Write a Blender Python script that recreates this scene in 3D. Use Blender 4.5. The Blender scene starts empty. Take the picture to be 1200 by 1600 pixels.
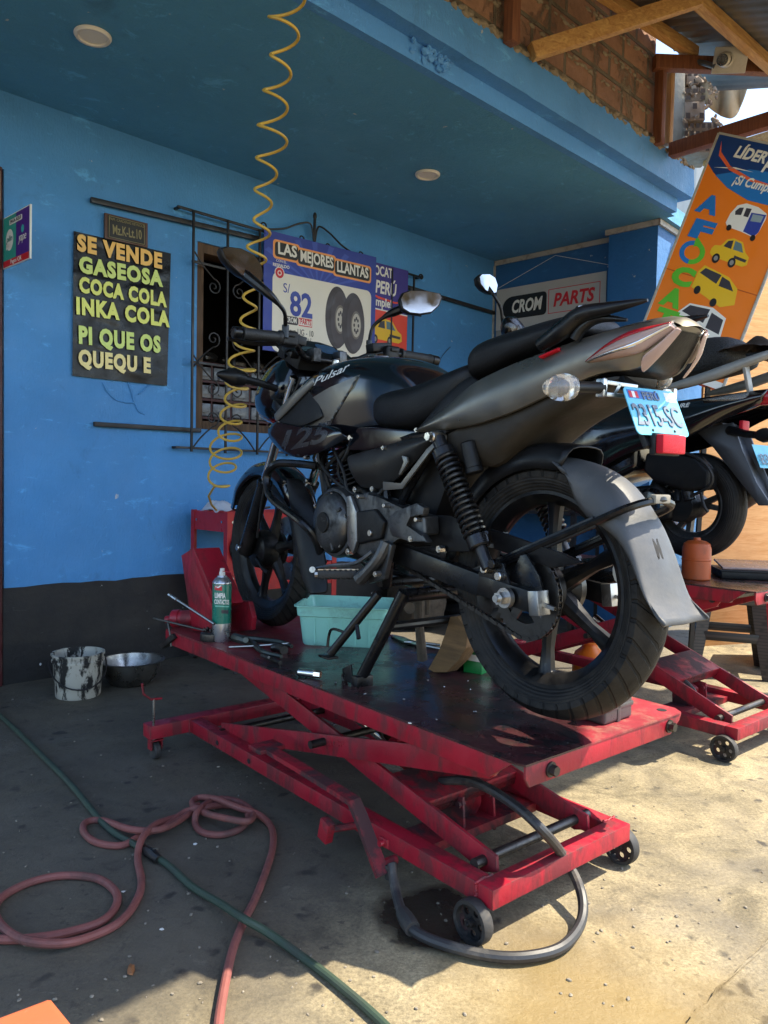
import bpy, bmesh, math, random
from mathutils import Vector as V, Matrix as M
random.seed(7)
R = math.radians
SC = bpy.context.scene
COL = SC.collection
# ---------------------------------------------------------------- camera model (1200x1600 frame)
FPX = 1190.0; CAMH = .95; PITCH = R(2.36); ROLL = R(1.15)
CAM = V((0, 0, CAMH))
FW = V((0, math.cos(PITCH), -math.sin(PITCH)))
_r0 = V((1, 0, 0)); _u0 = V((0, math.sin(PITCH), math.cos(PITCH)))
RT = _r0*math.cos(ROLL) + _u0*math.sin(ROLL)
UP = _u0*math.cos(ROLL) - _r0*math.sin(ROLL)

def ray(x, y): return RT*((x-600)/FPX) - UP*((y-800)/FPX) + FW

class Frame:
    """a local right-handed frame (x along yaw, z up) with measuring helpers"""
    def __init__(s, O, yaw):
        t = R(yaw); s.O = V(O); s.x = V((math.sin(t), math.cos(t), 0)); s.y = V((-s.x.y, s.x.x, 0)); s.z = V((0, 0, 1))
        s.m = M(((s.x.x, s.y.x, 0, s.O.x), (s.x.y, s.y.y, 0, s.O.y), (0, 0, 1, s.O.z), (0, 0, 0, 1)))
        s.i = s.m.inverted()
    def hit(s, px, py, p, n):
        d = ray(px, py); t = (p-CAM).dot(n)/d.dot(n); return s.i @ (CAM + d*t)
    def pz(s, px, py, z): return s.hit(px, py, s.O+V((0, 0, z)), s.z)
    def py(s, px, py, y): return s.hit(px, py, s.O+s.y*y, s.y)
    def px(s, px, py, x): return s.hit(px, py, s.O+s.x*x, s.x)

def at_depth(px, py, d):
    r = ray(px, py); return CAM + r*(d/r.y)
def at_floor(px, py, z=0.0):
    r = ray(px, py); return CAM + r*((z-CAMH)/r.z)

# ---------------------------------------------------------------- mesh builder
class MB:
    def __init__(s): s.bm = bmesh.new(); s.mi = 0
    def face(s, vs):
        try:
            f = s.bm.faces.new(vs); f.material_index = s.mi; return f
        except ValueError: return None
    def v(s, p): return s.bm.verts.new(p)
    def poly(s, pts): return s.face([s.v(p) for p in pts])
    def hull8(s, a, b):
        a = [s.v(p) for p in a]; b = [s.v(p) for p in b]; n = len(a)
        fs = [s.face(list(reversed(a))), s.face(b)]
        for i in range(n): fs.append(s.face([a[i], a[(i+1) % n], b[(i+1) % n], b[i]]))
        return a+b, fs
    def bev(s, verts, w, seg=2):
        es = set()
        for v in verts:
            for e in v.link_edges: es.add(e)
        r = bmesh.ops.bevel(s.bm, geom=list(es), offset=w, segments=seg, affect='EDGES', profile=.6, clamp_overlap=True)
        for f in r['faces']: f.material_index = s.mi
    def box(s, c, d, rot=None, b=0, seg=2):
        c = V(c); hx, hy, hz = d[0]/2, d[1]/2, d[2]/2
        m = rot.to_3x3() if rot else M.Identity(3)
        P = lambda x, y, z: c + m @ V((x*hx, y*hy, z*hz))
        vs, _ = s.hull8([P(-1, -1, -1), P(1, -1, -1), P(1, 1, -1), P(-1, 1, -1)], [P(-1, -1, 1), P(1, -1, 1), P(1, 1, 1), P(-1, 1, 1)])
        if b: s.bev(vs, b, seg)
        return s
    def lohi(s, lo, hi, b=0):
        return s.box([(lo[i]+hi[i])/2 for i in range(3)], [abs(hi[i]-lo[i]) for i in range(3)], None, b)
    def bar(s, p0, p1, w, h, up=(0, 0, 1), b=0):
        """rectangular bar from p0 to p1: w across, h along up"""
        p0, p1 = V(p0), V(p1); x = (p1-p0); L = x.length; x.normalize(); up = V(up)
        y = up.cross(x)
        if y.length < 1e-4: y = V((0, 1, 0)).cross(x)
        y.normalize(); z = x.cross(y)
        m = M((x, y, z)).transposed()
        return s.box((p0+p1)/2, (L, w, h), m, b)
    def prism(s, pts, vec, b=0, seg=2):
        pts = [V(p) for p in pts]; vec = V(vec)
        n = V((0, 0, 0))
        for i in range(len(pts)): n += (pts[i]-pts[0]).cross(pts[(i+1) % len(pts)]-pts[0])
        if n.dot(vec) < 0: pts.reverse()
        vs, _ = s.hull8(pts, [p+vec for p in pts])
        if b: s.bev(vs, b, seg)
        return s
    def ring(s, pts): return [s.v(p) for p in pts]
    def bridge(s, a, b, closed=True):
        n = len(a)
        for i in range(n if closed else n-1):
            s.face([a[i], a[(i+1) % n], b[(i+1) % n], b[i]])
    def loft(s, secs, closed=True, caps=True):
        rs = [s.ring(q) for q in secs]
        for i in range(len(rs)-1): s.bridge(rs[i], rs[i+1], closed)
        if caps and closed:
            s.face(list(reversed(rs[0]))); s.face(rs[-1])
        return s
    def tube(s, pts, r, n=8, closed=False, caps=True, sm=0):
        pts = [V(p) for p in pts]
        rr = list(r) if isinstance(r, (list, tuple)) else [r]*len(pts)
        if sm:
            q = []; qr = []; N = len(pts); last = N if closed else N-1
            for i in range(last):
                g = lambda k: pts[k % N] if closed else pts[max(0, min(N-1, k))]
                p0, p1, p2, p3 = g(i-1), g(i), g(i+1), g(i+2)
                for k in range(sm):
                    t = k/sm
                    q.append(.5*((2*p1)+(p2-p0)*t+(2*p0-5*p1+4*p2-p3)*t*t+(3*p1-p0-3*p2+p3)*t**3))
                    qr.append(rr[i % N]*(1-t)+rr[(i+1) % N]*t)
            if not closed: q.append(pts[-1]); qr.append(rr[-1])
            pts, rr = q, qr
        N = len(pts); T = []
        for i in range(N):
            a = pts[i-1] if (i > 0 or closed) else pts[i]; b = pts[(i+1) % N] if (i < N-1 or closed) else pts[i]
            t = b-a; T.append(t.normalized() if t.length > 1e-9 else V((0, 0, 1)))
        u = T[0].orthogonal().normalized(); prev = None; first = None
        for i in range(N):
            u = (u - T[i]*u.dot(T[i]))
            if u.length < 1e-6: u = T[i].orthogonal()
            u.normalize(); w = T[i].cross(u)
            rg = s.ring([pts[i]+(u*math.cos(2*math.pi*k/n)+w*math.sin(2*math.pi*k/n))*rr[i] for k in range(n)])
            if prev: s.bridge(prev, rg)
            else: first = rg
            prev = rg
        if closed: s.bridge(prev, first)
        elif caps: s.face(list(reversed(first))); s.face(prev)
        return s
    def cyl(s, p0, p1, r0, r1=None, n=16, b=0):
        p0, p1 = V(p0), V(p1); r1 = r0 if r1 is None else r1
        if b:
            d = (p1-p0); L = d.length
            return s.lathe([(0, 0), (r0-b, 0), (r0, b), (r1, L-b), (r1-b, L), (0, L)], p0, d, n)
        return s.tube([p0, p1], [r0, r1], n)
    def lathe(s, prof, o, ax, n=24, ang=None, start=0, caps=True):
        """prof: list of (radius, height along ax); first/last radius 0 closes with a pole"""
        o, ax = V(o), V(ax).normalized(); u = ax.orthogonal().normalized()
        if abs(ax.y) > .9: u = V((1, 0, 0))
        w = ax.cross(u); full = ang is None
        N = n if full else n+1; A = 2*math.pi if full else ang
        rs = []
        for r, h in prof:
            if r < 1e-6: rs.append([s.v(o+ax*h)])
            else: rs.append(s.ring([o+ax*h+(u*math.cos(start+A*k/n)+w*math.sin(start+A*k/n))*r for k in range(N)]))
        for a, b in zip(rs, rs[1:]):
            if len(a) == 1 and len(b) == 1: continue
            m = max(len(a), len(b))
            for k in range(m if full else m-1):
                k2 = (k+1) % m
                if len(a) == 1: s.face([a[0], b[k2], b[k]])
                elif len(b) == 1: s.face([a[k], a[k2], b[0]])
                else: s.face([a[k], a[k2], b[k2], b[k]])
        return s
    def torus(s, c, ax, Rr, r, n=32, m=8):
        prof = [(Rr+r*math.cos(2*math.pi*k/m), r*math.sin(2*math.pi*k/m)) for k in range(m+1)]
        return s.lathe(prof, c, ax, n)
    def ell(s, c, rad, rot=None, n=16, m=10):
        c = V(c); mt = rot.to_3x3() if rot else M.Identity(3)
        rows = []
        for j in range(m+1):
            th = math.pi*j/m
            if j in (0, m): rows.append([s.v(c+mt @ V((0, 0, rad[2]*math.cos(th))))])
            else: rows.append(s.ring([c+mt @ V((rad[0]*math.sin(th)*math.cos(2*math.pi*k/n), rad[1]*math.sin(th)*math.sin(2*math.pi*k/n), rad[2]*math.cos(th))) for k in range(n)]))
        for a, b in zip(rows, rows[1:]):
            for k in range(n):
                k2 = (k+1) % n
                if len(a) == 1: s.face([a[0], b[k], b[k2]])
                elif len(b) == 1: s.face([a[k2], a[k], b[0]])
                else: s.face([a[k], b[k], b[k2], a[k2]])
        return s
    def jitter(s, a, sc=1.0):
        for v in s.bm.verts: v.co += V((random.uniform(-a, a), random.uniform(-a, a), random.uniform(-a, a)))
        return s
    def build(s, name, mats, parent=None, label=None, sub=0, ang=35, weld=True, flat=False, frame=None):
        if weld: bmesh.ops.remove_doubles(s.bm, verts=s.bm.verts, dist=1e-6)
        bmesh.ops.recalc_face_normals(s.bm, faces=s.bm.faces)
        me = bpy.data.meshes.new(name); s.bm.to_mesh(me); s.bm.free()
        for m in (mats if isinstance(mats, (list, tuple)) else [mats]): me.materials.append(m)
        if not flat:
            me.polygons.foreach_set('use_smooth', [True]*len(me.polygons))
            if ang < 180: me.set_sharp_from_angle(angle=R(ang))
        o = bpy.data.objects.new(name, me); COL.objects.link(o)
        if parent: o.parent = parent
        if frame: o.matrix_world = frame.m
        if label: o['label'] = label
        if sub:
            md = o.modifiers.new('sub', 'SUBSURF'); md.levels = sub; md.render_levels = sub
        return o

def tag(o, label, cat, group=None):
    o['label'] = label; o['category'] = cat; o['kind'] = 'thing'
    if group: o['group'] = group
    return o
def thing(name, label, cat, frame=None, group=None):
    o = bpy.data.objects.new(name, None); COL.objects.link(o); o.empty_display_size = .05
    if frame is not None: o.matrix_world = frame.m if isinstance(frame, Frame) else frame
    return tag(o, label, cat, group)
def struct(o): o['kind'] = 'structure'; return o
def dup(root, mw, label=None):
    r = root.copy(); COL.objects.link(r); r.matrix_world = mw
    if label: r['label'] = label
    for ch in list(root.children):
        c = ch.copy(); COL.objects.link(c); c.parent = r
        for g in list(ch.children):
            d = g.copy(); COL.objects.link(d); d.parent = c
    return r

def text_polys(txt, size, bold=0.0, shear=0.0, align='LEFT', extrude=.0008, spacing=1.0, width=None, res=3, puff=0.0):
    cu = bpy.data.curves.new('t', 'FONT'); cu.body = txt; cu.size = size; cu.offset = bold; cu.shear = shear
    cu.align_x = align; cu.extrude = extrude; cu.space_character = spacing; cu.resolution_u = res
    if puff: cu.bevel_depth = puff; cu.bevel_resolution = 3
    o = bpy.data.objects.new('t', cu); COL.objects.link(o)
    bpy.context.view_layer.update()
    dg = bpy.context.evaluated_depsgraph_get()
    me = bpy.data.meshes.new_from_object(o.evaluated_get(dg))
    bpy.data.objects.remove(o); bpy.data.curves.remove(cu)
    if puff:
        for v in me.vertices: v.co.z *= .06
    if width and len(me.vertices):
        xs = [v.co.x for v in me.vertices]; w = max(xs)-min(xs); k = width/max(w, 1e-6)
        for v in me.vertices: v.co.x *= k
    return me
def text(name, txt, mat, parent, o, ux, uy, size, **kw):
    """raised lettering in the plane (ux, uy) at o, as one mesh"""
    me = text_polys(txt, size, **kw); me.name = name; me.materials.clear(); me.materials.append(mat)
    ux, uy = V(ux).normalized(), V(uy); uz = ux.cross(uy).normalized(); uy = uz.cross(ux)
    m = M(((ux.x, uy.x, uz.x, o[0]), (ux.y, uy.y, uz.y, o[1]), (ux.z, uy.z, uz.z, o[2]), (0, 0, 0, 1)))
    me.transform(m)
    ob = bpy.data.objects.new(name, me); COL.objects.link(ob); ob.parent = parent
    return ob

def ragm(c, rx, ry, h, seed):
    r2 = random.Random(seed); mb = MB(); n1, n2 = 22, 16; rows = []
    ws = [(r2.uniform(2, 9), r2.uniform(2, 9), r2.uniform(0, 6), r2.uniform(.3, 1)) for _ in range(6)]
    for j in range(n2+1):
        rr = []
        for i in range(n1+1):
            x, y = i/n1*2-1, j/n2*2-1; e = max(0, 1-(x*x+y*y)*.55); z = h*e*(.55+.45*sum(w[3]*math.sin(w[0]*x+w[1]*y+w[2]) for w in ws)/2.2); rr.append(mb.v((c[0]+rx*x*(1+.1*math.sin(5*y)), c[1]+ry*y*(1+.12*math.sin(4*x)), c[2]+max(.002, z))))
        rows.append(rr)
    for a, d in zip(rows, rows[1:]):
        for i in range(n1): mb.face([a[i], a[i+1], d[i+1], d[i]])
    return mb

# ---------------------------------------------------------------- materials
def rgb(h):
    h = h.lstrip('#'); c = [int(h[i:i+2], 16)/255 for i in (0, 2, 4)]
    return tuple(x/12.92 if x <= .04045 else ((x+.055)/1.055)**2.4 for x in c)
class Nodes:
    def __init__(s, name):
        s.m = bpy.data.materials.new(name); s.m.use_nodes = True; s.t = s.m.node_tree; s.n = s.t.nodes
        s.b = s.n['Principled BSDF']; s._tc = None
    def new(s, ty, **kw):
        n = s.n.new(ty)
        for k, v in kw.items(): setattr(n, k, v)
        return n
    def link(s, a, b): s.t.links.new(a, b)
    def tc(s):
        if not s._tc: s._tc = s.new('ShaderNodeTexCoord')
        return s._tc.outputs['Object']
    def map(s, scale=(1, 1, 1), loc=(0, 0, 0), rot=(0, 0, 0)):
        m = s.new('ShaderNodeMapping'); m.inputs['Scale'].default_value = scale; m.inputs['Location'].default_value = loc
        m.inputs['Rotation'].default_value = rot
        s.link(s.tc(), m.inputs['Vector']); return m.outputs[0]
    def noise(s, scale, detail=4, rough=.6, vec=None, dist=0):
        n = s.new('ShaderNodeTexNoise'); n.inputs['Scale'].default_value = scale; n.inputs['Detail'].default_value = detail
        n.inputs['Roughness'].default_value = rough; n.inputs['Distortion'].default_value = dist
        s.link(vec or s.tc(), n.inputs['Vector']); return n.outputs['Fac']
    def ramp(s, f, stops):
        r = s.new('ShaderNodeValToRGB'); cr = r.color_ramp
        while len(cr.elements) > len(stops): cr.elements.remove(cr.elements[-1])
        while len(cr.elements) < len(stops): cr.elements.new(1)
        for e, (p, c) in zip(cr.elements, stops):
            e.position = p; e.color = (c, c, c, 1) if isinstance(c, (int, float)) else (*c, 1)
        s.link(f, r.inputs[0]); return r.outputs[0]
    def mix(s, f, a, b, mode='MIX'):
        m = s.new('ShaderNodeMix', data_type='RGBA', blend_type=mode)
        for i, v in ((0, f), (6, a), (7, b)):
            if isinstance(v, (int, float)): m.inputs[i].default_value = v if i == 0 else (v, v, v, 1)
            elif isinstance(v, tuple): m.inputs[i].default_value = (*v, 1)
            else: s.link(v, m.inputs[i])
        return m.outputs[2]
    def math(s, op, a, b=0.0):
        m = s.new('ShaderNodeMath', operation=op)
        for i, v in enumerate((a, b)):
            if isinstance(v, (int, float)): m.inputs[i].default_value = v
            else: s.link(v, m.inputs[i])
        return m.outputs[0]
    def bump(s, h, st=.3, dist=.01):
        b = s.new('ShaderNodeBump'); b.inputs['Strength'].default_value = st; b.inputs['Distance'].default_value = dist
        s.link(h, b.inputs['Height']); s.link(b.outputs[0], s.b.inputs['Normal']); return b
    def set(s, **kw):
        for k, v in kw.items():
            i = s.b.inputs[k]
            if isinstance(v, (int, float)): i.default_value = v
            elif isinstance(v, tuple): i.default_value = (*v, 1) if len(v) == 3 else v
            else: s.link(v, i)
        return s.m

def paint(name, col, rough=.4, metal=0.0, var=.12, vs=6, dirt=None, dcol=(.02, .018, .015), ds=9, dlo=.5, dhi=.66, bump=.05, bs=60, coat=0.0, spec=.5, rvar=.12, drough=.8, wear=None, stretch=None, edge=None):
    """general weathered surface: base colour with soft variation, grime patches with their own shape, fine bump"""
    N = Nodes(name); col = rgb(col) if isinstance(col, str) else col
    n1 = N.noise(vs, 5, .6)
    c = N.mix(N.ramp(n1, [(.3, 1-var), (.7, 1+var)]), (0, 0, 0), col, 'MIX') if False else N.mix(1.0, col, N.ramp(n1, [(.25, max(0, 1-var)), (.75, min(1, 1.0))]), 'MULTIPLY')
    r = N.ramp(N.noise(vs*2.3, 4), [(.3, max(.02, rough-rvar)), (.7, min(1, rough+rvar))])
    if dirt:
        f = N.ramp(N.noise(ds, 9, .68, N.map(stretch) if stretch else None, .4), [(dlo, 0), (dhi, dirt)])
        c = N.mix(f, c, dcol); r = N.mix(f, r, drough)
    if wear:
        f2 = N.ramp(N.noise(38, 6, .7), [(.66, 0), (.72, 1)]); c = N.mix(N.math('MULTIPLY', f2, wear[1]), c, wear[0])
    if edge:
        # paint rubbed through along edges: compares the rounded and the true normal
        bv = N.new('ShaderNodeBevel'); bv.samples = 4; bv.inputs['Radius'].default_value = edge[1]
        ge = N.new('ShaderNodeNewGeometry'); dp = N.new('ShaderNodeVectorMath', operation='DOT_PRODUCT'); N.link(bv.outputs[0], dp.inputs[0]); N.link(ge.outputs['Normal'], dp.inputs[1])
        c = N.mix(N.math('MULTIPLY', N.ramp(N.math('SUBTRACT', 1.0, dp.outputs['Value']), [(.01, 0), (.09, 1)]), N.ramp(N.noise(33, 7, .75), [(.42, 0), (.56, .85)])), c, edge[0])
    if bump: N.bump(N.noise(bs, 5, .6), bump, .004)
    m = N.set(**{'Base Color': c, 'Roughness': r, 'Metallic': metal, 'Coat Weight': coat, 'Specular IOR Level': spec})
    if coat: N.b.inputs['Coat Roughness'].default_value = .08
    return m
# ================================================================ materials of the setting
W = Frame((-1.387, 3.673, 0), 45.9)             # street front of the workshop: x along the wall, y into it
_cn = W.m @ V((3.034, .005, 0))
S = Frame((_cn.x, _cn.y, 0), 132)               # side wall: x from the corner towards the street

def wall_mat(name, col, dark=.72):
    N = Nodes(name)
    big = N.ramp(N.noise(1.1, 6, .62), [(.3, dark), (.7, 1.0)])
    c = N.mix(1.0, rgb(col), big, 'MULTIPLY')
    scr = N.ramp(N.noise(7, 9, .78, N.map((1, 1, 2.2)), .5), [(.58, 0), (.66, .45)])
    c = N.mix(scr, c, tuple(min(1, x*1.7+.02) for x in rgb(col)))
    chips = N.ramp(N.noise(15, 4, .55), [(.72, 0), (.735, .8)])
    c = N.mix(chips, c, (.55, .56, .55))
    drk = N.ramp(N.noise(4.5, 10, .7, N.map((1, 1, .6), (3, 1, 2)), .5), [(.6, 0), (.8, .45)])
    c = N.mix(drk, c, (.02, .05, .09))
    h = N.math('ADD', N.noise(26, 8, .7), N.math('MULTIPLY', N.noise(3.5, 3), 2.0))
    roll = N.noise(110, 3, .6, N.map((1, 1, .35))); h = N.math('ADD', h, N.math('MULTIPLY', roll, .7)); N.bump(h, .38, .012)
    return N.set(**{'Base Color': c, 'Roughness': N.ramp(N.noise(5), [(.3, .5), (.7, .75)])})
M_wall = wall_mat('blue_wall_paint', '#4f97d6')
M_ceil = wall_mat('blue_ceiling_paint', '#5a9fca', .8)
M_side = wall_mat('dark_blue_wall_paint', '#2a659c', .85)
M_beam = wall_mat('blue_beam_paint', '#5a9ee2', .7)
M_trim = paint('white_trim_paint', '#b9b5ab', .6, var=.2, dirt=.4, ds=12)
def dado_mat():
    N = Nodes('black_dado_paint')
    c = N.mix(1.0, (.010, .0105, .012), N.ramp(N.noise(3, 6), [(.3, .6), (.7, 1.0)]), 'MULTIPLY')
    sc = N.ramp(N.noise(7, 9, .8, N.map((1, 1, 4)), .8), [(.63, 0), (.68, .55)])
    c = N.mix(sc, c, (.13, .13, .13))
    ch = N.ramp(N.noise(21, 3, .5), [(.74, 0), (.76, .9)]); c = N.mix(ch, c, (.45, .46, .47))
    N.bump(N.noise(14, 9, .7), .35, .012)
    return N.set(**{'Base Color': c, 'Roughness': N.ramp(N.noise(8), [(.3, .4), (.7, .7)])})
M_dado = dado_mat()
M_iron = paint('black_iron_paint', (.012, .012, .013), .45, .0, var=.3, dirt=.35, dcol=(.06, .03, .015), ds=30)
M_wood = None
def wood_mat(name, a, b, sc=(3, 3, 40), rough=.7, grime=.25):
    N = Nodes(name)
    f = N.noise(2.2, 9, .66, N.map(sc), 1.2)
    c = N.mix(N.ramp(f, [(.3, 0), (.7, 1)]), rgb(a), rgb(b))
    g = N.ramp(N.noise(5, 8, .7), [(.5, 0), (.72, grime)]); c = N.mix(g, c, (.05, .035, .025))
    N.bump(f, .25, .004)
    return N.set(**{'Base Color': c, 'Roughness': rough})
M_timber = wood_mat('rough_timber', '#8a5a30', '#c99a5c', (14, 14, 1.5))
M_timber2 = wood_mat('reddish_timber', '#5a2f1a', '#8f5836', (30, 30, 2))
M_timberx = wood_mat('sawn_timber', '#a06a38', '#d8ab68', (2, 22, 22))
M_oldwood = wood_mat('weathered_wood', '#4a3a2c', '#8c7660', (20, 20, 2))
def brick_mat():
    N = Nodes('clay_brick')
    mp = N.map((1, 1, 1), rot=(R(90), 0, 0))
    b = N.new('ShaderNodeTexBrick'); N.link(mp, b.inputs['Vector'])
    b.inputs['Scale'].default_value = 1.0; b.inputs['Brick Width'].default_value = .27; b.inputs['Row Height'].default_value = .145
    b.inputs['Mortar Size'].default_value = .013; b.inputs['Mortar Smooth'].default_value = .35; b.inputs['Bias'].default_value = -.1
    b.inputs['Color1'].default_value = (.46, .24, .145, 1); b.inputs['Color2'].default_value = (.38, .20, .125, 1); b.inputs['Mortar'].default_value = (.22, .175, .12, 1)
    n = N.noise(9, 9, .7); c = N.mix(1.0, b.outputs['Color'], N.ramp(n, [(.3, .6), (.7, 1.0)]), 'MULTIPLY')
    sp = N.ramp(N.noise(4.5, 10, .75, None, .6), [(.54, 0), (.62, .9)])
    grit = N.ramp(N.noise(60, 3, .7), [(.35, .5), (.65, 1.0)])
    c = N.mix(sp, c, N.mix(1.0, (.33, .26, .17), grit, 'MULTIPLY'))
    h = N.math('ADD', N.math('MULTIPLY', b.outputs['Fac'], -1.3), N.math('ADD', N.math('MULTIPLY', N.noise(45, 8, .75), .9), N.math('MULTIPLY', sp, 1.2)))
    N.bump(h, .9, .012)
    return N.set(**{'Base Color': c, 'Roughness': .9})
M_brick = brick_mat()
M_mortar = paint('rough_mortar', (.36, .29, .2), .95, var=.4, vs=14, dirt=.5, dcol=(.12, .09, .06), ds=20, bump=1.0, bs=50)
def ground_mat():
    N = Nodes('concrete_floor')
    a = N.ramp(N.noise(.9, 8, .62), [(.28, 0), (.72, 1)])
    c = N.mix(a, (.34, .28, .165), (.49, .40, .235))
    m = N.ramp(N.noise(5, 10, .74, None, .5), [(.38, .42), (.60, 1.0)]); c = N.mix(1.0, c, m, 'MULTIPLY')
    g = N.ramp(N.noise(130, 8, .85), [(.38, .42), (.6, 1.0)]); c = N.mix(1.0, c, g, 'MULTIPLY')
    # oil: random dark stains over the floor, with drips
    oil = N.ramp(N.noise(2.6, 7, .6, N.map((1, 1, 1), (4.2, 1.1, 0)), .7), [(.45, 0), (.68, .72)])
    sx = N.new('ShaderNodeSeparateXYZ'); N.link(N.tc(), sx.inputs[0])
    # floor left of the lift: old oil and tyre black, darkened with painted shade
    shade_zone = N.math('ADD', N.math('MULTIPLY', sx.outputs['X'], -1.0), N.math('ADD', N.math('MULTIPLY', N.math('SUBTRACT', sx.outputs['Y'], 1.6), .62), N.math('MULTIPLY', N.noise(1.3, 5), .5)))
    shade_zone = N.ramp(shade_zone, [(.12, 0), (.5, 1)])
    c = N.mix(N.math('MULTIPLY', shade_zone, .84), c, (.070, .061, .047))
    c = N.mix(oil, c, (.13, .112, .085))
    vo = N.new('ShaderNodeTexVoronoi'); vo.inputs['Scale'].default_value = 14; vo.inputs['Randomness'].default_value = 1
    vd = N.new('ShaderNodeMix', data_type='RGBA'); vd.inputs[0].default_value = .14
    nn = N.new('ShaderNodeTexNoise'); nn.inputs['Scale'].default_value = 7; nn.inputs['Detail'].default_value = 5; N.link(N.tc(), nn.inputs['Vector'])
    N.link(N.tc(), vd.inputs[6]); N.link(nn.outputs['Color'], vd.inputs[7]); N.link(vd.outputs[2], vo.inputs['Vector'])
    spot = N.ramp(vo.outputs['Distance'], [(.12, .95), (.24, 0)])
    spot = N.math('MULTIPLY', spot, N.ramp(N.noise(5.3, 5), [(.45, 0), (.56, 1)])); sp2 = N.ramp(N.noise(34, 4, .6), [(.62, 0), (.67, .7)]); spot = N.math('MAXIMUM', spot, N.math('MULTIPLY', sp2, N.ramp(N.noise(2.3, 3), [(.42, 0), (.6, 1)])))
    c = N.mix(spot, c, (.035, .030, .024)); bl = N.ramp(N.noise(16, 8, .72, None, .8), [(.55, 0), (.66, .6)]); c = N.mix(N.math('MULTIPLY', bl, N.math('ADD', N.math('MULTIPLY', shade_zone, .8), .2)), c, (.04, .035, .028)); lt = N.ramp(N.noise(8, 9, .78, N.map((1, 1, 1), (7, 3, 0)), .5), [(.6, 0), (.72, .35)]); c = N.mix(lt, c, (.33, .29, .22))
    scr = N.ramp(N.noise(6, 8, .8, N.map((1, 6, 1), rot=(0, 0, .6)), .4), [(.66, 0), (.72, .35)]); c = N.mix(scr, c, (.5, .45, .36))
    # wet yellowish patch in front of the lift
    wv = N.new('ShaderNodeVectorMath', operation='DISTANCE'); N.link(N.tc(), wv.inputs[0]); wv.inputs[1].default_value = (.42, 1.30, 0)
    wd = N.math('ADD', wv.outputs['Value'], N.math('MULTIPLY', N.noise(5, 6), .35))
    wet = N.ramp(wd, [(.28, .75), (.55, 0)]); c = N.mix(wet, c, (.24, .165, .055))
    pv = N.new('ShaderNodeVectorMath', operation='DISTANCE'); N.link(N.tc(), pv.inputs[0]); pv.inputs[1].default_value = (.12, 1.63, 0)
    pd = N.math('ADD', pv.outputs['Value'], N.math('MULTIPLY', N.noise(8, 5), .12)); pud = N.ramp(pd, [(.16, .9), (.2, 0)])
    c = N.mix(pud, c, (.012, .01, .008))
    h = N.math('ADD', N.math('MULTIPLY', N.noise(70, 8, .75), .5), N.math('MULTIPLY', N.noise(9, 6, .6), .9))
    N.bump(h, .55, .012)
    r = N.ramp(N.noise(4, 6), [(.3, .62), (.7, .9)]); r = N.mix(wet, r, .45); r = N.mix(pud, r, .12); r = N.mix(N.math('MULTIPLY', oil, .6), r, .5)
    return N.set(**{'Base Color': c, 'Roughness': r})
M_ground = ground_mat()
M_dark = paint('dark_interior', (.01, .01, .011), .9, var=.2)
def tin_mat():
    N = Nodes('galvanised_sheet')
    c = N.mix(N.ramp(N.noise(3, 7, .65), [(.3, 0), (.7, 1)]), (.10, .10, .095), (.2, .19, .18))
    ru = N.ramp(N.noise(5, 9, .7, None, .6), [(.6, 0), (.74, .6)]); c = N.mix(ru, c, (.12, .06, .03))
    N.bump(N.noise(40, 5), .1, .004)
    return N.set(**{'Base Color': c, 'Metallic': .0, 'Roughness': .6})
M_tin = tin_mat()

# ================================================================ ground
g = MB(); n = 24
def _gz(x, y): return 0.0
g.poly([(-60, -60, 0), (60, -60, 0), (60, 90, 0), (-60, 90, 0)])
struct(g.build('ground', M_ground, flat=True))
# low slab edge running out at the bottom right
g = MB()
e0 = at_floor(1062, 1640); e1 = at_floor(1085, 1590); e2 = at_floor(1140, 1535); e3 = at_floor(1215, 1462); e4 = at_floor(1420, 1300)
pts = [e0, e1, e2, e3, e4, V((e4.x+6, e4.y, 0)), V((e4.x+6, e0.y-2, 0)), V((e0.x, e0.y-2, 0))]
sub = []
for a, b in zip(pts[:5], pts[1:5]):
    for k in range(8):
        t = k/8; sub.append(a.lerp(b, t)+V((random.uniform(-.006, .006), random.uniform(-.006, .006), 0)))
sub += pts[4:]
g.prism([p+V((0, 0, -.05)) for p in sub], (0, 0, .062), b=.008)
struct(g.build('pavement', M_ground, ang=60))

# ================================================================ workshop building
B = thing('workshop_building', 'bright blue workshop front with black skirting and flat concrete overhang', 'building', W)
wx0, wx1, wz0, wz1 = .532, 1.96, 1.205, 2.185
def wallgrid():
    m = MB()
    m.lohi((-.42, 0, 0), (wx0, .16, 2.62)); m.lohi((wx1, 0, 0), (3.2, .16, 2.62))
    m.lohi((wx0, 0, 0), (wx1, .16, wz0)); m.lohi((wx0, 0, wz1), (wx1, .16, 2.62))
    m.lohi((-2.6, 0, 2.275), (-.42, .16, 2.62)); m.lohi((-4.2, 0, 0), (-2.6, .16, 2.62))
    return m
wallgrid().build('wall', M_wall, B)
m = MB(); nseg = 40; top = []
for i in range(nseg+1):
    s_ = -.423 + (3.03+.423)*i/nseg; top.append((s_, -.004, .436+random.uniform(-.006, .006)))
m.prism(top+[(3.03, -.004, -.01), (-.423, -.004, -.01)], (0, -.003, 0)); m.lohi((-.427, -.006, 0), (-.4205, .16, .435))
m.build('skirting', M_dado, B, 'black painted skirting with scuffs and chipped paint')
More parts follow.
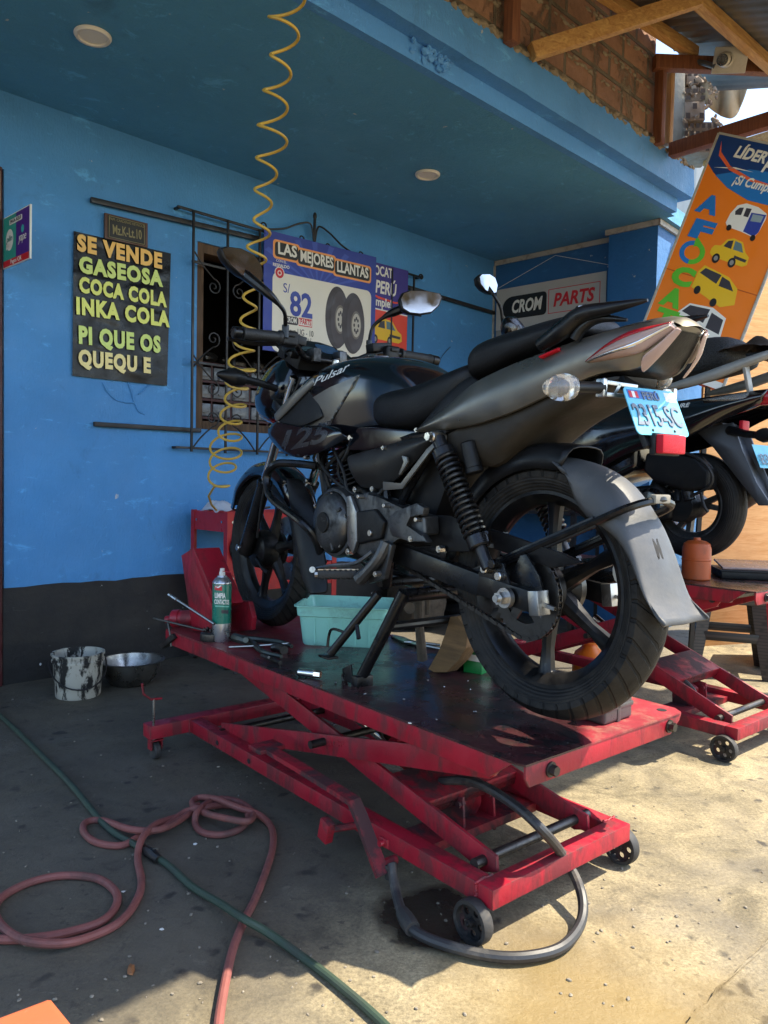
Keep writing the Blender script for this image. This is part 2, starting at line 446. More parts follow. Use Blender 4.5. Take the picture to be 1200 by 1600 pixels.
# window: timber frame, dark room behind
wf = MB(); t = .045
for lo, hi in (((wx0, .01, wz0), (wx0+t, .13, wz1)), ((wx1-t, .01, wz0), (wx1, .13, wz1)), ((wx0+t, .012, wz1-.05), (wx1-t, .13, wz1)), ((wx0+t, .008, wz0), (wx1-t, .13, wz0+.045))):
    wf.lohi(lo, hi, .003)
win = wf.build('window', wood_mat('window_timber', '#3a281b', '#6a5038', (20, 20, 2)), B, 'open window in an unpainted timber frame')
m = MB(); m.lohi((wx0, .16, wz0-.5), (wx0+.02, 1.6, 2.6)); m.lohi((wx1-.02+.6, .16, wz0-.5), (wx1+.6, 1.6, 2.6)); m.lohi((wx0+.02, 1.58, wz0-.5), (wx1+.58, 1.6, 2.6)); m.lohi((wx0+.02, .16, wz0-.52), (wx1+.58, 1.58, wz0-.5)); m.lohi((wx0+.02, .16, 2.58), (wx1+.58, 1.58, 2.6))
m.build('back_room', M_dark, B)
# side wall + pilaster built in the same building, measured in S and carried into W
SW = W.i @ S.m
def in_w(fn):
    mb = MB(); fn(mb)
    for v in mb.bm.verts: v.co = SW @ v.co
    return mb
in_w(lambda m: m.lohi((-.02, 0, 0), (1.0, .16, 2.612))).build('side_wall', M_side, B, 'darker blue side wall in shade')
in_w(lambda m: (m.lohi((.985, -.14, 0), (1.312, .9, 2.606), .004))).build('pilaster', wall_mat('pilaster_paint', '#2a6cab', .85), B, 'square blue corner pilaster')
def trims(m):
    m.lohi((.012, -.012, 2.572), (.984, -.002, 2.606)); m.lohi((.0, -.012, 1.2), (.018, -.002, 2.571))
    m.lohi((.965, -.155, 2.572), (1.33, -.1415, 2.606)); m.lohi((1.3135, -.155, 2.572), (1.33, .5, 2.606))
in_w(trims).build('ceiling_trim', M_trim, B, 'thin white trim under the ceiling')
# slab, drop and outer beam
m = MB(); m.lohi((-4.2, -1.41, 2.608), (3.0, .16, 2.72))
def slab_ext(mb): mb.lohi((-.2, -.3, 2.609), (1.36, .95, 2.71))
m.build('ceiling', M_ceil, B, 'flat ceiling painted dull blue')
in_w(slab_ext).build('ceiling_return', M_ceil, B)
m = MB(); m.lohi((-4.2, -1.45, 2.607), (2.94, -1.41, 2.69)); m.build('drip_edge', M_beam, B)
m = MB()
# outer face: gridded so that the top edge can be ragged and the paint lumpy
ns = 160; rows = []
for j, z in enumerate((2.685, 2.70, 2.74, 2.80, 2.86)):
    row = []
    for i in range(ns+1):
        s_ = -4.2+7.2*i/ns
        zz = z + (random.uniform(-.010, .014) if j == 4 else 0)
        row.append(m.v((s_, -1.525+random.uniform(-.0016, .0016)+(.006 if j == 4 else 0), zz)))
    rows.append(row)
for a, b in zip(rows, rows[1:]):
    for i in range(ns): m.face([a[i], a[i+1], b[i+1], b[i]])
bk = [m.v((-4.2+7.2*i/ns, -1.41, 2.687)) for i in range(ns+1)]; tp = [m.v((-4.2+7.2*i/ns, -1.36, 2.86)) for i in range(ns+1)]
for i in range(ns):
    m.face([bk[i], bk[i+1], rows[0][i+1], rows[0][i]]); m.face([rows[-1][i], rows[-1][i+1], tp[i+1], tp[i]])
m.face([rows[k][-1] for k in range(5)]+[tp[-1], bk[-1]])
m.build('edge_beam', M_beam, B, 'pale blue beam along the front of the overhang, chipped at one spot', ang=60)
# broken lumps of plaster where the beam is damaged
m = MB()
c = W.py(700, 90, -1.47)
for k in range(90):
    p = c+V((random.gauss(-.06, .06), random.uniform(.004, .02), random.gauss(.02, .035)))
    m.ell(p, [random.uniform(.006, .03), random.uniform(.004, .010), random.uniform(.005, .018)], M.Rotation(random.uniform(0, 3), 4, 'Y'), 7, 5)
m.jitter(.004).build('broken_plaster', M_beam, B, 'cracked lumps of painted plaster', ang=25)['kind'] = 'stuff'
# brick parapet with ragged mortar bed
m = MB(); 
m.lohi((-4.2, -1.50, 2.862), (2.515, -1.36, 3.5))
par = m.build('brick_parapet', M_brick, B, 'bare brick upper wall with rough mortar')
m = MB(); rowsA = []
for i in range(400):
    s_ = random.uniform(-.2, 3.0); r_ = random.uniform(.006, .022)
    m.ell((s_, -1.508+random.uniform(-.012, .008), 2.862+random.uniform(-.012, .014)), (r_*1.5, r_*.8, r_*.7), M.Rotation(random.uniform(-.5, .5), 4, 'Y'), 6, 4)
for i in range(330):
    s_ = random.uniform(1.0, 2.45); k = random.choice([0, 0, 1, 2, 3, 4]); z = 2.862+.145*k+random.uniform(-.012, .012); r_ = random.uniform(.004, .012)
    m.ell((s_, -1.503, z), (r_*2.2, r_*.6, r_*.8), None, 6, 4)
m.jitter(.0025).build('mortar_bed', M_mortar, B, 'ragged mortar squeezed out over the beam', ang=25)['kind'] = 'stuff'
# door at the far left
m = MB(); m.lohi((-.475, -.02, 0), (-.432, .12, 2.262), .004); m.lohi((-1.4, -.02, 2.2625), (-.432, .12, 2.2745), .003)
dr = MB(); dr.lohi((-1.4, .02, .01), (-.478, .06, 2.26)); 
for z in (.15, 1.1): dr.lohi((-1.3, .012, z), (-.56, .0198, z+.85), .004)
M_maroon = paint('maroon_door_paint', '#4a1b1d', .5, var=.3, dirt=.5, ds=14, dcol=(.05, .03, .02))
d_ = dr.build('door', M_maroon, B); m.build('door_frame', M_maroon, d_, 'maroon steel door frame scuffed at the edge')
m = MB(); m.lohi((-.474, -.028, 2.08), (-.44, -.0205, 2.255), .002); m.build('door_head_board', M_oldwood, d_)
# old shutter rails
for p0, p1 in (((-.045, -.02, 2.238), (.9, -.02, 2.276)), ((-.025, -.02, 1.192), (.55, -.02, 1.195)), ((2.0, -.02, 2.236), (3.02, -.02, 2.22))):
    m = MB(); m.bar(p0, p1, .02, .026 if p0[2] > 2 else .022, (0, 0, 1), .004); m.build('shutter_rail', M_iron, B, 'black steel rail fixed across the blue wall')
# window grille with scrolls
m = MB(); d0 = -.045
gx0, gx1, gz0, gz1 = .40, 2.185, 1.10, 2.315
for z in (gz0, 1.545, 2.06, gz1-.0): m.bar((gx0-.01 if z in (gz0, gz1) else gx0+.075, d0, z), (gx1+.012, d0, z), .012, .012, b=.001)
nb = 9
for k in range(nb):
    x = gx0+.075+(gx1-gx0-.15)*k/(nb-1); m.bar((x, d0-.0125, gz0-.02), (x, d0-.0125, gz1+.0), .011, .011, (0, 1, 0), .001)
for x in (gx0, gx1):
    for z in (gz0, gz1): m.bar((x, d0, z), (x, 0, z), .012, .012)
def scroll(cx, cz, r0, turns, a0, sgn, n=26):
    out = []
    for i in range(n):
        t = i/(n-1); a = a0+sgn*turns*2*math.pi*t; r = r0*(1-t*.86)
        out.append(V((cx+r*math.cos(a), d0-.006, cz+r*math.sin(a))))
    return out
for k in range(nb-1):
    x0 = gx0+.075+(gx1-gx0-.15)*k/(nb-1); w = (gx1-gx0-.15)/(nb-1); xc = x0+w/2
    for (cz, up) in ((1.42, 1), (1.68, -1), (1.95, 1), (1.26, -1)):
        sg = 1 if k % 2 == 0 else -1
        m.tube(scroll(xc+sg*w*.12, cz, .043, 1.5, R(90*up), -sg*up), .0042, 6)
        m.tube([(xc-sg*w*.45, d0-.006, cz+up*.16), (xc-sg*w*.2, d0-.006, cz+up*.1), (xc+sg*w*.12, d0-.006, cz+up*.043)], .0042, 6, sm=5)
# crown above the top rail
xc = W.py(492, 333, d0).x
m.bar((xc, d0, gz1), (xc, d0, gz1+.16), .012, .012, (0, 1, 0)); m.ell((xc, d0, gz1+.175), (.012, .012, .022), None, 8, 6)
for sg in (-1, 1):
    m.tube([(xc+sg*.005, d0, gz1+.03), (xc+sg*.03, d0, gz1+.12), (xc+sg*.11, d0, gz1+.105), (xc+sg*.22, d0, gz1+.05), (xc+sg*.36, d0, gz1+.012)], .0055, 6, sm=8)
    m.tube(scroll(xc+sg*.36, gz1+.03, .024, 1.3, R(-90), sg), .0045, 6)
    m.tube(scroll(xc+sg*.1, gz1+.02, .022, 1.3, R(-90), -sg), .0045, 6)
m.tube(scroll(gx1+.0, gz1-.0, .02, 1.2, R(180), -1), .006, 6)
m.build('window_grille', M_iron, B, 'black wrought iron grille with scrolls')

# ================================================================ roof outside: timber frame + corrugated sheet
SUN = V((.66, .02, 1.0))
sunW = W.i.to_3x3() @ SUN
ZR, KR = 3.45, .3
def lift(px, py, z=0.0):
    q = W.i @ at_floor(px, py, z); t = (ZR+KR*(q.y+1.5)-q.z)/(1-KR*sunW.y); return q+sunW*t
def roofpt(px, py, dz=0):
    d = W.i.to_3x3() @ ray(px, py); o = W.i @ CAM; t = (ZR+dz+KR*(o.y+1.5)-o.z)/(d.z-KR*d.y); return o+d*t
RF = thing('lean_to_roof', 'corrugated metal lean-to roof on rough timber above the brick wall', 'roof', W)
ea, eb = lift(140, 1600), lift(380, 1480); dE = (ea.y+eb.y)/2
outer = [(-1.6, dE), (2.4, dE), (3.2, dE+.05), (3.3, -2.6), (3.3, -1.86), (3.2, -1.52)]
def out_d(s):
    """outermost d of the sheet at station s"""
    best = None
    for (a, b) in zip(outer, outer[1:]):
        lo, hi = sorted((a[0], b[0]))
        if lo <= s <= hi and hi-lo > 1e-6:
            t = (s-a[0])/(b[0]-a[0]); d = a[1]+(b[1]-a[1])*t
            best = d if best is None else min(best, d)
    return -1.6 if best is None else best
m = MB(); prev = None; s_ = -1.5; step = .0095*2
while s_ < 3.36:
    dd = out_d(s_); dz = .009*math.cos(2*math.pi*s_/.076)
    col_ = []
    for k in range(5):
        d = -1.515+(dd+1.515)*k/4; col_.append(m.v((s_, d, ZR+KR*(d+1.5)+dz)))
    if prev:
        for k in range(4): m.face([prev[k], prev[k+1], col_[k+1], col_[k]])
    prev = col_; s_ += step
sh = m.build('roof_sheet', M_tin, RF, ang=180)
so = sh.modifiers.new('th', 'SOLIDIFY'); so.thickness = .0012
# timber
def tb(name, p0, p1, w, h, mat, up=(0, 0, 1)):
    m = MB(); m.bar(p0, p1, w, h, up, .003); return m.build(name, mat, RF)
tb('post', (1.135, -1.55, 2.835), (1.135, -1.55, 3.42), .055, .05, M_timber2, (0, 1, 0))
tb('brace', (1.29, -1.545, 2.862), tuple(roofpt(1092, -2, -.075)), .05, .07, M_timberx)
tb('rafter', tuple(roofpt(930, -18, -.05)), tuple(roofpt(1086, 84, -.05)), .05, .06, M_timberx)
pa, pb = roofpt(1082, -6, -.05), roofpt(1196, 96, -.05); dv = (pb-pa).normalized()
tb('purlin', tuple(pa-dv*2.5), tuple(pb+dv*.15), .05, .06, M_timberx)
tb('purlin', (-2.3, -3.3, ZR+KR*-1.8-.055), (3.3, -3.3, ZR+KR*-1.8-.055), .05, .07, M_timberx)
q0 = W.py(1022, 98, -1.53); q1 = W.m.inverted() @ at_depth(1206, 106, 4.35)
tb('cross_beam', tuple(q0), tuple(q1), .05, .075, M_timber2)
for px in (1029, 1042):
    p = W.py(px, 226, -1.54 if px < 1035 else -1.50); p2 = W.py(px, 96, -1.54 if px < 1035 else -1.50)
    tb('post', (p.x, p.y, p.z), (p.x, p.y, p2.z), .045, .05, M_timber2 if px < 1035 else M_timber, (0, 1, 0))
q0 = W.py(1048, 236, -1.54); d_ = V((0, -1, 0))
tb('tie_beam', tuple(q0), (q0.x, q0.y-2.2, q0.z), .06, .075, M_timber2)
tb('tie_beam', (q0.x+.9, q0.y+.2, q0.z+.28), (q0.x+.9, q0.y-2.2, q0.z+.30), .06, .1, M_timberx)
for px, d in ((3.3, -3.45), (-2.25, -3.45)):   # posts that carry the outer purlin, outside the view
    tb('post', (px, d, 0), (px, d, ZR+KR*(d+1.5)-.05), .09, .09, M_timber2, (0, 1, 0))
# ================================================================ hydraulic bike lifts
M_red = paint('red_lift_paint', (.40, .012, .03), .42, var=.4, vs=5, dirt=.6, dcol=(.035, .014, .014), ds=15, dlo=.48, dhi=.60, bump=.25, bs=45, rvar=.15, wear=((.16, .10, .09), .5), stretch=(1, 1, .35), edge=((.05, .035, .03), .006))
M_red2 = paint('worn_red_paint', (.34, .012, .025), .5, var=.4, vs=7, dirt=.9, dcol=(.028, .018, .018), ds=9, dlo=.44, dhi=.56, bump=.2, bs=40)
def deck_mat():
    N = Nodes('oily_shaded_deck')
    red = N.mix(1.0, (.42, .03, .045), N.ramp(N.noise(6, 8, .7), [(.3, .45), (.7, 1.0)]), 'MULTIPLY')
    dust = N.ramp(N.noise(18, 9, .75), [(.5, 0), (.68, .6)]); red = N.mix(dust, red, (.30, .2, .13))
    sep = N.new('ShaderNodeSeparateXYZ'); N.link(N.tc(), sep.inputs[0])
    # black rubbery grime, thin in front; painted shadow edge at the far rear corner
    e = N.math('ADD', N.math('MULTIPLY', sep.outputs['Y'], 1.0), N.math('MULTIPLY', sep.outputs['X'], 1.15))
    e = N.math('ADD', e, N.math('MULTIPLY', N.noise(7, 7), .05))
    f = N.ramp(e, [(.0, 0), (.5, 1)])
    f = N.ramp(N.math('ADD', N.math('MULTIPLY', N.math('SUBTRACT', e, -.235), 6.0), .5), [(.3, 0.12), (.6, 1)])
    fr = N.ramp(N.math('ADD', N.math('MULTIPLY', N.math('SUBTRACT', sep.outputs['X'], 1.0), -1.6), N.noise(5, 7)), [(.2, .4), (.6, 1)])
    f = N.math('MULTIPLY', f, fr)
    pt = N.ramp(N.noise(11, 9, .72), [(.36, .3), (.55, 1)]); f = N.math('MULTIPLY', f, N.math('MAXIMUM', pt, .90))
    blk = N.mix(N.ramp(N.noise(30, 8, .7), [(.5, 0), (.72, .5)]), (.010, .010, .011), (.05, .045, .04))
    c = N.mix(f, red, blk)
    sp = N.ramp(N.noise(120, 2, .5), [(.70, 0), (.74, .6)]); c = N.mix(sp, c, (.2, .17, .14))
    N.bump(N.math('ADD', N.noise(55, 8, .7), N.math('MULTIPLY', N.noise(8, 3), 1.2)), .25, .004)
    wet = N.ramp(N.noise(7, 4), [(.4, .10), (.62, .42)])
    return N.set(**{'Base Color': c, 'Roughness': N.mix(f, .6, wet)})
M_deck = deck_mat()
M_steel = paint('bare_steel', (.42, .41, .39), .32, 1.0, var=.3, dirt=.5, ds=30, dcol=(.06, .05, .04))
M_chrome = paint('chrome', (.72, .72, .70), .12, 1.0, var=.08)
M_dsteel = paint('dark_steel', (.09, .085, .08), .4, .9, var=.3, dirt=.5, ds=25)
M_castor = paint('castor_rubber', (.028, .027, .026), .7, var=.3, dirt=.5, dcol=(.12, .1, .08), ds=14)
M_hose = paint('black_hose_rubber', (.03, .03, .032), .5, var=.3, dirt=.5, dcol=(.16, .14, .11), ds=12)

def castor_wheel(root, c, ax, r, w, holes=True, name='wheel'):
    m = MB(); ax = V(ax).normalized(); c = V(c)
    m.lathe([(r*.80, -w/2), (r*.97, -w/2), (r, -w*.38), (r, w*.38), (r*.97, w/2), (r*.80, w/2), (r*.78, w*.1), (r*.78, -w*.1), (r*.80, -w/2)], c, ax, 32)
    wh = m.build(name, M_castor, root)
    d = MB(); u = ax.orthogonal().normalized(); v = ax.cross(u)
    # cast disc with round openings, built as a ring of spokes round the holes
    nh = 5; N = 60
    def prof(z):
        outer, hole = [], []
        return z
    for z0 in (0,):
        seg = 12
        for k in range(nh):
            a0 = 2*math.pi*(k-.5)/nh; a1 = 2*math.pi*(k+.5)/nh; ac = (a0+a1)/2; hr = r*.16; hc = r*.5
            hp = [(hc*math.cos(ac)+hr*math.cos(ac+t), hc*math.sin(ac)+hr*math.sin(ac+t)) for t in [2*math.pi*i/seg for i in range(seg)]]
            op = []
            for i in range(seg):
                th = ac+2*math.pi*i/seg; dx, dy = math.cos(th), math.sin(th)
                # march from hole centre out to the wedge border
                px, py = hc*math.cos(ac), hc*math.sin(ac); t = 0
                while t < r:
                    t += r*.01; x, y = px+dx*t, py+dy*t; rr = math.hypot(x, y); an = (math.atan2(y, x)-ac+math.pi) % (2*math.pi)-math.pi
                    if rr > r*.79 or rr < r*.16 or abs(an) > math.pi/nh: break
                op.append((x, y))
            for off, fl in ((-w*.1, 0), (w*.1, 1)):
                A = [d.v(c+ax*off+u*p[0]+v*p[1]) for p in hp]; Bv = [d.v(c+ax*off+u*p[0]+v*p[1]) for p in op]
                d.bridge(A, Bv)
    d.cyl(c-ax*w*.62, c+ax*w*.62, r*.2, None, 14); d.cyl(c-ax*w*.8, c+ax*w*.8, r*.09, None, 8)
    d.build('wheel_disc', M_castor if not holes else paint_castor, wh, ang=30)
    return wh
paint_castor = paint('castor_disc_paint', (.02, .019, .019), .5, var=.3, dirt=.6, dcol=(.1, .03, .03), ds=20)

def make_lift(frame, zp, label, slide=0.0, full=True):
    T = thing('motorcycle_lift', label, 'bike lift', frame, 'red hydraulic motorcycle lifts')
    Wb = .50; Wp = .61
    # --- base frame
    m = MB(); z0, z1 = .077, .120
    m.lohi((.0665, -.046, z0), (1.40, 0, z1), .003); m.lohi((.0665, -Wb, z0), (1.40, -Wb+.046, z1), .003)
    m.lohi((.02, -Wb, z0+.001), (.066, .0, z1+.001), .003); m.lohi((1.4005, -Wb-.05, z0-.001), (1.46, .14, z1+.0015), .003)
    m.build('base_frame', M_red, T)
    for x in (1.2, 1.0): c = MB(); c.cyl((x, .0005, .096), (x, .0012, .096), .008, n=12); c.build('rail_hole', M_dark, T)
    for y in (.016, -Wb-.022): castor_wheel(T, (.058, y, .046), (0, 1, 0), .046, .026)
    for y in (.11, -Wb-.02):
        m = MB(); m.bar((1.43, y-.018, .035), (1.43, y-.018, .071), .03, .004, (0, 1, 0)); m.bar((1.43, y+.018, .035), (1.43, y+.018, .071), .03, .004, (0, 1, 0)); m.lohi((1.405, y-.02, .067), (1.455, y+.02, .0708))
        fk = m.build('castor_fork', M_red2, T)
        mm = MB(); mm.lathe([(0, -.011), (.026, -.011), (.03, -.007), (.03, .007), (.026, .011), (0, .011)], (1.43, y, .0305), (0, 1, 0), 20); mm.build('castor', M_castor, fk)
    # --- scissor arms
    La = 1.174; zb = .112; zt = zp-.052
    dz = zt-zb; dx = math.sqrt(La*La-dz*dz)
    xA0 = 1.24; xA1 = xA0-dx; xB0 = .115; xB1 = xB0+dx*.98
    def arm(p0, p1, y, th, h, taper=True):
        m = MB(); p0, p1 = V(p0), V(p1); d = (p1-p0).normalized(); n = V((-d.z, 0, d.x))
        if n.z < 0: n = -n
        e = .02
        pr = [p0-d*e-n*h*.5, p1+d*e*.2-n*h*.5, p1+d*(e+.02)-n*h*.1, p1+d*(e+.01)+n*h*.5, p0-d*e+n*h*.5]
        m.prism([V((p.x, y, p.z)) for p in pr], (0, th, 0), .002)
        m.prism([V((p.x, y-.022, p.z)) for p in (p0-d*e-n*h*.5, p1-n*h*.5, p1-n*(h*.5-.005), p0-d*e-n*(h*.5-.005))], (0, .0219, 0), .001)
        return m
    for y in (-.054, -Wb+.048): arm((xA0, 0, zb), (xA1, 0, zt), y, .008, .056).build('scissor_arm', M_red, T)
    for y in (-.085, -Wb+.085): arm((xB1, 0, zt), (xB0, 0, zb+.012), y, .010, .054).build('scissor_arm', M_red, T)
    # plates and pins across the arms
    tB = lambda t: V((xB0+(xB1-xB0)*t, 0, zb+.012+(zt-zb-.012)*t))
    pA, pB = tB(.17), tB(.29); dd = (pB-pA).normalized(); nn = V((-dd.z, 0, dd.x))
    m = MB(); m.prism([V((p.x, -Wb+.0945, p.z)) for p in (pA+nn*.026, pB+nn*.026, pB-nn*.004, pB+nn*.02, pA+nn*.02, pA-nn*.012)], (0, Wb-.1800, 0), .001)
    m.build('cross_plate', M_red2, T)
    pm = tB(.5)
    m = MB(); m.cyl((pm.x, .0, pm.z), (pm.x, -Wb+.0, pm.z), .011, n=12); m.build('pivot_pin', M_dsteel, T)
    m = MB(); m.cyl((xA1, -.04, zt), (xA1, -Wb+.04, zt), .012, n=12); m.build('pivot_pin', M_dsteel, T); m = MB(); m.cyl((xB0, -.045, zb+.012), (xB0, -Wb+.045, zb+.012), .012, n=12); m.build('pivot_pin', M_dsteel, T); m = MB(); m.cyl((xA0, -.03, zb), (xA0, -Wb+.03, zb), .012, n=12)
    m.build('pivot_pin', M_dsteel, T)
    # hydraulic ram
    m = MB(); ra = V((.32, -Wb/2, .125)); rb = tB(.62); rb = V((rb.x, -Wb/2, rb.z-.02)); d = (rb-ra).normalized()
    m.cyl(ra, ra+d*.30, .034, n=20, b=.004); m.cyl(ra+d*.0, ra+d*.03, .041, n=20, b=.003); m.cyl(ra+d*.28, ra+d*.31, .039, n=20, b=.003)
    ram = m.build('hydraulic_ram', M_red2, T); m = MB(); m.cyl(ra+d*.30, rb, .017, n=14); m.build('ram_rod', M_chrome, ram)
    m = MB()
    for y in (-Wb/2-.055, -Wb/2+.055):
        m.prism([(ra.x-.04, y, ra.z-.06), (ra.x+.045, y, ra.z-.06), (ra.x+.05, y, ra.z+.02), (ra.x+.015, y, ra.z+.055), (ra.x-.03, y, ra.z+.05)], (0, .008, 0), .002)
        m.cyl((ra.x+.03, y-.006, ra.z+.03), (ra.x+.03, y+.016, ra.z+.03), .009, n=8); m.cyl((ra.x-.02, y-.006, ra.z+.03), (ra.x-.02, y+.016, ra.z+.03), .009, n=8)
    m.lohi((ra.x-.05, -Wb+.05, .078), (ra.x+.05, -.0485, .1)); m.build('ram_bracket', M_red2, T)
    # --- platform
    x0, x1 = -.05+slide, 1.60+slide; zt_ = zp
    m = MB(); m.prism([(x0, -.006, zt_-.004), (x0+.02, .0, zt_-.004), (x1, .0, zt_-.004), (x1, -Wp, zt_-.004), (x0+.025, -Wp, zt_-.004), (x0-.002, -Wp+.02, zt_-.004)], (0, 0, .004))
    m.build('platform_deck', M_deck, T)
    m = MB(); fh = .046
    m.prism([(x0+.03, .0006, zt_-.0045), (x1, .0006, zt_-.0045), (x1, .0006, zt_-.004-fh), (x0+.09, .0006, zt_-.004-fh)], (0, -.005, 0), .001)
    m.prism([(x0+.03, -Wp-.0006, zt_-.0045), (x1, -Wp-.0006, zt_-.0045), (x1, -Wp-.0006, zt_-.004-fh), (x0+.09, -Wp-.0006, zt_-.004-fh)], (0, .005, 0), .001)
    m.lohi((x0+.09, -.03, zt_-.004-fh), (x1, -.0048, zt_-fh), .0005); m.lohi((x0+.09, -Wp+.0048, zt_-.004-fh), (x1, -Wp+.03, zt_-fh), .0005)
    # rear end plate, cropped at the outer end
    m.prism([(x0+.001, -.008, zt_-.0045), (x0+.001, -Wp+.012, zt_-.0045), (x0+.001, -Wp+.02, zt_-.02), (x0+.001, -Wp+.06, zt_-.048), (x0+.001, -.02, zt_-.048), (x0+.001, -.008, zt_-.03)], (.006, 0, 0), .001)
    m.lohi((x1-.006, -Wp+.006, zt_-.05), (x1, -.006, zt_-.0045))
    for x in (.4, .85, 1.25): m.lohi((x+slide, -Wp+.0055, zt_-.034), (x+.04+slide, -.0055, zt_-.0045), .001)
    m.build('platform_frame', M_red, T)
    for y in (-.085, -Wp+.07):
        m = MB(); m.cyl((x0-.016, y, zt_-.026), (x0+.004, y, zt_-.026), .011, n=6); m.cyl((x0-.003, y, zt_-.026), (x0+.0005, y, zt_-.026), .016, n=14); m.build('bolt', M_dsteel, T)
    m = MB(); m.lathe([(0, .0), (.012, 0), (.012, .0006), (0, .0006)], (x0+.035, -Wp+.045, zt_+.0002), (0, 0, 1), 14); m.build('deck_hole', M_dark, T)
    return T
L = Frame((.25, 1.50, 0), -40)
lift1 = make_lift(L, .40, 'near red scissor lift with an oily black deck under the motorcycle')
L2 = Frame((1.245, 2.572, 0), -40)
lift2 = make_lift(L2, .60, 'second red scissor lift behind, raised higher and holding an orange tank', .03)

# --- details only on the near lift: wheel clamp, pump pedal, jack crank, hydraulic hose
m = MB()
zt = .40
a = L.pz(283, 862, 0); 
# front wheel clamp: tilted jaw plate, pressing tube and fixed jaw
def Lp(px, py, y): return L.py(px, py, y)
yj = -.06
pj = [Lp(*p, yj) for p in ((283, 868), (300, 857), (335, 945), (338, 990), (300, 985))]
m = MB(); m.prism(pj, (-.0, -.012, 0), .003)
pj2 = [Lp(*p, yj) for p in ((296, 858), (303, 857), (340, 945), (333, 950))]
m.prism([p+V((0, .0002, 0)) for p in pj2], (0, -.10, 0), .002)
m.build('clamp_jaw', M_red, lift1)
q0, q1 = Lp(275, 967, -.05), Lp(345, 962, -.16)
m = MB(); d = (q1-q0).normalized(); m.cyl(q0, q1, .030, n=20, b=.003); m.cyl(q0-d*.012, q0+d*.02, .034, n=20, b=.003); m.cyl(q0-d*.04, q0, .014, n=12)
m.build('clamp_cylinder', M_red, lift1)
pj = [Lp(*p, -.19) for p in ((345, 935), (388, 940), (394, 965), (392, 985), (345, 990))]
m = MB(); m.prism(pj, (0, -.02, 0), .004); m.build('clamp_jaw', M_red, lift1)
m = MB(); m.tube([Lp(264, 929, .02), Lp(335, 975, -.03)], .0045, 8); m.tube([Lp(264, 929, .02), Lp(276, 937, .012)], .0065, 8); m.build('clamp_handle', M_steel, lift1)
m = MB(); m.tube([Lp(240, 966, .03), Lp(265, 972, .0), Lp(320, 985, -.06)], .004, 6); m.tube([Lp(262, 970, .0), Lp(266, 990, 0), Lp(268, 1010, 0)], .005, 6, sm=3)
m.prism([Lp(x, y, .012) for x, y in ((247, 1008), (268, 990), (273, 997), (252, 1014))], (0, -.02, 0), .003)
m.build('clamp_linkage', M_dsteel, lift1)
# jack screw crank standing on the front crossbar
m = MB(); cb = L.pz(240, 1133, .123)
k1 = L.px(236, 1093, cb.x); k2 = L.px(253, 1091, cb.x); k2b = L.px(224, 1084, cb.x); k3 = L.px(222, 1068, cb.x)
m.tube([cb+V((0, 0, -.05)), V((cb.x, cb.y, k1.z))], .0045, 8); m.build('jack_screw', M_steel, lift1)
m = MB(); m.tube([k2, k1, k2b], .004, 8); m.tube([k2b, k3], .004, 8); m.build('jack_crank', M_red2, lift1)
# foot pedal: a long flat step bar bent down to the pump, and a second small pedal
def strip(pts, y, w, th):
    mb = MB(); rings = []
    for i, p in enumerate(pts):
        a_ = pts[max(0, i-1)]; b_ = pts[min(len(pts)-1, i+1)]; d = (b_-a_).normalized(); n = V((-d.z, 0, d.x)); n = n if n.z > 0 else -n
        rings.append([p+V((0, w/2, 0))+n*th/2, p+V((0, -w/2, 0))+n*th/2, p+V((0, -w/2, 0))-n*th/2, p+V((0, w/2, 0))-n*th/2])
    mb.loft(rings); return mb
yp = .055
pts = [L.py(415, 1168, yp), L.py(470, 1200, yp), L.py(535, 1240, yp), L.py(553, 1252, yp), L.py(563, 1275, yp), L.py(598, 1368, yp)]
sb = strip(pts, yp, .034, .012); sb.lohi((pts[0].x-.03, yp-.045, pts[0].z-.006), (pts[0].x+.035, yp+.035, pts[0].z+.006), .002)
ped = sb.build('pump_pedal', M_red2, lift1)
m = MB(); c = L.py(600, 1316, yp+.012); m.box(c, (.028, .006, .02), None, .002); m.cyl(c, c+V((0, .014, 0)), .007, n=12); m.build('pedal_pin', M_red, ped)
m = MB(); c = L.py(510, 1297, .09); m.box(c, (.035, .022, .052), M.Rotation(R(-14), 4, 'Y'), .002); m.cyl(c+V((0, 0, 0)), (c.x-.03, -.005, c.z+.0), .009, n=10); m.build('release_pedal', M_red2, lift1); m = MB(); m.cyl((pts[-1].x+.02, 0, pts[-1].z+.012), (pts[-1].x+.02, yp-.016, pts[-1].z+.012), .012, n=10)
m.build('pump_valve', M_red2, lift1)
# hydraulic hose loop from the ram to the pump
hp = [L.py(690, 1220, -.18), L.py(740, 1222, -.15), L.py(800, 1255, -.135), L.py(850, 1300, -.13)]
zz = [(885, 1345, .09), (908, 1395, .05), (908, 1440, .022), (880, 1478, .016), (830, 1494, .016), (770, 1494, .016), (700, 1478, .016), (650, 1456, .018), (628, 1425, .025), (617, 1385, .04)]
hp += [L.pz(*z) for z in zz] + [L.py(612, 1350, .03)]
m = MB(); m.tube(hp, .0112, 10, sm=8); hs = m.build('hydraulic_hose', M_hose, lift1)
m = MB(); a_, b_ = L.pz(645, 1452, .02), L.pz(628, 1425, .026); m.tube([a_, a_.lerp(b_, .5), b_], [.017, .018, .015], 10); m.build('hose_sleeve', M_castor, hs); m = MB(); m.tube([L.py(612, 1372, .03), L.py(610, 1350, .03)], .016, 8); m.build('hose_fitting', M_castor, hs)
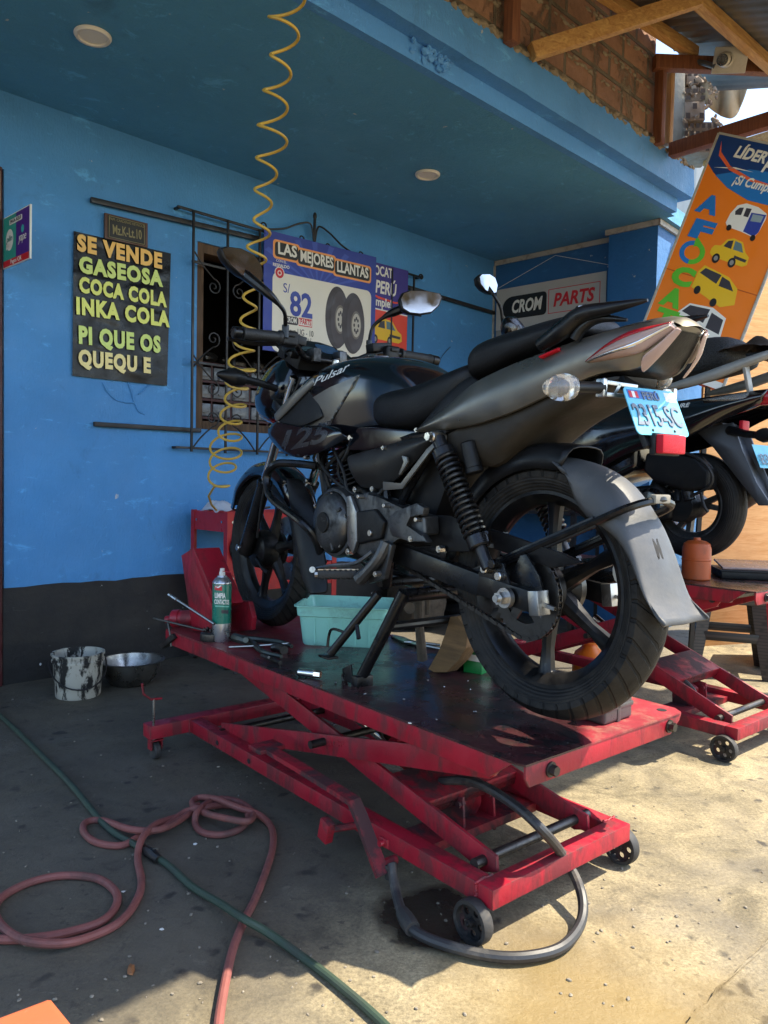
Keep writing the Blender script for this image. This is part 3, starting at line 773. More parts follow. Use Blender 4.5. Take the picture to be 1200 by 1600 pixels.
# second lift: braided hose
m = MB(); m.tube([L2.m.inverted() @ at_depth(*p) for p in ((1040, 1055, 2.95), (1065, 1062, 2.9), (1082, 1078, 2.85), (1088, 1092, 2.82))], .011, 8, sm=6); m.build('hydraulic_hose', M_hose, lift2)

# pressed letters on the near arm, weld beads at the frame corners
_pa, _pb = L.py(512, 1166, -.0455), L.py(562, 1168, -.0455)
text('pressed_lettering', 'RCP', M_red2, lift1, _pa, (_pb-_pa), V((0, 0, 1)), .022, width=.075, extrude=.0008, bold=.0004)
m = MB(); rs = random.Random(4)
for (p, q) in (((.066, -.046, .1215), (.066, 0, .1215)), ((.066, -.454, .1215), (.066, -.5, .1215)), ((1.4, -.05, .121), (1.4, 0, .121)), ((.066, .0005, .078), (.066, .0005, .12)), ((1.4, .0005, .075), (1.4, .0005, .12))):
    p, q = V(p), V(q)
    for k in range(14): m.ell(p.lerp(q, k/13)+V((rs.uniform(-.001, .001),)*3), (.004, .004, .003), None, 6, 4)
m.build('weld_bead', M_red2, lift1, ang=180)['kind'] = 'stuff'
# ================================================================ motorcycle on the near lift
from mathutils.bvhtree import BVHTree
M_gloss = paint('gloss_black_paint', (.004, .0045, .007), .14, var=.1, coat=.6, bump=.0, dirt=.2, dcol=(.022, .02, .018), ds=8, dlo=.55, dhi=.8, rvar=.06)
M_satin = paint('satin_grey_paint', (.21, .195, .165), .34, .8, var=.12, bump=.03, dirt=.12, dcol=(.09, .08, .06), ds=6)
M_silver = paint('silver_grey_decal', (.20, .19, .17), .38, .7, var=.08)
M_seat = paint('seat_vinyl', (.006, .006, .0065), .46, spec=.3, var=.15, bump=.25, bs=260, dirt=.15, dcol=(.02, .019, .017), ds=5)
M_plast = paint('black_plastic', (.007, .007, .0075), .42, var=.2, bump=.12, bs=160, spec=.28, dirt=.3, dcol=(.03, .027, .023), ds=10)
M_plastg = paint('faded_grey_plastic', (.078, .081, .085), .5, spec=.35, var=.25, bump=.1, bs=120, dirt=.4, dcol=(.17, .16, .145), ds=6, dlo=.5, dhi=.75, wear=((.22, .22, .21), .35))
M_brownp = paint('dusty_inner_plastic', (.028, .021, .013), .6, var=.5, vs=9, dirt=.7, dcol=(.02, .018, .014), ds=7, dlo=.45, dhi=.65, bump=.2)
M_frame = paint('black_frame_paint', (.005, .005, .0055), .30, spec=.38, var=.2, bump=.05, dirt=.35, dcol=(.025, .021, .017), ds=16)
M_eng = paint('engine_casting', (.12, .12, .12), .38, .8, var=.3, bump=.25, bs=110, dirt=.75, dcol=(.012, .011, .010), ds=12)
M_engd = paint('black_engine_casting', (.007, .007, .0075), .38, .2, spec=.35, var=.3, bump=.3, bs=90, dirt=.5, dcol=(.03, .026, .022), ds=12)
M_rim = paint('black_rim_paint', (.005, .005, .0055), .36, .0, spec=.35, var=.2, bump=.08, dirt=.45, dcol=(.035, .03, .025), ds=10)
M_mirror = paint('mirror_glass', (.50, .51, .50), .05, 1.0, var=.0, bump=0)
M_bolt = paint('zinc_bolt', (.62, .60, .56), .28, 1.0, var=.2, dirt=.3, ds=60)
M_spring = paint('spring_black', (.012, .012, .013), .3, .2, var=.2, dirt=.3, ds=30, dcol=(.08, .07, .06))
M_mud = paint('muddy_metal', (.13, .10, .07), .85, var=.5, vs=20, dirt=.6, dcol=(.03, .026, .02), ds=24, bump=.5)
M_greyclip = paint('dusty_clip', (.25, .23, .19), .7, var=.4, vs=40)
M_rubber = paint('grip_rubber', (.012, .012, .012), .6, var=.2, bump=.4, bs=200)
def glassy(name, col, trans=.85, rough=.08):
    N = Nodes(name); N.set(**{'Base Color': col, 'Roughness': rough, 'Transmission Weight': trans, 'IOR': 1.45}); return N.m
M_lens_c = glassy('clear_lens', (.9, .88, .84), .8); M_lens_r = glassy('red_lens', (.55, .02, .03), .45, .12)
M_lens_sm = glassy('smoked_lens', (.62, .42, .36), .45)
M_amber = paint('amber_bulb', (.75, .22, .03), .3, bump=0)
M_refl = paint('red_reflector', (.5, .008, .02), .4, var=.15, bump=.4, bs=500, spec=.2)
M_refsil = paint('lamp_reflector', (.8, .8, .8), .12, 1.0, bump=0)
def tyre_mat(name='tyre_rubber', dust=.5):
    N = Nodes(name)
    sep = N.new('ShaderNodeSeparateXYZ'); N.link(N.tc(), sep.inputs[0])
    a = N.math('ARCTAN2', sep.outputs['Z'], sep.outputs['X'])
    ay = N.math('ABSOLUTE', sep.outputs['Y'])
    ph = N.math('ADD', N.math('MULTIPLY', a, 42.0), N.math('MULTIPLY', ay, 150.0))
    ph = N.math('ADD', ph, N.math('MULTIPLY', N.noise(14, 4), 3.0))
    sn = N.math('SINE', ph)
    gr = N.ramp(N.math('ADD', N.math('MULTIPLY', sn, .5), .5), [(.84, 0), (.95, 1)])
    rr = N.math('SQRT', N.math('ADD', N.math('POWER', sep.outputs['X'], 2.0), N.math('POWER', sep.outputs['Z'], 2.0)))
    tread = N.ramp(rr, [(.0, 0), (1, 1)]); tm = N.math('GREATER_THAN', rr, .252)
    gr = N.math('MULTIPLY', gr, tm)
    rings = N.math('MULTIPLY', N.math('SINE', N.math('MULTIPLY', rr, 900.0)), N.math('SUBTRACT', 1.0, tm))
    d = N.ramp(N.noise(13, 9, .72, None, .4), [(.42, 0), (.7, dust)])
    c = N.mix(d, (.009, .0088, .0088), (.06, .053, .044)); c = N.mix(N.math('MULTIPLY', gr, .85), c, (.007, .007, .007))
    h = N.math('ADD', N.math('MULTIPLY', gr, -1.2), N.math('ADD', N.math('MULTIPLY', rings, .10), N.math('MULTIPLY', N.noise(60, 6, .7), .35)))
    N.bump(h, .8, .006)
    return N.set(**{'Base Color': c, 'Roughness': N.mix(d, .55, .9), 'Specular IOR Level': .25})
M_tyre = tyre_mat()

BK = Frame((.41, 1.69, 0), -36)
def b(px, py, v): return BK.py(px, py, v)
BIKE = thing('motorcycle', 'black street motorcycle with grey tail standing on the near red lift', 'motorcycle', BK)
def mir(p): return V((p[0], -p[1], p[2]))

def wheel(root, c, Rt, wt, rim_r, ns, a0, mt, mr, tread=True, hub_w=.13):
    """tyre + rim + spokes + hub, origin at the axle"""
    E = bpy.data.objects.new('wheel', None)
    m = MB(); w = wt/2
    prof = [(rim_r-.004, -w*.62), (rim_r+.012, -w*.80), (rim_r+(Rt-rim_r)*.35, -w*.99), (rim_r+(Rt-rim_r)*.6, -w), (Rt-.022, -w*.86), (Rt-.006, -w*.5), (Rt, -w*.16), (Rt, w*.16), (Rt-.006, w*.5), (Rt-.022, w*.86), (rim_r+(Rt-rim_r)*.6, w), (rim_r+(Rt-rim_r)*.35, w*.99), (rim_r+.012, w*.80), (rim_r-.004, w*.62)]
    m.lathe(prof, (0, 0, 0), (0, 1, 0), 96)
    r = MB(); q = w*.66
    r.lathe([(rim_r+.003, -q), (rim_r+.004, -q+.006), (rim_r-.012, -q+.010), (rim_r-.022, -q*.35), (rim_r-.022, q*.35), (rim_r-.012, q-.010), (rim_r+.004, q-.006), (rim_r+.003, q), (rim_r-.008, q+.0), (rim_r-.030, q*.45), (rim_r-.033, 0), (rim_r-.030, -q*.45), (rim_r-.008, -q), (rim_r+.003, -q)], (0, 0, 0), (0, 1, 0), 80)
    s_ = MB()
    for k in range(ns):
        a = a0+2*math.pi*k/ns; d = V((math.cos(a), 0, math.sin(a))); t = V((-math.sin(a), 0, math.cos(a)))
        secs = []
        for rr, hw, hy in ((.035, .024, .024), (.09, .017, .017), (rim_r*.62, .013, .013), (rim_r-.035, .018, .015), (rim_r-.026, .028, .019)):
            secs.append([d*rr+t*hw*x+V((0, 1, 0))*hy*y for x, y in ((-1, -.5), (-.45, -1), (.45, -1), (1, -.5), (1, .5), (.45, 1), (-.45, 1), (-1, .5))])
        s_.loft(secs)
    h = MB(); h.lathe([(0, -hub_w/2), (.028, -hub_w/2), (.032, -hub_w*.42), (.062, -hub_w*.36), (.066, -hub_w*.2), (.045, -.01), (.045, .01), (.066, hub_w*.2), (.062, hub_w*.36), (.032, hub_w*.42), (.028, hub_w/2), (0, hub_w/2)], (0, 0, 0), (0, 1, 0), 32)
    wo = s_.build('wheel', mr, root); wo.location = c
    for nm, mb, mat in (('tyre', m, mt), ('rim', r, mr), ('hub', h, mr)):
        mb.build(nm, mat, wo, ang=40)
    return wo
RW = V((.043, 0, .714)); FWc = V((1.405, 0, .688))
rw = wheel(BIKE, RW, .294, .104, .222, 6, R(-88), M_tyre, M_rim)
fw_ = wheel(BIKE, FWc, .286, .084, .222, 6, R(-70), M_tyre, M_rim, hub_w=.1)

# ---- lofted bodies
def body(name, st, mat, sub=2, label=None, ang=180, parent=None):
    """st: list of (u, centre z_top, z_bot, half width, shoulder drop, belly factor)"""
    secs = []
    for (u, zt, zb_, w, dr, bl) in st:
        h = zt-zb_
        half = [(0, zt), (.5*w, zt-.1*dr), (.86*w, zt-.55*dr), (w, zt-dr-.15*h), (w*(.5+.5*bl), zb_+.25*h), (w*bl, zb_+.04*h), (w*.4*bl, zb_)]
        ring = [V((u, y, z)) for y, z in half]+[V((u, -y, z)) for y, z in reversed(half[1:])]
        secs.append(ring)
    m = MB(); m.loft(secs); return m.build(name, mat, parent or BIKE, label, sub, ang)
tank = body('fuel_tank', [(1.09, 1.215, 1.10, .10, .03, .85), (1.04, 1.250, 1.06, .138, .03, .85), (.95, 1.290, 1.04, .148, .035, .85), (.82, 1.313, 1.04, .158, .035, .85), (.70, 1.312, 1.045, .153, .04, .8), (.58, 1.300, 1.06, .130, .045, .8), (.49, 1.268, 1.07, .104, .04, .85), (.43, 1.21, 1.08, .09, .03, .85), (.405, 1.17, 1.09, .075, .02, .9)], M_gloss)

M_satin2 = paint('dark_satin_cover', (.035, .034, .032), .36, .6, var=.1, bump=.03)
def panel(top, bot, th=.006, bulge=.015, rows=6, side=1, power=1.0):
    """curved panel between two edge curves (lists of local points); bulges outwards along y"""
    n = len(top); m = MB(); outer, inner = [], []
    for j in range(rows+1):
        t = j/rows; ro, ri = [], []
        for i in range(n):
            p = top[i].lerp(bot[i], t)+V((0, bulge*math.sin(math.pi*t)**power, 0)); q = p-V((0, th, 0))
            ro.append(m.v((p.x, p.y*side, p.z))); ri.append(m.v((q.x, q.y*side, q.z)))
        outer.append(ro); inner.append(ri)
    for j in range(rows):
        for i in range(n-1):
            m.face([outer[j][i], outer[j][i+1], outer[j+1][i+1], outer[j+1][i]]); m.face([inner[j][i], inner[j+1][i], inner[j+1][i+1], inner[j][i+1]])
    for i in range(n-1):
        m.face([outer[0][i], inner[0][i], inner[0][i+1], outer[0][i+1]]); m.face([outer[-1][i], outer[-1][i+1], inner[-1][i+1], inner[-1][i]])
    for j in range(rows):
        m.face([outer[j][0], outer[j+1][0], inner[j+1][0], inner[j][0]]); m.face([outer[j][-1], inner[j][-1], inner[j+1][-1], outer[j+1][-1]])
    return m
def resample(pts, n):
    L_ = [0]
    for a, c in zip(pts, pts[1:]): L_.append(L_[-1]+(c-a).length)
    out = []
    for k in range(n):
        d = L_[-1]*k/(n-1)
        for i in range(len(pts)-1):
            if d <= L_[i+1]+1e-9:
                t = (d-L_[i])/max(1e-9, L_[i+1]-L_[i]); out.append(pts[i].lerp(pts[i+1], t)); break
    return out
def both(name, top, bot, mat, n=12, label=None, sub=1, **kw):
    res = []
    for sd in (1, -1):
        res.append(panel(resample(top, n), resample(bot, n), side=sd, **kw).build(name, mat, BIKE, label, sub, 50))
    return res
shr = both('tank_shroud', [b(418, 668, .165), b(426, 657, .168), b(445, 661, .168), b(472, 667, .168), b(515, 664, .160), b(531, 670, .155)], [b(424, 690, .165), b(440, 708, .168), b(468, 717, .168), b(512, 703, .162), b(545, 683, .152)], M_gloss, 12, bulge=.008)
fins = both('tank_fin', [b(427, 648, .166), b(455, 616, .166), b(490, 588, .150)], [b(431, 660, .166), b(450, 642, .164), b(492, 599, .149)], M_silver, 8, bulge=.003)
both('tank_front_panel', [b(430, 652, .155), b(455, 626, .152), b(492, 598, .142)], [b(438, 663, .158), b(470, 668, .158), b(505, 652, .152)], M_plast, 8, bulge=.002)
# lower belly of the shroud reaches back below the tank
both('tank_side_panel', [b(556, 668, .132), b(590, 667, .130), b(640, 672, .128), b(688, 674, .128)], [b(540, 704, .130), b(580, 704, .129), b(640, 690, .128), b(690, 681, .127)], M_gloss, 10, bulge=.001)
both('side_cover', [b(540, 712, .135), b(585, 700, .137), b(640, 684, .135), b(684, 678, .132)], [b(562, 762, .128), b(600, 766, .126), b(622, 748, .126), b(682, 690, .130)], M_satin2, 12, bulge=.012)
# inner air-box / battery body fills the triangle of the frame
m = MB(); m.prism([V((.66, .085, 1.06)), V((.30, .085, 1.10)), V((.30, .085, .98)), V((.36, .085, .86)), V((.60, .085, .86))], (0, -.17, 0), .01); m.build('air_box', M_plast, BIKE)

# ---- seat
def seat_ring(u, zc, w, zb_, crown=.012):
    half = [(0, zc), (.55*w, zc-crown*.25), (.88*w, zc-crown*1.3), (w, zc-.035), (w*.99, (zc+zb_)/2-.01), (w*.93, zb_), (w*.4, zb_-.004)]
    return [V((u, y, z)) for y, z in half]+[V((u, -y, z)) for y, z in reversed(half[1:])]
m = MB(); m.loft([seat_ring(*q) for q in ((.665, 1.188, .07, 1.125), (.645, 1.200, .105, 1.105), (.58, 1.205, .128, 1.092), (.50, 1.203, .138, 1.085), (.42, 1.206, .142, 1.083), (.33, 1.222, .140, 1.10), (.25, 1.243, .122, 1.15), (.215, 1.25, .10, 1.19))])
seat = m.build('seat', M_seat, BIKE, 'low black rider seat', 2, 180)
m = MB(); m.loft([seat_ring(*q) for q in ((.238, 1.262, .098, 1.205), (.228, 1.284, .110, 1.195), (.19, 1.294, .116, 1.20), (.10, 1.302, .113, 1.222), (.0, 1.312, .106, 1.245), (-.06, 1.315, .092, 1.262), (-.085, 1.30, .08, 1.268))])
m.build('pillion_seat', M_seat, BIKE, None, 2, 180)
# seat flank that runs down into the tail cover
both('seat_skirt', [b(655, 668, .131), b(690, 622, .128), b(715, 598, .122), b(737, 586, .114)], [b(650, 673, .132), b(700, 660, .132), b(735, 640, .126), b(760, 600, .114)], M_seat, 8, bulge=.004)

# ---- tail cover
topc = [b(652, 672, .134), b(700, 632, .132), b(738, 596, .124), b(800, 567, .115), b(860, 545, .106), b(910, 527, .095), (b(960, 512, .082)), b(1010, 500, .066), b(1056, 500, .040)]
botc = [b(656, 676, .134), b(700, 672, .134), b(745, 664, .130), b(800, 646, .122), b(850, 622, .113), b(905, 596, .10), b(950, 580, .085), b(1003, 583, .066), b(1062, 512, .038)]
both('tail_panel', topc, botc, M_satin, 18, label=None, bulge=.016, th=.01)
# top deck closing the tail and its soft underside
m = MB(); rows = []
for p in topc[3:]: rows.append([V((p.x, p.y-.004, p.z)), V((p.x, p.y*.5, p.z+.012)), V((p.x, 0, p.z+.016)), V((p.x, -p.y*.5, p.z+.012)), V((p.x, -p.y+.004, p.z))])
p = b(1061, 507, .046); rows.append([V((p.x-.004, p.y-.004, p.z-.006)), V((p.x-.010, p.y*.5, p.z)), V((p.x-.012, 0, p.z+.002)), V((p.x-.010, -p.y*.5, p.z)), V((p.x-.004, -p.y+.004, p.z-.006))])
m.loft(rows, closed=False); m.build('tail_top', M_satin, BIKE, sub=1, ang=180)
m = MB(); rows = []
for p in botc[5:]: rows.append([V((p.x, p.y-.004, p.z)), V((p.x, p.y*.5, p.z-.006)), V((p.x, -p.y*.5, p.z-.006)), V((p.x, -p.y+.004, p.z))])
m.loft(rows, closed=False); m.build('tail_underside', M_plast, BIKE, sub=1, ang=180)
m = MB()
for sd in (1, -1):
    pa = [b(*q) for q in ((660, 676, .115), (745, 664, .115), (800, 648, .108), (850, 624, .1), (905, 598, .09), (975, 585, .075))]
    pb = [b(*q) for q in ((735, 735, .095), (768, 742, .09), (790, 722, .085), (838, 672, .08), (872, 655, .075), (965, 602, .068))]
    rr = [[V((p.x, p.y*sd, p.z)), V(((p.x*.6+q.x*.4), (p.y*.6+q.y*.4)*sd+.012*sd, p.z*.6+q.z*.4)), V((q.x, q.y*sd, q.z)), V((q.x, 0, q.z+.02))] for p, q in zip(pa, pb)]
    m.loft(rr, closed=False)
m.build('under_tail_tray', M_brownp, BIKE, 'dusty plastic tray under the tail', 1, 60)

# ---- lamps, number plate
tl = [b(*q) for q in ((918, 566, .101), (950, 535, .098), (985, 515, .088), (1054, 502, .05))]; tb_ = [b(*q) for q in ((922, 568, .1015), (955, 561, .098), (1000, 552, .088), (1056, 512, .05))]
tail_l = []
for sd in (1, -1): tail_l.append(panel(resample(tl, 8), resample(tb_, 8), side=sd, bulge=.016, th=.012).build('tail_light', M_lens_sm, BIKE, 'long smoked tail lamp with red upper edge', 1, 50))
for o_, sd in zip(tail_l, (1, -1)):
    t2 = [p+V((0, .019, 0)) for p in resample(tl, 8)]; 
    a_ = resample(tl, 8); c_ = resample(tb_, 8)
    panel([p.lerp(q, .02)+V((0, .004, 0)) for p, q in zip(a_, c_)], [p.lerp(q, .28)+V((0, .0135, 0)) for p, q in zip(a_, c_)], side=sd, bulge=.003, th=.006).build('red_lens', M_lens_r, o_, None, 1, 50)
    panel([p.lerp(q, .62)+V((0, .0150, 0)) for p, q in zip(a_, c_)], [p.lerp(q, .76)+V((0, .0115, 0)) for p, q in zip(a_, c_)], side=sd, bulge=.002, th=.004).build('chrome_bar', M_refsil, o_, None, 1, 50)
tl2 = [b(*q) for q in ((1003, 556, .085), (1030, 535, .072), (1058, 510, .048))]; tb2 = [b(*q) for q in ((1001, 584, .070), (1030, 555, .062), (1064, 514, .042))]
for sd in (1, -1): panel(resample(tl2, 7), resample(tb2, 7), side=sd, bulge=.006, th=.01).build('tail_light_lower', M_lens_sm, BIKE, None, 1, 50)
m = MB(); rows = []
for p, q in zip(resample(tl2, 7), resample(tb2, 7)): rows.append([V((p.x+.006, p.y-.002, p.z)), V((p.x-.004, p.y*.4, p.z+.006)), V((p.x-.004, -p.y*.4, p.z+.006)), V((p.x+.006, -p.y+.002, p.z))])
rows.append([V((q.x+.006, y, q.z)) for q, y in ((tb2[0], .06), (tb2[0], .02), (tb2[0], -.02), (tb2[0], -.06))]) if False else None
m.loft(rows, closed=False); m.build('tail_end', M_satin, BIKE, sub=1, ang=180)
m = MB(); e_ = [b(*q, 0) for q in ((1003, 582), (1032, 556), (1062, 512))]; m.loft([[V((p.x+.004, w, p.z)), V((p.x-.006, 0, p.z-.004)), V((p.x+.004, -w, p.z))] for p, w in zip(e_, (.068, .06, .042))], closed=False); m.build('tail_end_lens', M_lens_r, BIKE, sub=1, ang=180)
for nm, s0, s1 in (('tail_flash', (865, 563), (935, 540)),):
    q = [b(842, 556, .124), b(872, 543, .117)]; r_ = [b(845, 560, .124), b(872, 548, .117)]
    for sd in (1, -1): panel(resample(q, 4), resample(r_, 4), side=sd, bulge=.004, th=.01).build('red_flash', M_refl, BIKE, None, 0, 50)
# plate
PTL, PTR, PBR, PBL = V((-.205, .098, 1.140)), V((-.205, -.070, 1.143)), V((-.250, -.062, 1.050)), V((-.250, .106, 1.046))
pu = (PTR-PTL).normalized(); pv_ = (PBL-PTL); pw, ph_ = (PTR-PTL).length, pv_.length; pv_.normalize(); pn = pv_.cross(pu).normalized()
if pn.x > 0: pn = -pn
def rrect(o, ux, uy, w, h, r, n=5):
    out = []
    for cx, cy, a0 in ((w-r, r, -90), (w-r, h-r, 0), (r, h-r, 90), (r, r, 180)):
        for k in range(n+1):
            a = R(a0+90*k/n); out.append(o+ux*(cx+r*math.cos(a))+uy*(cy+r*math.sin(a)))
    return out
M_plate = paint('plate_cyan', (.12, .50, .70), .45, var=.12, bump=.05, dirt=.25, dcol=(.3, .3, .28), ds=14)
m = MB(); m.prism(rrect(PTL, pu, pv_, pw, ph_, .012), -pn*.002, 0)
plate = m.build('number_plate', M_plate, BIKE, 'pale blue number plate reading 2315-SC')
def onplate(x, y, z=.0012): return PTL+pu*(x*pw)+pv_*(y*ph_)+pn*z
M_ink = paint('plate_digits', (.13, .16, .20), .5, bump=0); M_white = paint('white_ink', (.75, .75, .72), .5, bump=.02); M_redink = paint('red_ink', (.55, .02, .03), .5, bump=0); M_blueink = paint('deep_blue_ink', (.03, .14, .42), .5, bump=0)
m = MB(); m.prism([onplate(.05, .06, 0), onplate(.62, .06, 0), onplate(.62, .24, 0), onplate(.05, .24, 0)], pn*.0006); m.build('plate_band', M_blueink, plate)
m = MB(); m.prism([onplate(.76, .05, 0), onplate(.97, .05, 0), onplate(.97, .26, 0), onplate(.76, .26, 0)], pn*.0006); m.build('plate_sticker', M_white, plate)
for i, mt in enumerate((M_redink, M_white, M_redink)):
    m = MB(); x = .07+.055*i; m.prism([onplate(x, .09, .0007), onplate(x+.055, .09, .0007), onplate(x+.055, .23, .0007), onplate(x, .23, .0007)], pn*.0004); m.build('plate_flag_stripe', mt, plate)
text('plate_lettering', 'PERÚ', M_ink, plate, onplate(.31, .25), pu, -pv_, ph_*.23, bold=.0004, width=pw*.32)
text('plate_lettering', '2315-SC', M_ink, plate, onplate(.05, .80), pu, -pv_, ph_*.62, bold=.0008, width=pw*.88, extrude=.0015)
m = MB()
for x in (.3, .72): m.lathe([(0, 0), (.003, 0), (.003, .001), (0, .001)], onplate(x, .9, .0005), pn, 8)
m.build('plate_screw', M_dark, plate)
m = MB(); c = (PBL+PBR)/2+pv_*.022+pn*.004; m.box(c, (.02, .074, .036), None, .004); rf = m.build('plate_reflector', M_refl, BIKE, 'red reflector under the plate')
m = MB(); m.box(c+V((.012, 0, 0)), (.014, .08, .042), None, .003); m.bar((PTL+PTR)/2+V((.03, 0, .02)), c+V((.02, 0, -.01)), .1, .012, (1, 0, 0), .003)
m.bar((PTL+PTR)/2+V((.02, 0, .01)), (-.1, 0, 1.18), .09, .03, (0, 0, 1), .006); m.build('plate_bracket', M_plast, BIKE)
# indicators
def indicator(p_tip, p_in, sgn):
    p_tip, p_in = V(p_tip), V(p_in); d = (p_tip-p_in); Ln = d.length; d.normalize()
    m = MB(); m.lathe([(.012, 0), (.013, Ln*.45), (.016, Ln*.52)], p_in, d, 16); st = m.build('indicator', M_plast, BIKE)
    m = MB(); m.lathe([(.016, Ln*.50), (.025, Ln*.56), (.0285, Ln*.66), (.026, Ln*.78), (.016, Ln*.92), (.006, Ln*.99), (0, Ln)], p_in, d, 20); m.build('lens', M_lens_c, st)
    m = MB(); m.ell(p_in+d*Ln*.68, (.011, .011, .011), None, 10, 8); m.build('bulb', M_amber, st)
    m = MB(); m.lathe([(.0, Ln*.53), (.020, Ln*.55), (.024, Ln*.60)], p_in, d, 16); m.build('reflector', M_refsil, st)
li0, li1 = b(940, 606, .115), b(850, 605, .235)
indicator(li1, li0, 1); indicator(b(1050, 591, -.10), b(985, 597, -.03), -1)
for sd in (1, -1):
    p0 = V((li0.x, li0.y*sd, li0.z)); p1 = V((-.20, .045*sd, 1.135))
    m = MB(); m.bar(p0+V((0, 0, .012)), p1+V((0, 0, .008)), .006, .008, b=.001); m.bar(p0+V((0, 0, -.012)), p1+V((0, 0, -.012)), .006, .008, b=.001); m.bar(p0.lerp(p1, .35)+V((0, 0, -.01)), p0.lerp(p1, .5)+V((0, 0, .01)), .006, .006); m.box(p0, (.02, .012, .036), None, .003)
    m.build('indicator_bracket', M_bolt, BIKE)
# grab rail: two wings
for sd in (1, -1):
    m = MB(); pr = [b(846, 540, .112), b(880, 515, .118), b(908, 492, .116), b(950, 482, .108), b(1012, 469, .100)]
    m.tube([V((p.x, p.y*sd, p.z)) for p in pr], [.016, .02, .018, .013, .003], 10, sm=6)
    pr = [b(898, 530, .108), b(910, 512, .106), b(935, 498, .100), b(980, 500, .09)]
    m.tube([V((p.x, p.y*sd, p.z)) for p in pr], [.012, .012, .010, .003], 8, sm=5)
    m.build('grab_rail', paint_grab if 'paint_grab' in globals() else M_frame, BIKE, None, 0, 60)

# ---- rear mudguard, inner hugger, strap
pairs = [((886, 733), (900, 716)), ((889, 760), (935, 723)), ((905, 798), (968, 737)), ((928, 816), (994, 756)), ((955, 832), (1014, 785)), ((975, 856), (1030, 815)), ((990, 890), (1045, 857)), ((1001, 922), (1057, 900)), ((1009, 940), (1065, 930)), ((1024, 960), (1075, 951)), ((1044, 977), (1086, 971))]
secs = []
for e_, p_ in pairs:
    e, p = b(*e_, .068), b(*p_, -.040)
    z = lambda t, s: V((e.x*(1-t)+p.x*t, s*(.070 if t < .3 else .062 if t < .6 else .040 if t < .9 else 0), e.z*(1-t)+p.z*t))
    o_ = (p-e); n_ = V((p.x-RW.x, 0, p.z-RW.z)).normalized()
    L_ = [e, V((e.x*.62+p.x*.38, .072, e.z*.62+p.z*.38)), V((e.x*.28+p.x*.72, .066, e.z*.28+p.z*.72)), V((p.x, .044, p.z))-n_*.002, V((p.x, .015, p.z))+n_*.004]
    secs.append([V(q) for q in L_]+[V((q.x, -q.y, q.z)) for q in reversed(L_)])
m = MB(); m.loft(secs, closed=False)
fd = m.build('rear_mudguard', M_plastg, BIKE, 'long faded grey rear mudguard scraped near its lip', 1, 180)
md = fd.modifiers.new('th', 'SOLIDIFY'); md.thickness = .004; md.offset = -1
m = MB(); rows = []
for k in range(15):
    a = R(106-k*98/14); rr = .322-(.01*k/14); cx = V((RW.x+rr*math.cos(a), 0, RW.z+rr*math.sin(a))); ci = V((RW.x+(rr-.05)*math.cos(a), 0, RW.z+(rr-.05)*math.sin(a)))
    w = .066
    rows.append([V((ci.x, w, ci.z)), V((cx.x, w*.95, cx.z)), V((cx.x*1, w*.5, cx.z))+V((math.cos(a), 0, math.sin(a)))*.01, V((cx.x, -w*.5, cx.z))+V((math.cos(a), 0, math.sin(a)))*.01, V((cx.x, -w*.95, cx.z)), V((ci.x, -w, ci.z))])
m.loft(rows, closed=False); hg = m.build('inner_mudguard', M_brownp if False else M_plast, BIKE, 'black inner mudguard hugging the rear tyre', 1, 180)
md = hg.modifiers.new('th', 'SOLIDIFY'); md.thickness = .003; md.offset = -1
m = MB(); s0, s1 = b(742, 896, .105), b(930, 815, .078); s2, s3 = b(985, 792, .066), b(1018, 783, .022)
m.tube([s0, s1, s2, s3, V((s3.x-.006, 0, s3.z+.004)), mir(s3), mir(s2), mir(s1), mir(s0)], .0085, 8, sm=3); m.bar(s0, s1, .008, .024, b=.002); m.bar(mir(s0), mir(s1), .008, .024, b=.002)
m.build('mudguard_stay', M_frame, BIKE)
m = MB(); m.box((s3.x-.004, .0, s3.z+.004), (.016, .05, .018), None, .004); m.build('stay_clip', M_greyclip, BIKE)

# ---- swingarm, chain guard, sprocket, chain
AX = V((RW.x, .13, RW.z-.012))
for sd in (1, -1):
    m = MB(); p0, p1 = b(594, 852, .105), b(755, 914, .115); p2 = b(842, 942, .120)
    F_ = lambda p: V((p.x, p.y*sd, p.z))
    m.bar(F_(p0), F_(p1), .032, .052, b=.004); m.bar(F_(p1.lerp(p0, .04)), F_(p2), .03, .046, b=.003)
    sw = m.build('swingarm', M_frame, BIKE)
    m = MB(); m.box(F_(p2)+V((-.0, 0, 0)), (.028, .036, .052), M.Rotation(R(8), 4, 'Y'), .002); m.bar(F_(p2), F_(p2)+V((-.045, 0, -.006)), .008, .008); m.build('chain_adjuster', M_steel, sw)
    m = MB(); m.cyl((AX.x+.0, .14*sd, AX.z), (AX.x, .152*sd, AX.z), .022, n=24); m.cyl((AX.x, .152*sd, AX.z), (AX.x, .170*sd, AX.z), .0145, n=6); m.cyl((AX.x, .17*sd, AX.z), (AX.x, .178*sd, AX.z), .008, n=12); m.build('axle_nut', M_bolt, sw)
    for px, py in (((760, 889)), ((782, 900))):
        q = b(px, py, .135)
        m = MB(); m.cyl((q.x, .125*sd, q.z), (q.x, .146*sd, q.z), .0105, n=12, b=.002); m.build('bolt', M_bolt, sw)
    q = b(773, 881, .135)
    m = MB(); m.prism([F_(b(745, 905, .122)), F_(b(762, 876, .122)), F_(b(790, 880, .122)), F_(b(800, 915, .122)), F_(b(775, 922, .122))], (0, .008*sd, 0), .002); m.cyl((q.x, .125*sd, q.z), (q.x, .148*sd, q.z), .011, n=12, b=.002); m.build('lower_shock_bracket', M_frame, sw)
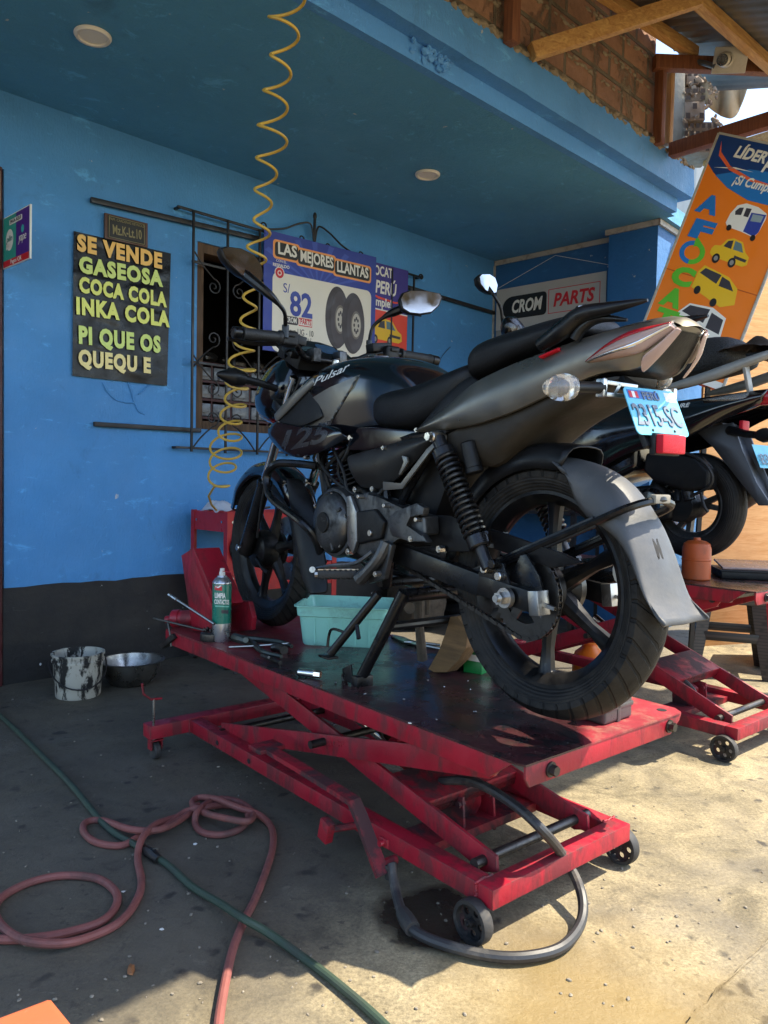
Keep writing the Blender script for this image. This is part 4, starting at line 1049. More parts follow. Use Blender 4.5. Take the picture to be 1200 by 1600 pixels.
m = MB(); m.cyl((.535, -.12, .755), (.535, .12, .755), .024, n=16); m.lohi((.42, -.1, .73), (.47, .1, .775), .006); m.build('swingarm_pivot', M_frame, BIKE)
m = MB()
m.prism([b(*q, .098) for q in ((657, 803), (705, 806), (742, 826), (752, 862), (693, 862), (660, 848))], (0, -.008, 0), .003)
m.prism([b(*q, .095) for q in ((764, 826), (792, 836), (880, 866), (910, 880), (862, 888), (772, 858))], (0, -.012, 0), .003)
m.build('chain_guard', M_plastg if False else M_plast, BIKE, None)
m = MB(); m.prism([b(*q, .112) for q in ((795, 905), (812, 868), (822, 866), (842, 900), (850, 935))], (0, -.006, 0), .002); m.build('guard_bracket', M_frame, BIKE)
YS = .082; SR = .094; SF = V((.64, YS, .80)); SFr = .034
m = MB(); nt_ = 42; pr = []
for k in range(nt_*2):
    a = math.pi*k/nt_; rr = SR+(.004 if k % 2 else -.004); pr.append(V((RW.x+rr*math.cos(a), YS-.003, RW.z-.012+rr*math.sin(a))))
inn = [V((RW.x+.062*math.cos(math.pi*k/nt_), YS-.003, RW.z-.012+.062*math.sin(math.pi*k/nt_))) for k in range(nt_*2)]
for off in (0, .006):
    A = m.ring([p+V((0, off, 0)) for p in pr]); Bq = m.ring([p+V((0, off, 0)) for p in inn]); m.bridge(A, Bq)
    if off: m.bridge(pA, A); m.bridge(Bq, pB)
    pA, pB = A, Bq
for k in range(5):
    a = 2*math.pi*k/5+.3; c = V((RW.x, YS, RW.z-.012)); m.bar(c+V((math.cos(a), 0, math.sin(a)))*.03, c+V((math.cos(a), 0, math.sin(a)))*.066, .005, .022, (0, 1, 0) if False else (-math.sin(a), 0, math.cos(a)))
m.cyl((RW.x, YS-.02, RW.z-.012), (RW.x, YS+.012, RW.z-.012), .034, n=20)
m.build('rear_sprocket', M_dsteel, BIKE)
# chain links along the loop
c0 = V((RW.x, YS, RW.z-.012)); loop = []
d = SF-c0; th = math.atan2(d.z, d.x); dist = d.length; al = math.acos((SR-SFr)/dist)
N1 = 60
for k in range(N1+1):
    a = th+al+(2*math.pi-2*al)*k/N1; loop.append(c0+V((math.cos(a), 0, math.sin(a)))*(SR+.001))
for k in range(21):
    a = th-al+2*al*k/20; loop.append(SF+V((math.cos(a), 0, math.sin(a)))*(SFr+.001))
lp = resample(loop+[loop[0]], 125)
m = MB()
for i in range(124):
    p, q = lp[i], lp[i+1]; sag = 0
    yo = .0065 if i % 2 else .0045
    for s_ in (-1, 1): m.bar(p+V((0, s_*yo, 0)), q+V((0, s_*yo, 0)), .0016, .0085, b=0)
    m.cyl(p+V((0, -.007, 0)), p+V((0, .007, 0)), .0034, n=6)
ch = m.build('chain', M_dsteel, BIKE, ang=30); ch['kind'] = 'thing'

# ---- shock absorbers
for sd in (1, -1):
    T0, T1 = b(684, 683, .140), b(764, 890, .136)
    p0 = V((T0.x, T0.y*sd, T0.z)); p1 = V((T1.x, T1.y*sd, T1.z)); d = (p1-p0).normalized(); Ln = (p1-p0).length
    m = MB(); m.cyl(p0, p0+d*.05, .017, n=16, b=.003); m.cyl(p0+d*.035, p0+d*.06, .027, n=20, b=.003); m.cyl(p1-d*.07, p1, .015, n=14, b=.003); m.cyl(p1-d*.085, p1-d*.055, .026, n=20, b=.003); m.cyl(p0+d*.05, p1-d*.07, .013, n=12)
    sh_ = m.build('shock_absorber', M_spring, BIKE)
    m = MB(); pts = []; u_ = d.orthogonal().normalized(); v_ = d.cross(u_); nt2 = 15; n = nt2*16; a0, a1 = .058, Ln-.083
    for k in range(n+1):
        t = k/n; a = 2*math.pi*nt2*t; s_ = a0+(a1-a0)*(t if True else t); pts.append(p0+d*s_+(u_*math.cos(a)+v_*math.sin(a))*.0245)
    m.tube(pts, .0048, 7); m.build('spring', M_spring, sh_)
    m = MB(); m.cyl(p0+d*.10, p0+d*.17, .0165, n=16); m.build('damper_tube', M_chrome, sh_)
    m = MB(); q0 = b(731, 690, .118); q1 = b(742, 738, .112); q0 = V((q0.x, q0.y*sd, q0.z)); q1 = V((q1.x, q1.y*sd, q1.z)); dd = (q1-q0).normalized(); m.cyl(q0, q1, .0195, n=18, b=.004); m.cyl(q1-dd*.012, q1+dd*.002, .0215, n=18, b=.002); m.build('gas_canister', M_plast, sh_)
    m = MB(); m.cyl(p0-V((0, .02*sd, 0)), p0+V((0, .022*sd, 0)), .013, n=14, b=.002); m.cyl(p0+V((0, .018*sd, 0)), p0+V((0, .034*sd, 0)), .0105, n=6); m.build('bolt', M_bolt, sh_)

# ---- frame tubes
m = MB()
for sd in (1, -1):
    F_ = lambda u, v, z: V((u, v*sd, z))
    m.tube([F_(1.10, .02, 1.20), F_(.9, .06, 1.12), F_(.62, .10, 1.05), F_(.45, .115, 1.06), F_(.30, .120, 1.075), F_(.05, .085, 1.17), F_(-.12, .06, 1.20)], .015, 10, sm=5)
    m.tube([F_(.58, .10, 1.03), F_(.54, .105, .90), F_(.53, .105, .74), F_(.56, .09, .66)], .016, 10, sm=4)
    m.tube([F_(.52, .105, .82), F_(.44, .11, .93), F_(.32, .118, 1.05)], .012, 8, sm=4)
m.tube([V((1.10, 0, 1.16)), V((1.04, 0, .98)), V((1.0, 0, .85)), V((.96, 0, .74))], .019, 10, sm=4)
m.cyl((1.125, 0, 1.11), (1.085, 0, 1.28), .03, n=18)
for z, u in ((1.05, .6), (.74, .53), (.67, .56)): m.cyl((u, -.11, z), (u, .11, z), .013, n=10)
m.build('frame', M_frame, BIKE, 'black tubular frame')

# ---- engine
EC = b(512, 816, .165)                 # alternator cover centre
m = MB(); z0 = EC.z
m.prism([V((.90, .115, z0+.07)), V((.82, .115, z0+.105)), V((.66, .115, z0+.11)), V((.52, .115, z0+.06)), V((.50, .115, z0-.05)), V((.60, .115, z0-.11)), V((.86, .115, z0-.10)), V((.92, .115, z0-.02))], (0, -.23, 0), .018, 3)
eng = m.build('engine', M_engd, BIKE, 'single cylinder engine with grey cases')
m = MB(); m.lathe([(.088, -.06), (.088, -.012), (.083, .002), (.070, .012), (.045, .018), (0, .020)], (EC.x, .160, EC.z), (0, 1, 0), 40)
cov = m.build('alternator_cover', M_eng, eng)
m = MB(); m.lathe([(.0, .0), (.028, .0), (.030, .002), (.028, .0045), (.0, .0045)], (EC.x, .1795, EC.z), (0, 1, 0), 28); m.torus((EC.x, .174, EC.z), (0, 1, 0), .050, .0018, 32, 6); m.build('cover_badge', M_plast, cov)
text('badge_lettering', 'DTS-i', M_eng, cov, (EC.x+.021, .1842, EC.z+.002), (-1, 0, 0), (0, 0, 1), .017, bold=.0002)
m = MB(); k = 0
for a in (20, 95, 165, 230, 300): m.cyl((EC.x+.082*math.cos(R(a)), .15, EC.z+.082*math.sin(R(a))), (EC.x+.082*math.cos(R(a)), .160, EC.z+.082*math.sin(R(a))), .006, n=8)
m.build('cover_bolt', M_bolt, cov)
m = MB()
for k in range(3):
    a = R(150+k*95); c = V((EC.x, .170, EC.z)); d = V((math.cos(a), 0, math.sin(a))); m.bar(c+d*.05, c+d*.086, .008, .006, (0, 1, 0), .001)
m.build('cover_rib', M_eng, cov)
# front ring of the case, gearbox cover, sprocket cover
m = MB(); m.lathe([(.100, -.05), (.104, -.01), (.098, .002), (.090, .004), (.088, -.02)], (EC.x-.008, .148, EC.z), (0, 1, 0), 40); m.build('case_ring', M_eng, eng)
gc = [b(*q, .150) for q in ((548, 775), (575, 768), (592, 782), (640, 800), (662, 806), (664, 836), (620, 838), (604, 850), (598, 880), (560, 868), (545, 850))]
m = MB(); m.prism(gc, (0, -.05, 0), .008, 3); m.build('gearbox_cover', M_eng, eng)
m = MB(); m.prism([p+V((0, .012, 0)) for p in [b(*q, .150) for q in ((556, 800), (590, 795), (606, 815), (600, 842), (565, 850), (553, 828))]], (0, -.02, 0), .006, 3); m.build('sprocket_cover', M_engd, eng)
for px, py in ((578, 833), (560, 776), (650, 812), (590, 868), (600, 790)):
    q = b(px, py, .165); m = MB(); m.cyl((q.x, .14, q.z), (q.x, .168, q.z), .009 if px == 578 else .006, n=10, b=.001); m.build('case_bolt', M_bolt, eng)
# grey heel-guard pieces above the foot peg
m = MB(); m.prism([b(*q, .168) for q in ((604, 812), (618, 798), (650, 786), (662, 793), (660, 806), (640, 805), (632, 822), (660, 836), (668, 848), (640, 846), (612, 838))], (0, -.02, 0), .004); m.build('rear_peg_bracket', M_eng, BIKE)
m = MB(); m.tube([b(604, 848, .16), b(592, 872, .175), b(575, 892, .185), b(562, 905, .19)], [.018, .016, .015, .02], 10, sm=4); m.prism([b(*q, .165) for q in ((572, 880), (600, 845), (612, 852), (600, 905), (575, 912), (560, 908))], (0, -.016, 0), .004)
m.build('peg_bracket', M_eng, BIKE)
pg0, pg1 = b(560, 897, .18), b(497, 897, .265)
m = MB(); m.bar(pg0, pg1, .026, .022, b=.006); 
for k in range(7): p = pg0.lerp(pg1, .12+.13*k); m.box(p, (.030, .005, .027), None, .001)
fp = m.build('footpeg', M_rubber, BIKE); m = MB(); m.cyl(pg1, pg1+(pg1-pg0).normalized()*.008, .011, n=10); m.bar(pg0+V((0, 0, .013)), pg1+V((0, 0, .013)), .018, .003); m.build('peg_end', M_steel, fp)
m = MB(); m.bar(mir(pg0), mir(pg1), .026, .022, b=.006); m.build('footpeg', M_rubber, BIKE)
m = MB(); m.tube([b(582, 862, .165), b(555, 880, .178), b(518, 884, .185), b(488, 890, .185)], .006, 8, sm=3); m.cyl(b(488, 890, .175), b(488, 890, .215), .009, n=10); m.build('gear_lever', M_steel, BIKE)
# cylinder with fins, head, intake
cb0, ct = V((.80, 0, .90)), V((.835, 0, 1.06)); d = (ct-cb0).normalized()
m = MB()
for k in range(13):
    p = cb0+d*(.175*k/12); sc = 1.0 if k < 9 else .92
    m.box(p, (.155*sc, .165*sc, .0045), M.Rotation(math.atan2(d.x, d.z), 4, 'Y'), .0)
m.cyl(cb0, ct, .055, n=20); m.cyl(ct-d*.01, ct+d*.03, .06, .045, 20)
m.build('cylinder', M_engd, eng, ang=30)
m = MB(); m.tube([V((.76, .03, 1.0)), V((.70, .05, 1.0)), V((.66, .05, .995))], .026, 12); m.cyl((.72, .05, .955), (.70, .05, 1.045), .028, n=16, b=.004); m.cyl((.705, .06, 1.045), (.69, .065, 1.075), .014, n=10); m.build('carburettor', M_eng, eng)
m = MB(); m.tube([V((.80, .10, 1.02)), V((.86, .105, .98)), V((.86, .09, .93))], .006, 6, sm=4); m.tube([V((.70, .06, 1.06)), V((.74, .12, 1.03)), V((.78, .11, .97)), V((.72, .12, .93))], .005, 6, sm=5); m.tube([V((.92, .05, 1.05)), V((.86, .12, 1.0)), V((.76, .14, .95)), V((.70, .13, .92))], .0045, 6, sm=5)
m.build('cable', M_rubber, BIKE)
m = MB(); m.tube([V((.88, -.02, .98)), V((.96, -.04, .93)), V((.95, -.06, .75)), V((.85, -.10, .66)), V((.6, -.14, .64)), V((.35, -.15, .68))], .019, 12, sm=5); m.tube([V((.35, -.15, .68)), V((.25, -.16, .70)), V((.02, -.165, .74)), V((-.02, -.165, .747))], [.03, .042, .042, .03], 14); m.build('exhaust', M_frame, BIKE)
# crash guard and leg shield in front of the engine
m = MB()
for sd in (1, -1):
    pr = [b(495, 728, .12), b(455, 724, .17), b(430, 726, .205), b(417, 745, .21), b(424, 778, .215), b(470, 815, .20), b(492, 840, .17), b(505, 880, .13)]
    m.tube([V((p.x, p.y*sd, p.z)) for p in pr], .0125, 10, sm=6)
m.build('crash_guard', M_frame, BIKE)
for sd in (1, -1):
    A = [b(446, 744, .17), b(452, 790, .175), b(462, 860, .18), b(470, 905, .185), b(483, 930, .19)]; Bp = [b(470, 748, .12), b(490, 790, .13), b(505, 850, .14), b(510, 890, .15), b(512, 928, .16)]
    panel(resample(A, 10), resample(Bp, 10), side=sd, bulge=.012, th=.006).build('leg_guard', M_plast, BIKE, None, 1, 60)
# stands
m = MB(); s0, s1 = b(592, 928, .16), b(516, 1022, .235); m.tube([s0, s1], .0115, 12); m.box(s1+V((0, .006, -.006)), (.05, .035, .006), None, .002); m.tube([s1.lerp(s0, .35), s1.lerp(s0, .35)+V((.07, .0, .0)), s1.lerp(s0, .35)+V((.09, 0, -.02)), s1.lerp(s0, .3)+V((.085, 0, -.045))], .004, 6, sm=4); m.tube([s0.lerp(s1, .5)+V((-.012, 0, .0)), s0.lerp(s1, .62)+V((-.05, 0, -.01))], .006, 6); m.build('side_stand', M_frame, BIKE)
m = MB()
for sd, w in ((1, 1), (-1, 1)):
    c0 = b(632, 925, .13); c1 = b(566, 1058, .175); c0 = V((c0.x, c0.y*sd, c0.z)); c1 = V((c1.x, c1.y*sd, .425))
    m.tube([c0, c1], [.017, .0155], 12); m.box(c1+V((0, .0, -.012)), (.03, .055, .03), None, .006); m.prism([c1+V((.01, .02*sd, -.02)), c1+V((.05, .02*sd, -.02)), c1+V((.06, .02*sd, .01)), c1+V((.02, .02*sd, .03))], (0, .006*sd, 0), .001)
m.cyl((.50, -.13, .56), (.50, .13, .56), .012, n=10); m.cyl((.42, -.13, .655), (.42, .13, .655), .018, n=12)
m.build('centre_stand', M_frame, BIKE)
# muddy linkage and stop behind the stand
m = MB(); m.tube([b(652, 905, -.06), b(655, 975, -.09), b(660, 1030, -.12)], [.018, .013, .016], 10); m.tube([b(668, 920, -.05), b(668, 960, -.05)], .008, 8); m.cyl(b(640, 950, -.02), b(640, 950, .02), .016, n=12); m.build('stand_leg', M_mud, BIKE, 'mud-caked leg of the stand')

# ---- front end
FA = b(383, 856, .10)
for sd in (1, -1):
    lo_ = V((FA.x, .095*sd, FA.z)); hi_ = b(437, 665, .10); hi_ = V((hi_.x, .095*sd, hi_.z)); d = (hi_-lo_); dn = d.normalized(); top = lo_+dn*.68
    m = MB(); m.cyl(lo_-dn*.02, lo_+dn*.27, .026, .024, 18, ); m.cyl(lo_+dn*.27, lo_+dn*.285, .027, n=18); fl = m.build('fork_leg', M_frame, BIKE)
    m = MB(); m.cyl(lo_+dn*.285, top, .0165, n=16); m.build('fork_tube', M_chrome, fl)
    m = MB(); m.cyl((lo_.x+.012, .09*sd, lo_.z+.0), (lo_.x+.012, .128*sd, lo_.z), .013, n=10, b=.002); m.build('bolt', M_bolt, fl)
m = MB(); th_ = hi_+dn*.02; m.box((hi_.x-.01, 0, hi_.z+.06), (.07, .24, .035), M.Rotation(math.atan2(dn.x, dn.z), 4, 'Y'), .008); m.box((hi_.x-.075, 0, hi_.z+.24), (.075, .24, .028), M.Rotation(math.atan2(dn.x, dn.z), 4, 'Y'), .008); m.cyl((FA.x+.012, -.12, FA.z), (FA.x+.012, .12, FA.z), .009, n=10); m.build('fork_yoke', M_frame, BIKE)
m = MB(); rows = []
for k in range(17):
    a = R(28+k*(150-28)/16); rr = .315; cx = V((FWc.x+rr*math.cos(a), 0, FWc.z+rr*math.sin(a))); ci = V((FWc.x+(rr-.045)*math.cos(a), 0, FWc.z+(rr-.045)*math.sin(a))); w = .058*(1 if 1 < k < 15 else .8)
    rows.append([V((ci.x, w, ci.z)), V((cx.x, w*.96, cx.z)), V((cx.x, w*.5, cx.z))+V((math.cos(a), 0, math.sin(a)))*.012, V((cx.x, -w*.5, cx.z))+V((math.cos(a), 0, math.sin(a)))*.012, V((cx.x, -w*.96, cx.z)), V((ci.x, -w, ci.z))])
m.loft(rows, closed=False); ff = m.build('front_mudguard', M_gloss, BIKE, None, 1, 180); md = ff.modifiers.new('th', 'SOLIDIFY'); md.thickness = .003; md.offset = -1
m = MB(); m.lathe([(.055, -.002), (.12, -.002), (.12, .002), (.055, .002), (.055, -.002)], (FWc.x, -.07, FWc.z), (0, 1, 0), 40); m.build('brake_disc', M_steel, BIKE)
m = MB(); m.lathe([(0, -.03), (.07, -.03), (.072, .0), (.066, .028), (.05, .034), (0, .036)], (FWc.x, .035, FWc.z), (0, 1, 0), 32); m.tube([V((FWc.x-.02, .07, FWc.z-.03)), V((FWc.x-.10, .085, FWc.z-.06)), V((FWc.x-.14, .085, FWc.z-.07))], .007, 8); m.build('drum_plate', M_engd, BIKE)
# front brake cable / speedo cable
m = MB(); m.tube([b(402, 840, .09), b(408, 790, .11), b(418, 740, .12), b(440, 660, .11), b(470, 590, .08)], .0045, 6, sm=6); m.build('speedo_cable', M_rubber, BIKE)
# headlamp cowl
m = MB(); secs = []
for u, zc, hw, hh in ((1.12, 1.27, .06, .05), (1.16, 1.265, .105, .085), (1.24, 1.25, .125, .105), (1.33, 1.235, .118, .098), (1.39, 1.22, .09, .075), (1.415, 1.21, .05, .045)):
    secs.append([V((u, hw*math.cos(a)*(1 if abs(math.sin(a)) < .8 else .9), zc+hh*math.sin(a)+(.03 if math.sin(a) > .6 else 0))) for a in [2*math.pi*k/16 for k in range(16)]])
m.loft(secs); hl = m.build('headlight_cowl', M_gloss, BIKE, None, 1, 180)
m = MB(); m.prism([V((1.14, .05, 1.33)), V((1.14, -.05, 1.33)), V((1.25, -.075, 1.42)), V((1.25, .075, 1.42))], (.012, 0, -.006), .003); m.build('fly_screen', M_plast, BIKE)
# instruments
m = MB(); m.prism([V((1.045, .09, 1.355)), V((1.045, -.09, 1.355)), V((1.15, -.11, 1.412)), V((1.18, -.06, 1.43)), V((1.18, .06, 1.43)), V((1.15, .11, 1.412))], (.03, 0, -.05), .01); ins = m.build('instrument_cluster', M_plast, BIKE)
M_lcd = paint('lcd_glass', (.05, .07, .07), .12, bump=0); M_dial = paint('dial_glass', (.05, .09, .16), .08, bump=0, coat=.5)
nI = V((-.48, 0, .88)).normalized(); ux = V((0, -1, 0)); uy = V((.88, 0, .48)).normalized()
oI = V((1.075, .0, 1.3745))
m = MB(); m.prism(rrect(oI+ux*-.072+uy*-.012, ux, uy, .075, .045, .008), nI*.0015); m.build('display', M_lcd, ins)
m = MB(); m.prism(rrect(oI+ux*.008+uy*-.01, ux, uy, .075, .085, .02), nI*.0015); m.build('dial', M_dial, ins)
# handlebar
hc = V((1.02, 0, 1.325)); gl0, gl1 = b(450, 525, .215), b(374, 521, .375)
def Fm(p, sd): return V((p.x, p.y*sd, p.z))
gdir = V((gl1.x-.02, .37, gl1.z))
m = MB(); m.tube([V((.93, .365, 1.370)), V((.935, .22, 1.375)), V((.98, .15, 1.372)), V((1.03, .09, 1.345)), V((1.035, .0, 1.34)), V((1.03, -.09, 1.345)), V((.98, -.15, 1.372)), V((.935, -.22, 1.375)), V((.93, -.365, 1.370))], .011, 12, sm=6)
hb = m.build('handlebar', M_frame, BIKE)
m = MB(); m.box((1.035, .05, 1.352), (.05, .03, .045), None, .006); m.box((1.035, -.05, 1.352), (.05, .03, .045), None, .006); m.build('bar_clamp', M_eng, BIKE)
for sd in (1, -1):
    g0, g1 = V((.935, .225*sd, 1.375)), V((.93, .345*sd, 1.3705)); d = (g1-g0).normalized()
    m = MB(); m.lathe([(.012, 0), (.021, .0), (.021, .006), (.0165, .012), (.0175, .03), (.0165, .06), (.0175, .09), (.0165, .118), (.019, .122), (.019, .128), (.012, .130)], g0, d, 20); gr = m.build('grip', M_rubber, hb)
    m = MB(); m.cyl(g1+d*.012, g1+d*.040, .0175, n=18, b=.003); m.cyl(g1+d*.006, g1+d*.012, .012, n=12); m.build('bar_end', M_frame, gr)
    m = MB(); m.box((.945, .195*sd, 1.376), (.038, .055, .046), None, .009, 3); m.box((.925, .195*sd, 1.385), (.012, .03, .012), None, .003); m.build('switch_box', M_plast, hb)
    m = MB(); m.box((.985, .165*sd, 1.372), (.035, .03, .03), None, .006); m.tube([V((.985, .18*sd, 1.370)), V((.995, .24*sd, 1.362)), V((.985, .31*sd, 1.355)), V((.975, .365*sd, 1.357)), V((.974, .378*sd, 1.358))], [.008, .0075, .007, .006, .008], 8, sm=5); m.build('lever', M_frame, hb)
    m = MB(); m.tube([V((1.0, .15*sd, 1.365)), V((1.12, .11*sd, 1.36)), V((1.2, .03*sd, 1.28)), V((1.16, .0, 1.18))], .005, 6, sm=6); m.build('control_cable', M_rubber, hb)
# master cylinder on the right, clutch perch blocks seen in front of the poster
m = MB(); m.box((.975, -.165, 1.395), (.045, .075, .028), M.Rotation(R(-8), 4, 'X'), .005); m.build('brake_reservoir', M_plast, hb)
m = MB(); m.box((1.0, .135, 1.385), (.05, .05, .03), M.Rotation(R(10), 4, 'X'), .006); m.build('clutch_perch', M_plast, hb)
m = MB(); m.tube([V((1.16, .12, 1.25)), V((1.14, .2, 1.262)), V((1.13, .25, 1.266))], [.012, .012, .014], 10); m.tube([V((1.13, .25, 1.266)), V((1.13, .29, 1.27)), V((1.125, .345, 1.272))], [.022, .03, .006], 14, sm=4); m.build('front_indicator', M_plast, BIKE); m = MB(); m.tube([V((1.16, -.12, 1.25)), V((1.14, -.2, 1.262)), V((1.13, -.25, 1.266))], [.012, .012, .014], 10); m.tube([V((1.13, -.25, 1.266)), V((1.13, -.29, 1.27)), V((1.125, -.345, 1.272))], [.022, .03, .006], 14, sm=4)
m.build('front_indicator', M_plast, BIKE)
# mirrors: pixel-measured outlines on a plane through the mirror head, tilted to face the rider
def mirror_head(outl, v0, root_p, mid, sd):
    """outl: pixel outline; v0: lateral distance; builds shell, glass and stalk"""
    cpx = sum(p[0] for p in outl)/len(outl); cpy = sum(p[1] for p in outl)/len(outl)
    c = b(cpx, cpy, v0); cw = BK.m @ c
    n = V((-.90, -.30, .12)).normalized() if v0 > 0 else V((-.93, .12, .20)).normalized()
    nw = BK.m.to_3x3() @ n
    pts = [BK.hit(p[0], p[1], cw, nw) for p in outl]
    cc = sum(pts, V((0, 0, 0)))/len(pts)
    m = MB(); secs = [[cc+(p-cc)*s+n*t for p in pts] for s, t in ((.97, .004), (1.0, 0), (1.0, -.006), (.9, -.022), (.6, -.036), (.2, -.040))]
    m.loft(secs); sh_ = m.build('mirror', M_plast, BIKE, None, 0, 70)
    g_ = MB(); g_.prism([cc+(p-cc)*.925+n*.0042 for p in pts], n*.0012); g_.build('mirror_glass', M_mirror, sh_, ang=20)
    return sh_, cc, pts
o_l = [(343, 388), (352, 385), (375, 388), (396, 398), (408, 415), (411, 432), (408, 442), (398, 442), (375, 430), (357, 414), (347, 400)]
ml, cl, pl = mirror_head(o_l, .36, None, None, 1)
m = MB(); m.tube([cl+V((.012, -.0, -.02)), b(418, 458, .30), b(436, 476, .26), b(445, 490, .235), b(446, 512, .215)], [.017, .013, .0065, .006, .0065], 10, sm=5); m.cyl(b(446, 508, .215), b(446, 528, .215), .011, n=12); m.build('mirror_stalk', M_frame, ml)
o_r = [(623, 468), (628, 458), (640, 454), (668, 455), (688, 459), (691, 465), (686, 478), (674, 489), (655, 492), (638, 490), (627, 483)]
mr_, cr, pr_ = mirror_head(o_r, -.34, None, None, -1)
m = MB(); m.tube([cr+V((.012, .03, -.015)), b(615, 488, -.27), b(598, 497, -.245), b(582, 512, -.225), b(577, 535, -.21)], [.016, .015, .0065, .006, .0065], 10, sm=5); m.cyl(b(577, 532, -.21), b(577, 552, -.21), .011, n=12); m.build('mirror_stalk', M_frame, mr_)

# ---- decals laid on the curved body panels
bpy.context.view_layer.update()
def bvh_of(o):
    dg = bpy.context.evaluated_depsgraph_get(); dg.update(); ev = o.evaluated_get(dg); me = ev.to_mesh()
    vs = [o.matrix_world @ v.co for v in me.vertices]; fs = [tuple(p.vertices) for p in me.polygons]; t = BVHTree.FromPolygons(vs, fs); ev.to_mesh_clear(); return t
def project(me_bm, trees, frame, lift=.0012):
    """verts hold photo-plane coordinates (x, y); move them on to the first surface hit"""
    for v in list(me_bm.verts):
        d = ray(v.co.x, v.co.y).normalized(); best = None
        for t in trees:
            h = t.ray_cast(CAM, d)
            if h[0] is not None and (best is None or h[3] < best[1]): best = (h[0], h[3])
        if best is None: me_bm.verts.remove(v); continue
        v.co = frame.i @ (best[0]-d*lift)
def decal(name, polys, mat, trees, parent, frame, cuts=4, lift=.0012):
    bm = bmesh.new()
    for pl_ in polys: bm.faces.new([bm.verts.new((x, y, 0)) for x, y in pl_])
    bmesh.ops.triangulate(bm, faces=bm.faces)
    for _ in range(cuts-1): bmesh.ops.subdivide_edges(bm, edges=[e for e in bm.edges if (e.verts[0].co-e.verts[1].co).length > 5], cuts=1, use_grid_fill=True); bmesh.ops.triangulate(bm, faces=bm.faces)
    project(bm, trees, frame, lift)
    m = MB(); m.bm.free(); m.bm = bm
    return m.build(name, mat, parent, ang=180, weld=False)
def decal_text(name, txt, mat, trees, parent, frame, p0, ux, uy, lift=.0012, **kw):
    """txt box mapped to photo points: p0 origin, ux end of a unit of width, uy one unit of height"""
    me = text_polys(txt, 1.0, extrude=0, **kw); bm = bmesh.new(); bm.from_mesh(me)
    xs = [v.co.x for v in bm.verts]; x0, x1 = min(xs), max(xs)
    for v in bm.verts:
        a = (v.co.x-x0)/(x1-x0); c = v.co.y; v.co = V((p0[0]+ux[0]*a+uy[0]*c, p0[1]+ux[1]*a+uy[1]*c, 0))
    bmesh.ops.triangulate(bm, faces=bm.faces)
    for _ in range(2): bmesh.ops.subdivide_edges(bm, edges=[e for e in bm.edges if (e.verts[0].co-e.verts[1].co).length > 5], cuts=1); bmesh.ops.triangulate(bm, faces=bm.faces)
    project(bm, trees, frame, lift)
    m = MB(); m.bm.free(); m.bm = bm
    return m.build(name, mat, parent, ang=180, weld=False)
tt = [bvh_of(tank)]+[bvh_of(o) for o in shr[:1]]
decal('tank_decal', [[(458, 648), (470, 632), (515, 605), (563, 585), (492, 645), (516, 664), (468, 666), (460, 658)]], M_silver, tt, tank, BK)
decal('tank_decal', [[(562, 589), (553, 607), (528, 633), (510, 631)]], paint('bronze_decal', (.12, .105, .07), .4, .5), tt, tank, BK, 4, .0006)
M_decgrey = paint('charcoal_decal', (.045, .045, .05), .3, .2, bump=0)
decal_text('shroud_lettering', '125', M_decgrey, tt, shr[0], BK, (436, 706), (78, -18), (6, -44), bold=.03, shear=.2)
decal_text('tank_lettering', 'Pulsar', M_white, tt, tank, BK, (489, 603), (58, -27), (-1, -15), bold=.01, shear=.5)

# extra running gear: wiring, spark plug lead, fuel tap, bolts and frame fixings
m = MB(); m.tube([b(545, 668, .10), b(548, 690, .12), b(540, 712, .125), b(530, 728, .11)], .0055, 7, sm=5); m.build('fuel_hose', M_rubber, BIKE)
m = MB(); m.cyl(b(548, 672, .09), b(548, 700, .09), .014, .011, 12); m.cyl(b(548, 684, .09), b(548, 684, .12), .009, n=10); m.build('fuel_tap', M_bolt, BIKE)
m = MB(); m.cyl(b(512, 735, .085), b(498, 728, .115), .010, n=10); m.tube([b(498, 728, .115), b(490, 716, .12), b(500, 700, .11), b(525, 690, .09)], .0042, 6, sm=5); m.build('spark_plug_lead', M_rubber, BIKE)
m = MB(); m.tube([b(516, 690, .12), b(536, 735, .13), b(546, 768, .13), b(585, 775, .13), b(600, 762, .12)], .0045, 6, sm=5); m.build('wiring', M_rubber, BIKE)
for px, py, v, r in ((556, 765, .125, .009), (583, 764, .125, .008), (478, 715, .165, .006), (652, 672, .136, .006), (600, 700, .142, .006), (687, 858, .115, .009), (643, 842, .165, .008), (588, 897, .19, .008), (545, 862, .155, .010)):
    q = b(px, py, v); m = MB(); m.cyl(q-V((0, .012, 0)), q+V((0, .005, 0)), r, n=6); m.cyl(q+V((0, .004, 0)), q+V((0, .008, 0)), r*.55, n=10); m.build('fixing_bolt', M_bolt, BIKE)
m = MB(); pr = [b(*q, .152) for q in ((546, 776), (553, 774), (562, 800), (563, 845), (556, 866), (548, 850))]; m.prism(pr, (0, .012, 0), .004, 2); m.build('case_rib', M_steel, eng)
m = MB(); m.prism([b(*q, .145) for q in ((630, 712), (638, 714), (640, 722), (628, 742), (625, 741), (634, 722))], (0, .006, 0), .001); m.build('cover_chevron', M_silver, BIKE)
m = MB(); q = [b(*z, .137) for z in ((600, 752), (628, 756), (668, 702), (690, 682), (694, 684), (672, 708), (630, 764), (600, 766))]; m.prism([p+V((0, .004, 0)) for p in q], (0, -.006, 0), .001); m.build('cover_edge', M_silver, BIKE)
m = MB(); m.prism([b(*q, .122) for q in ((672, 868), (694, 878), (696, 893), (674, 882))], (0, .002, 0)); m.build('swingarm_sticker', M_plastg, BIKE)
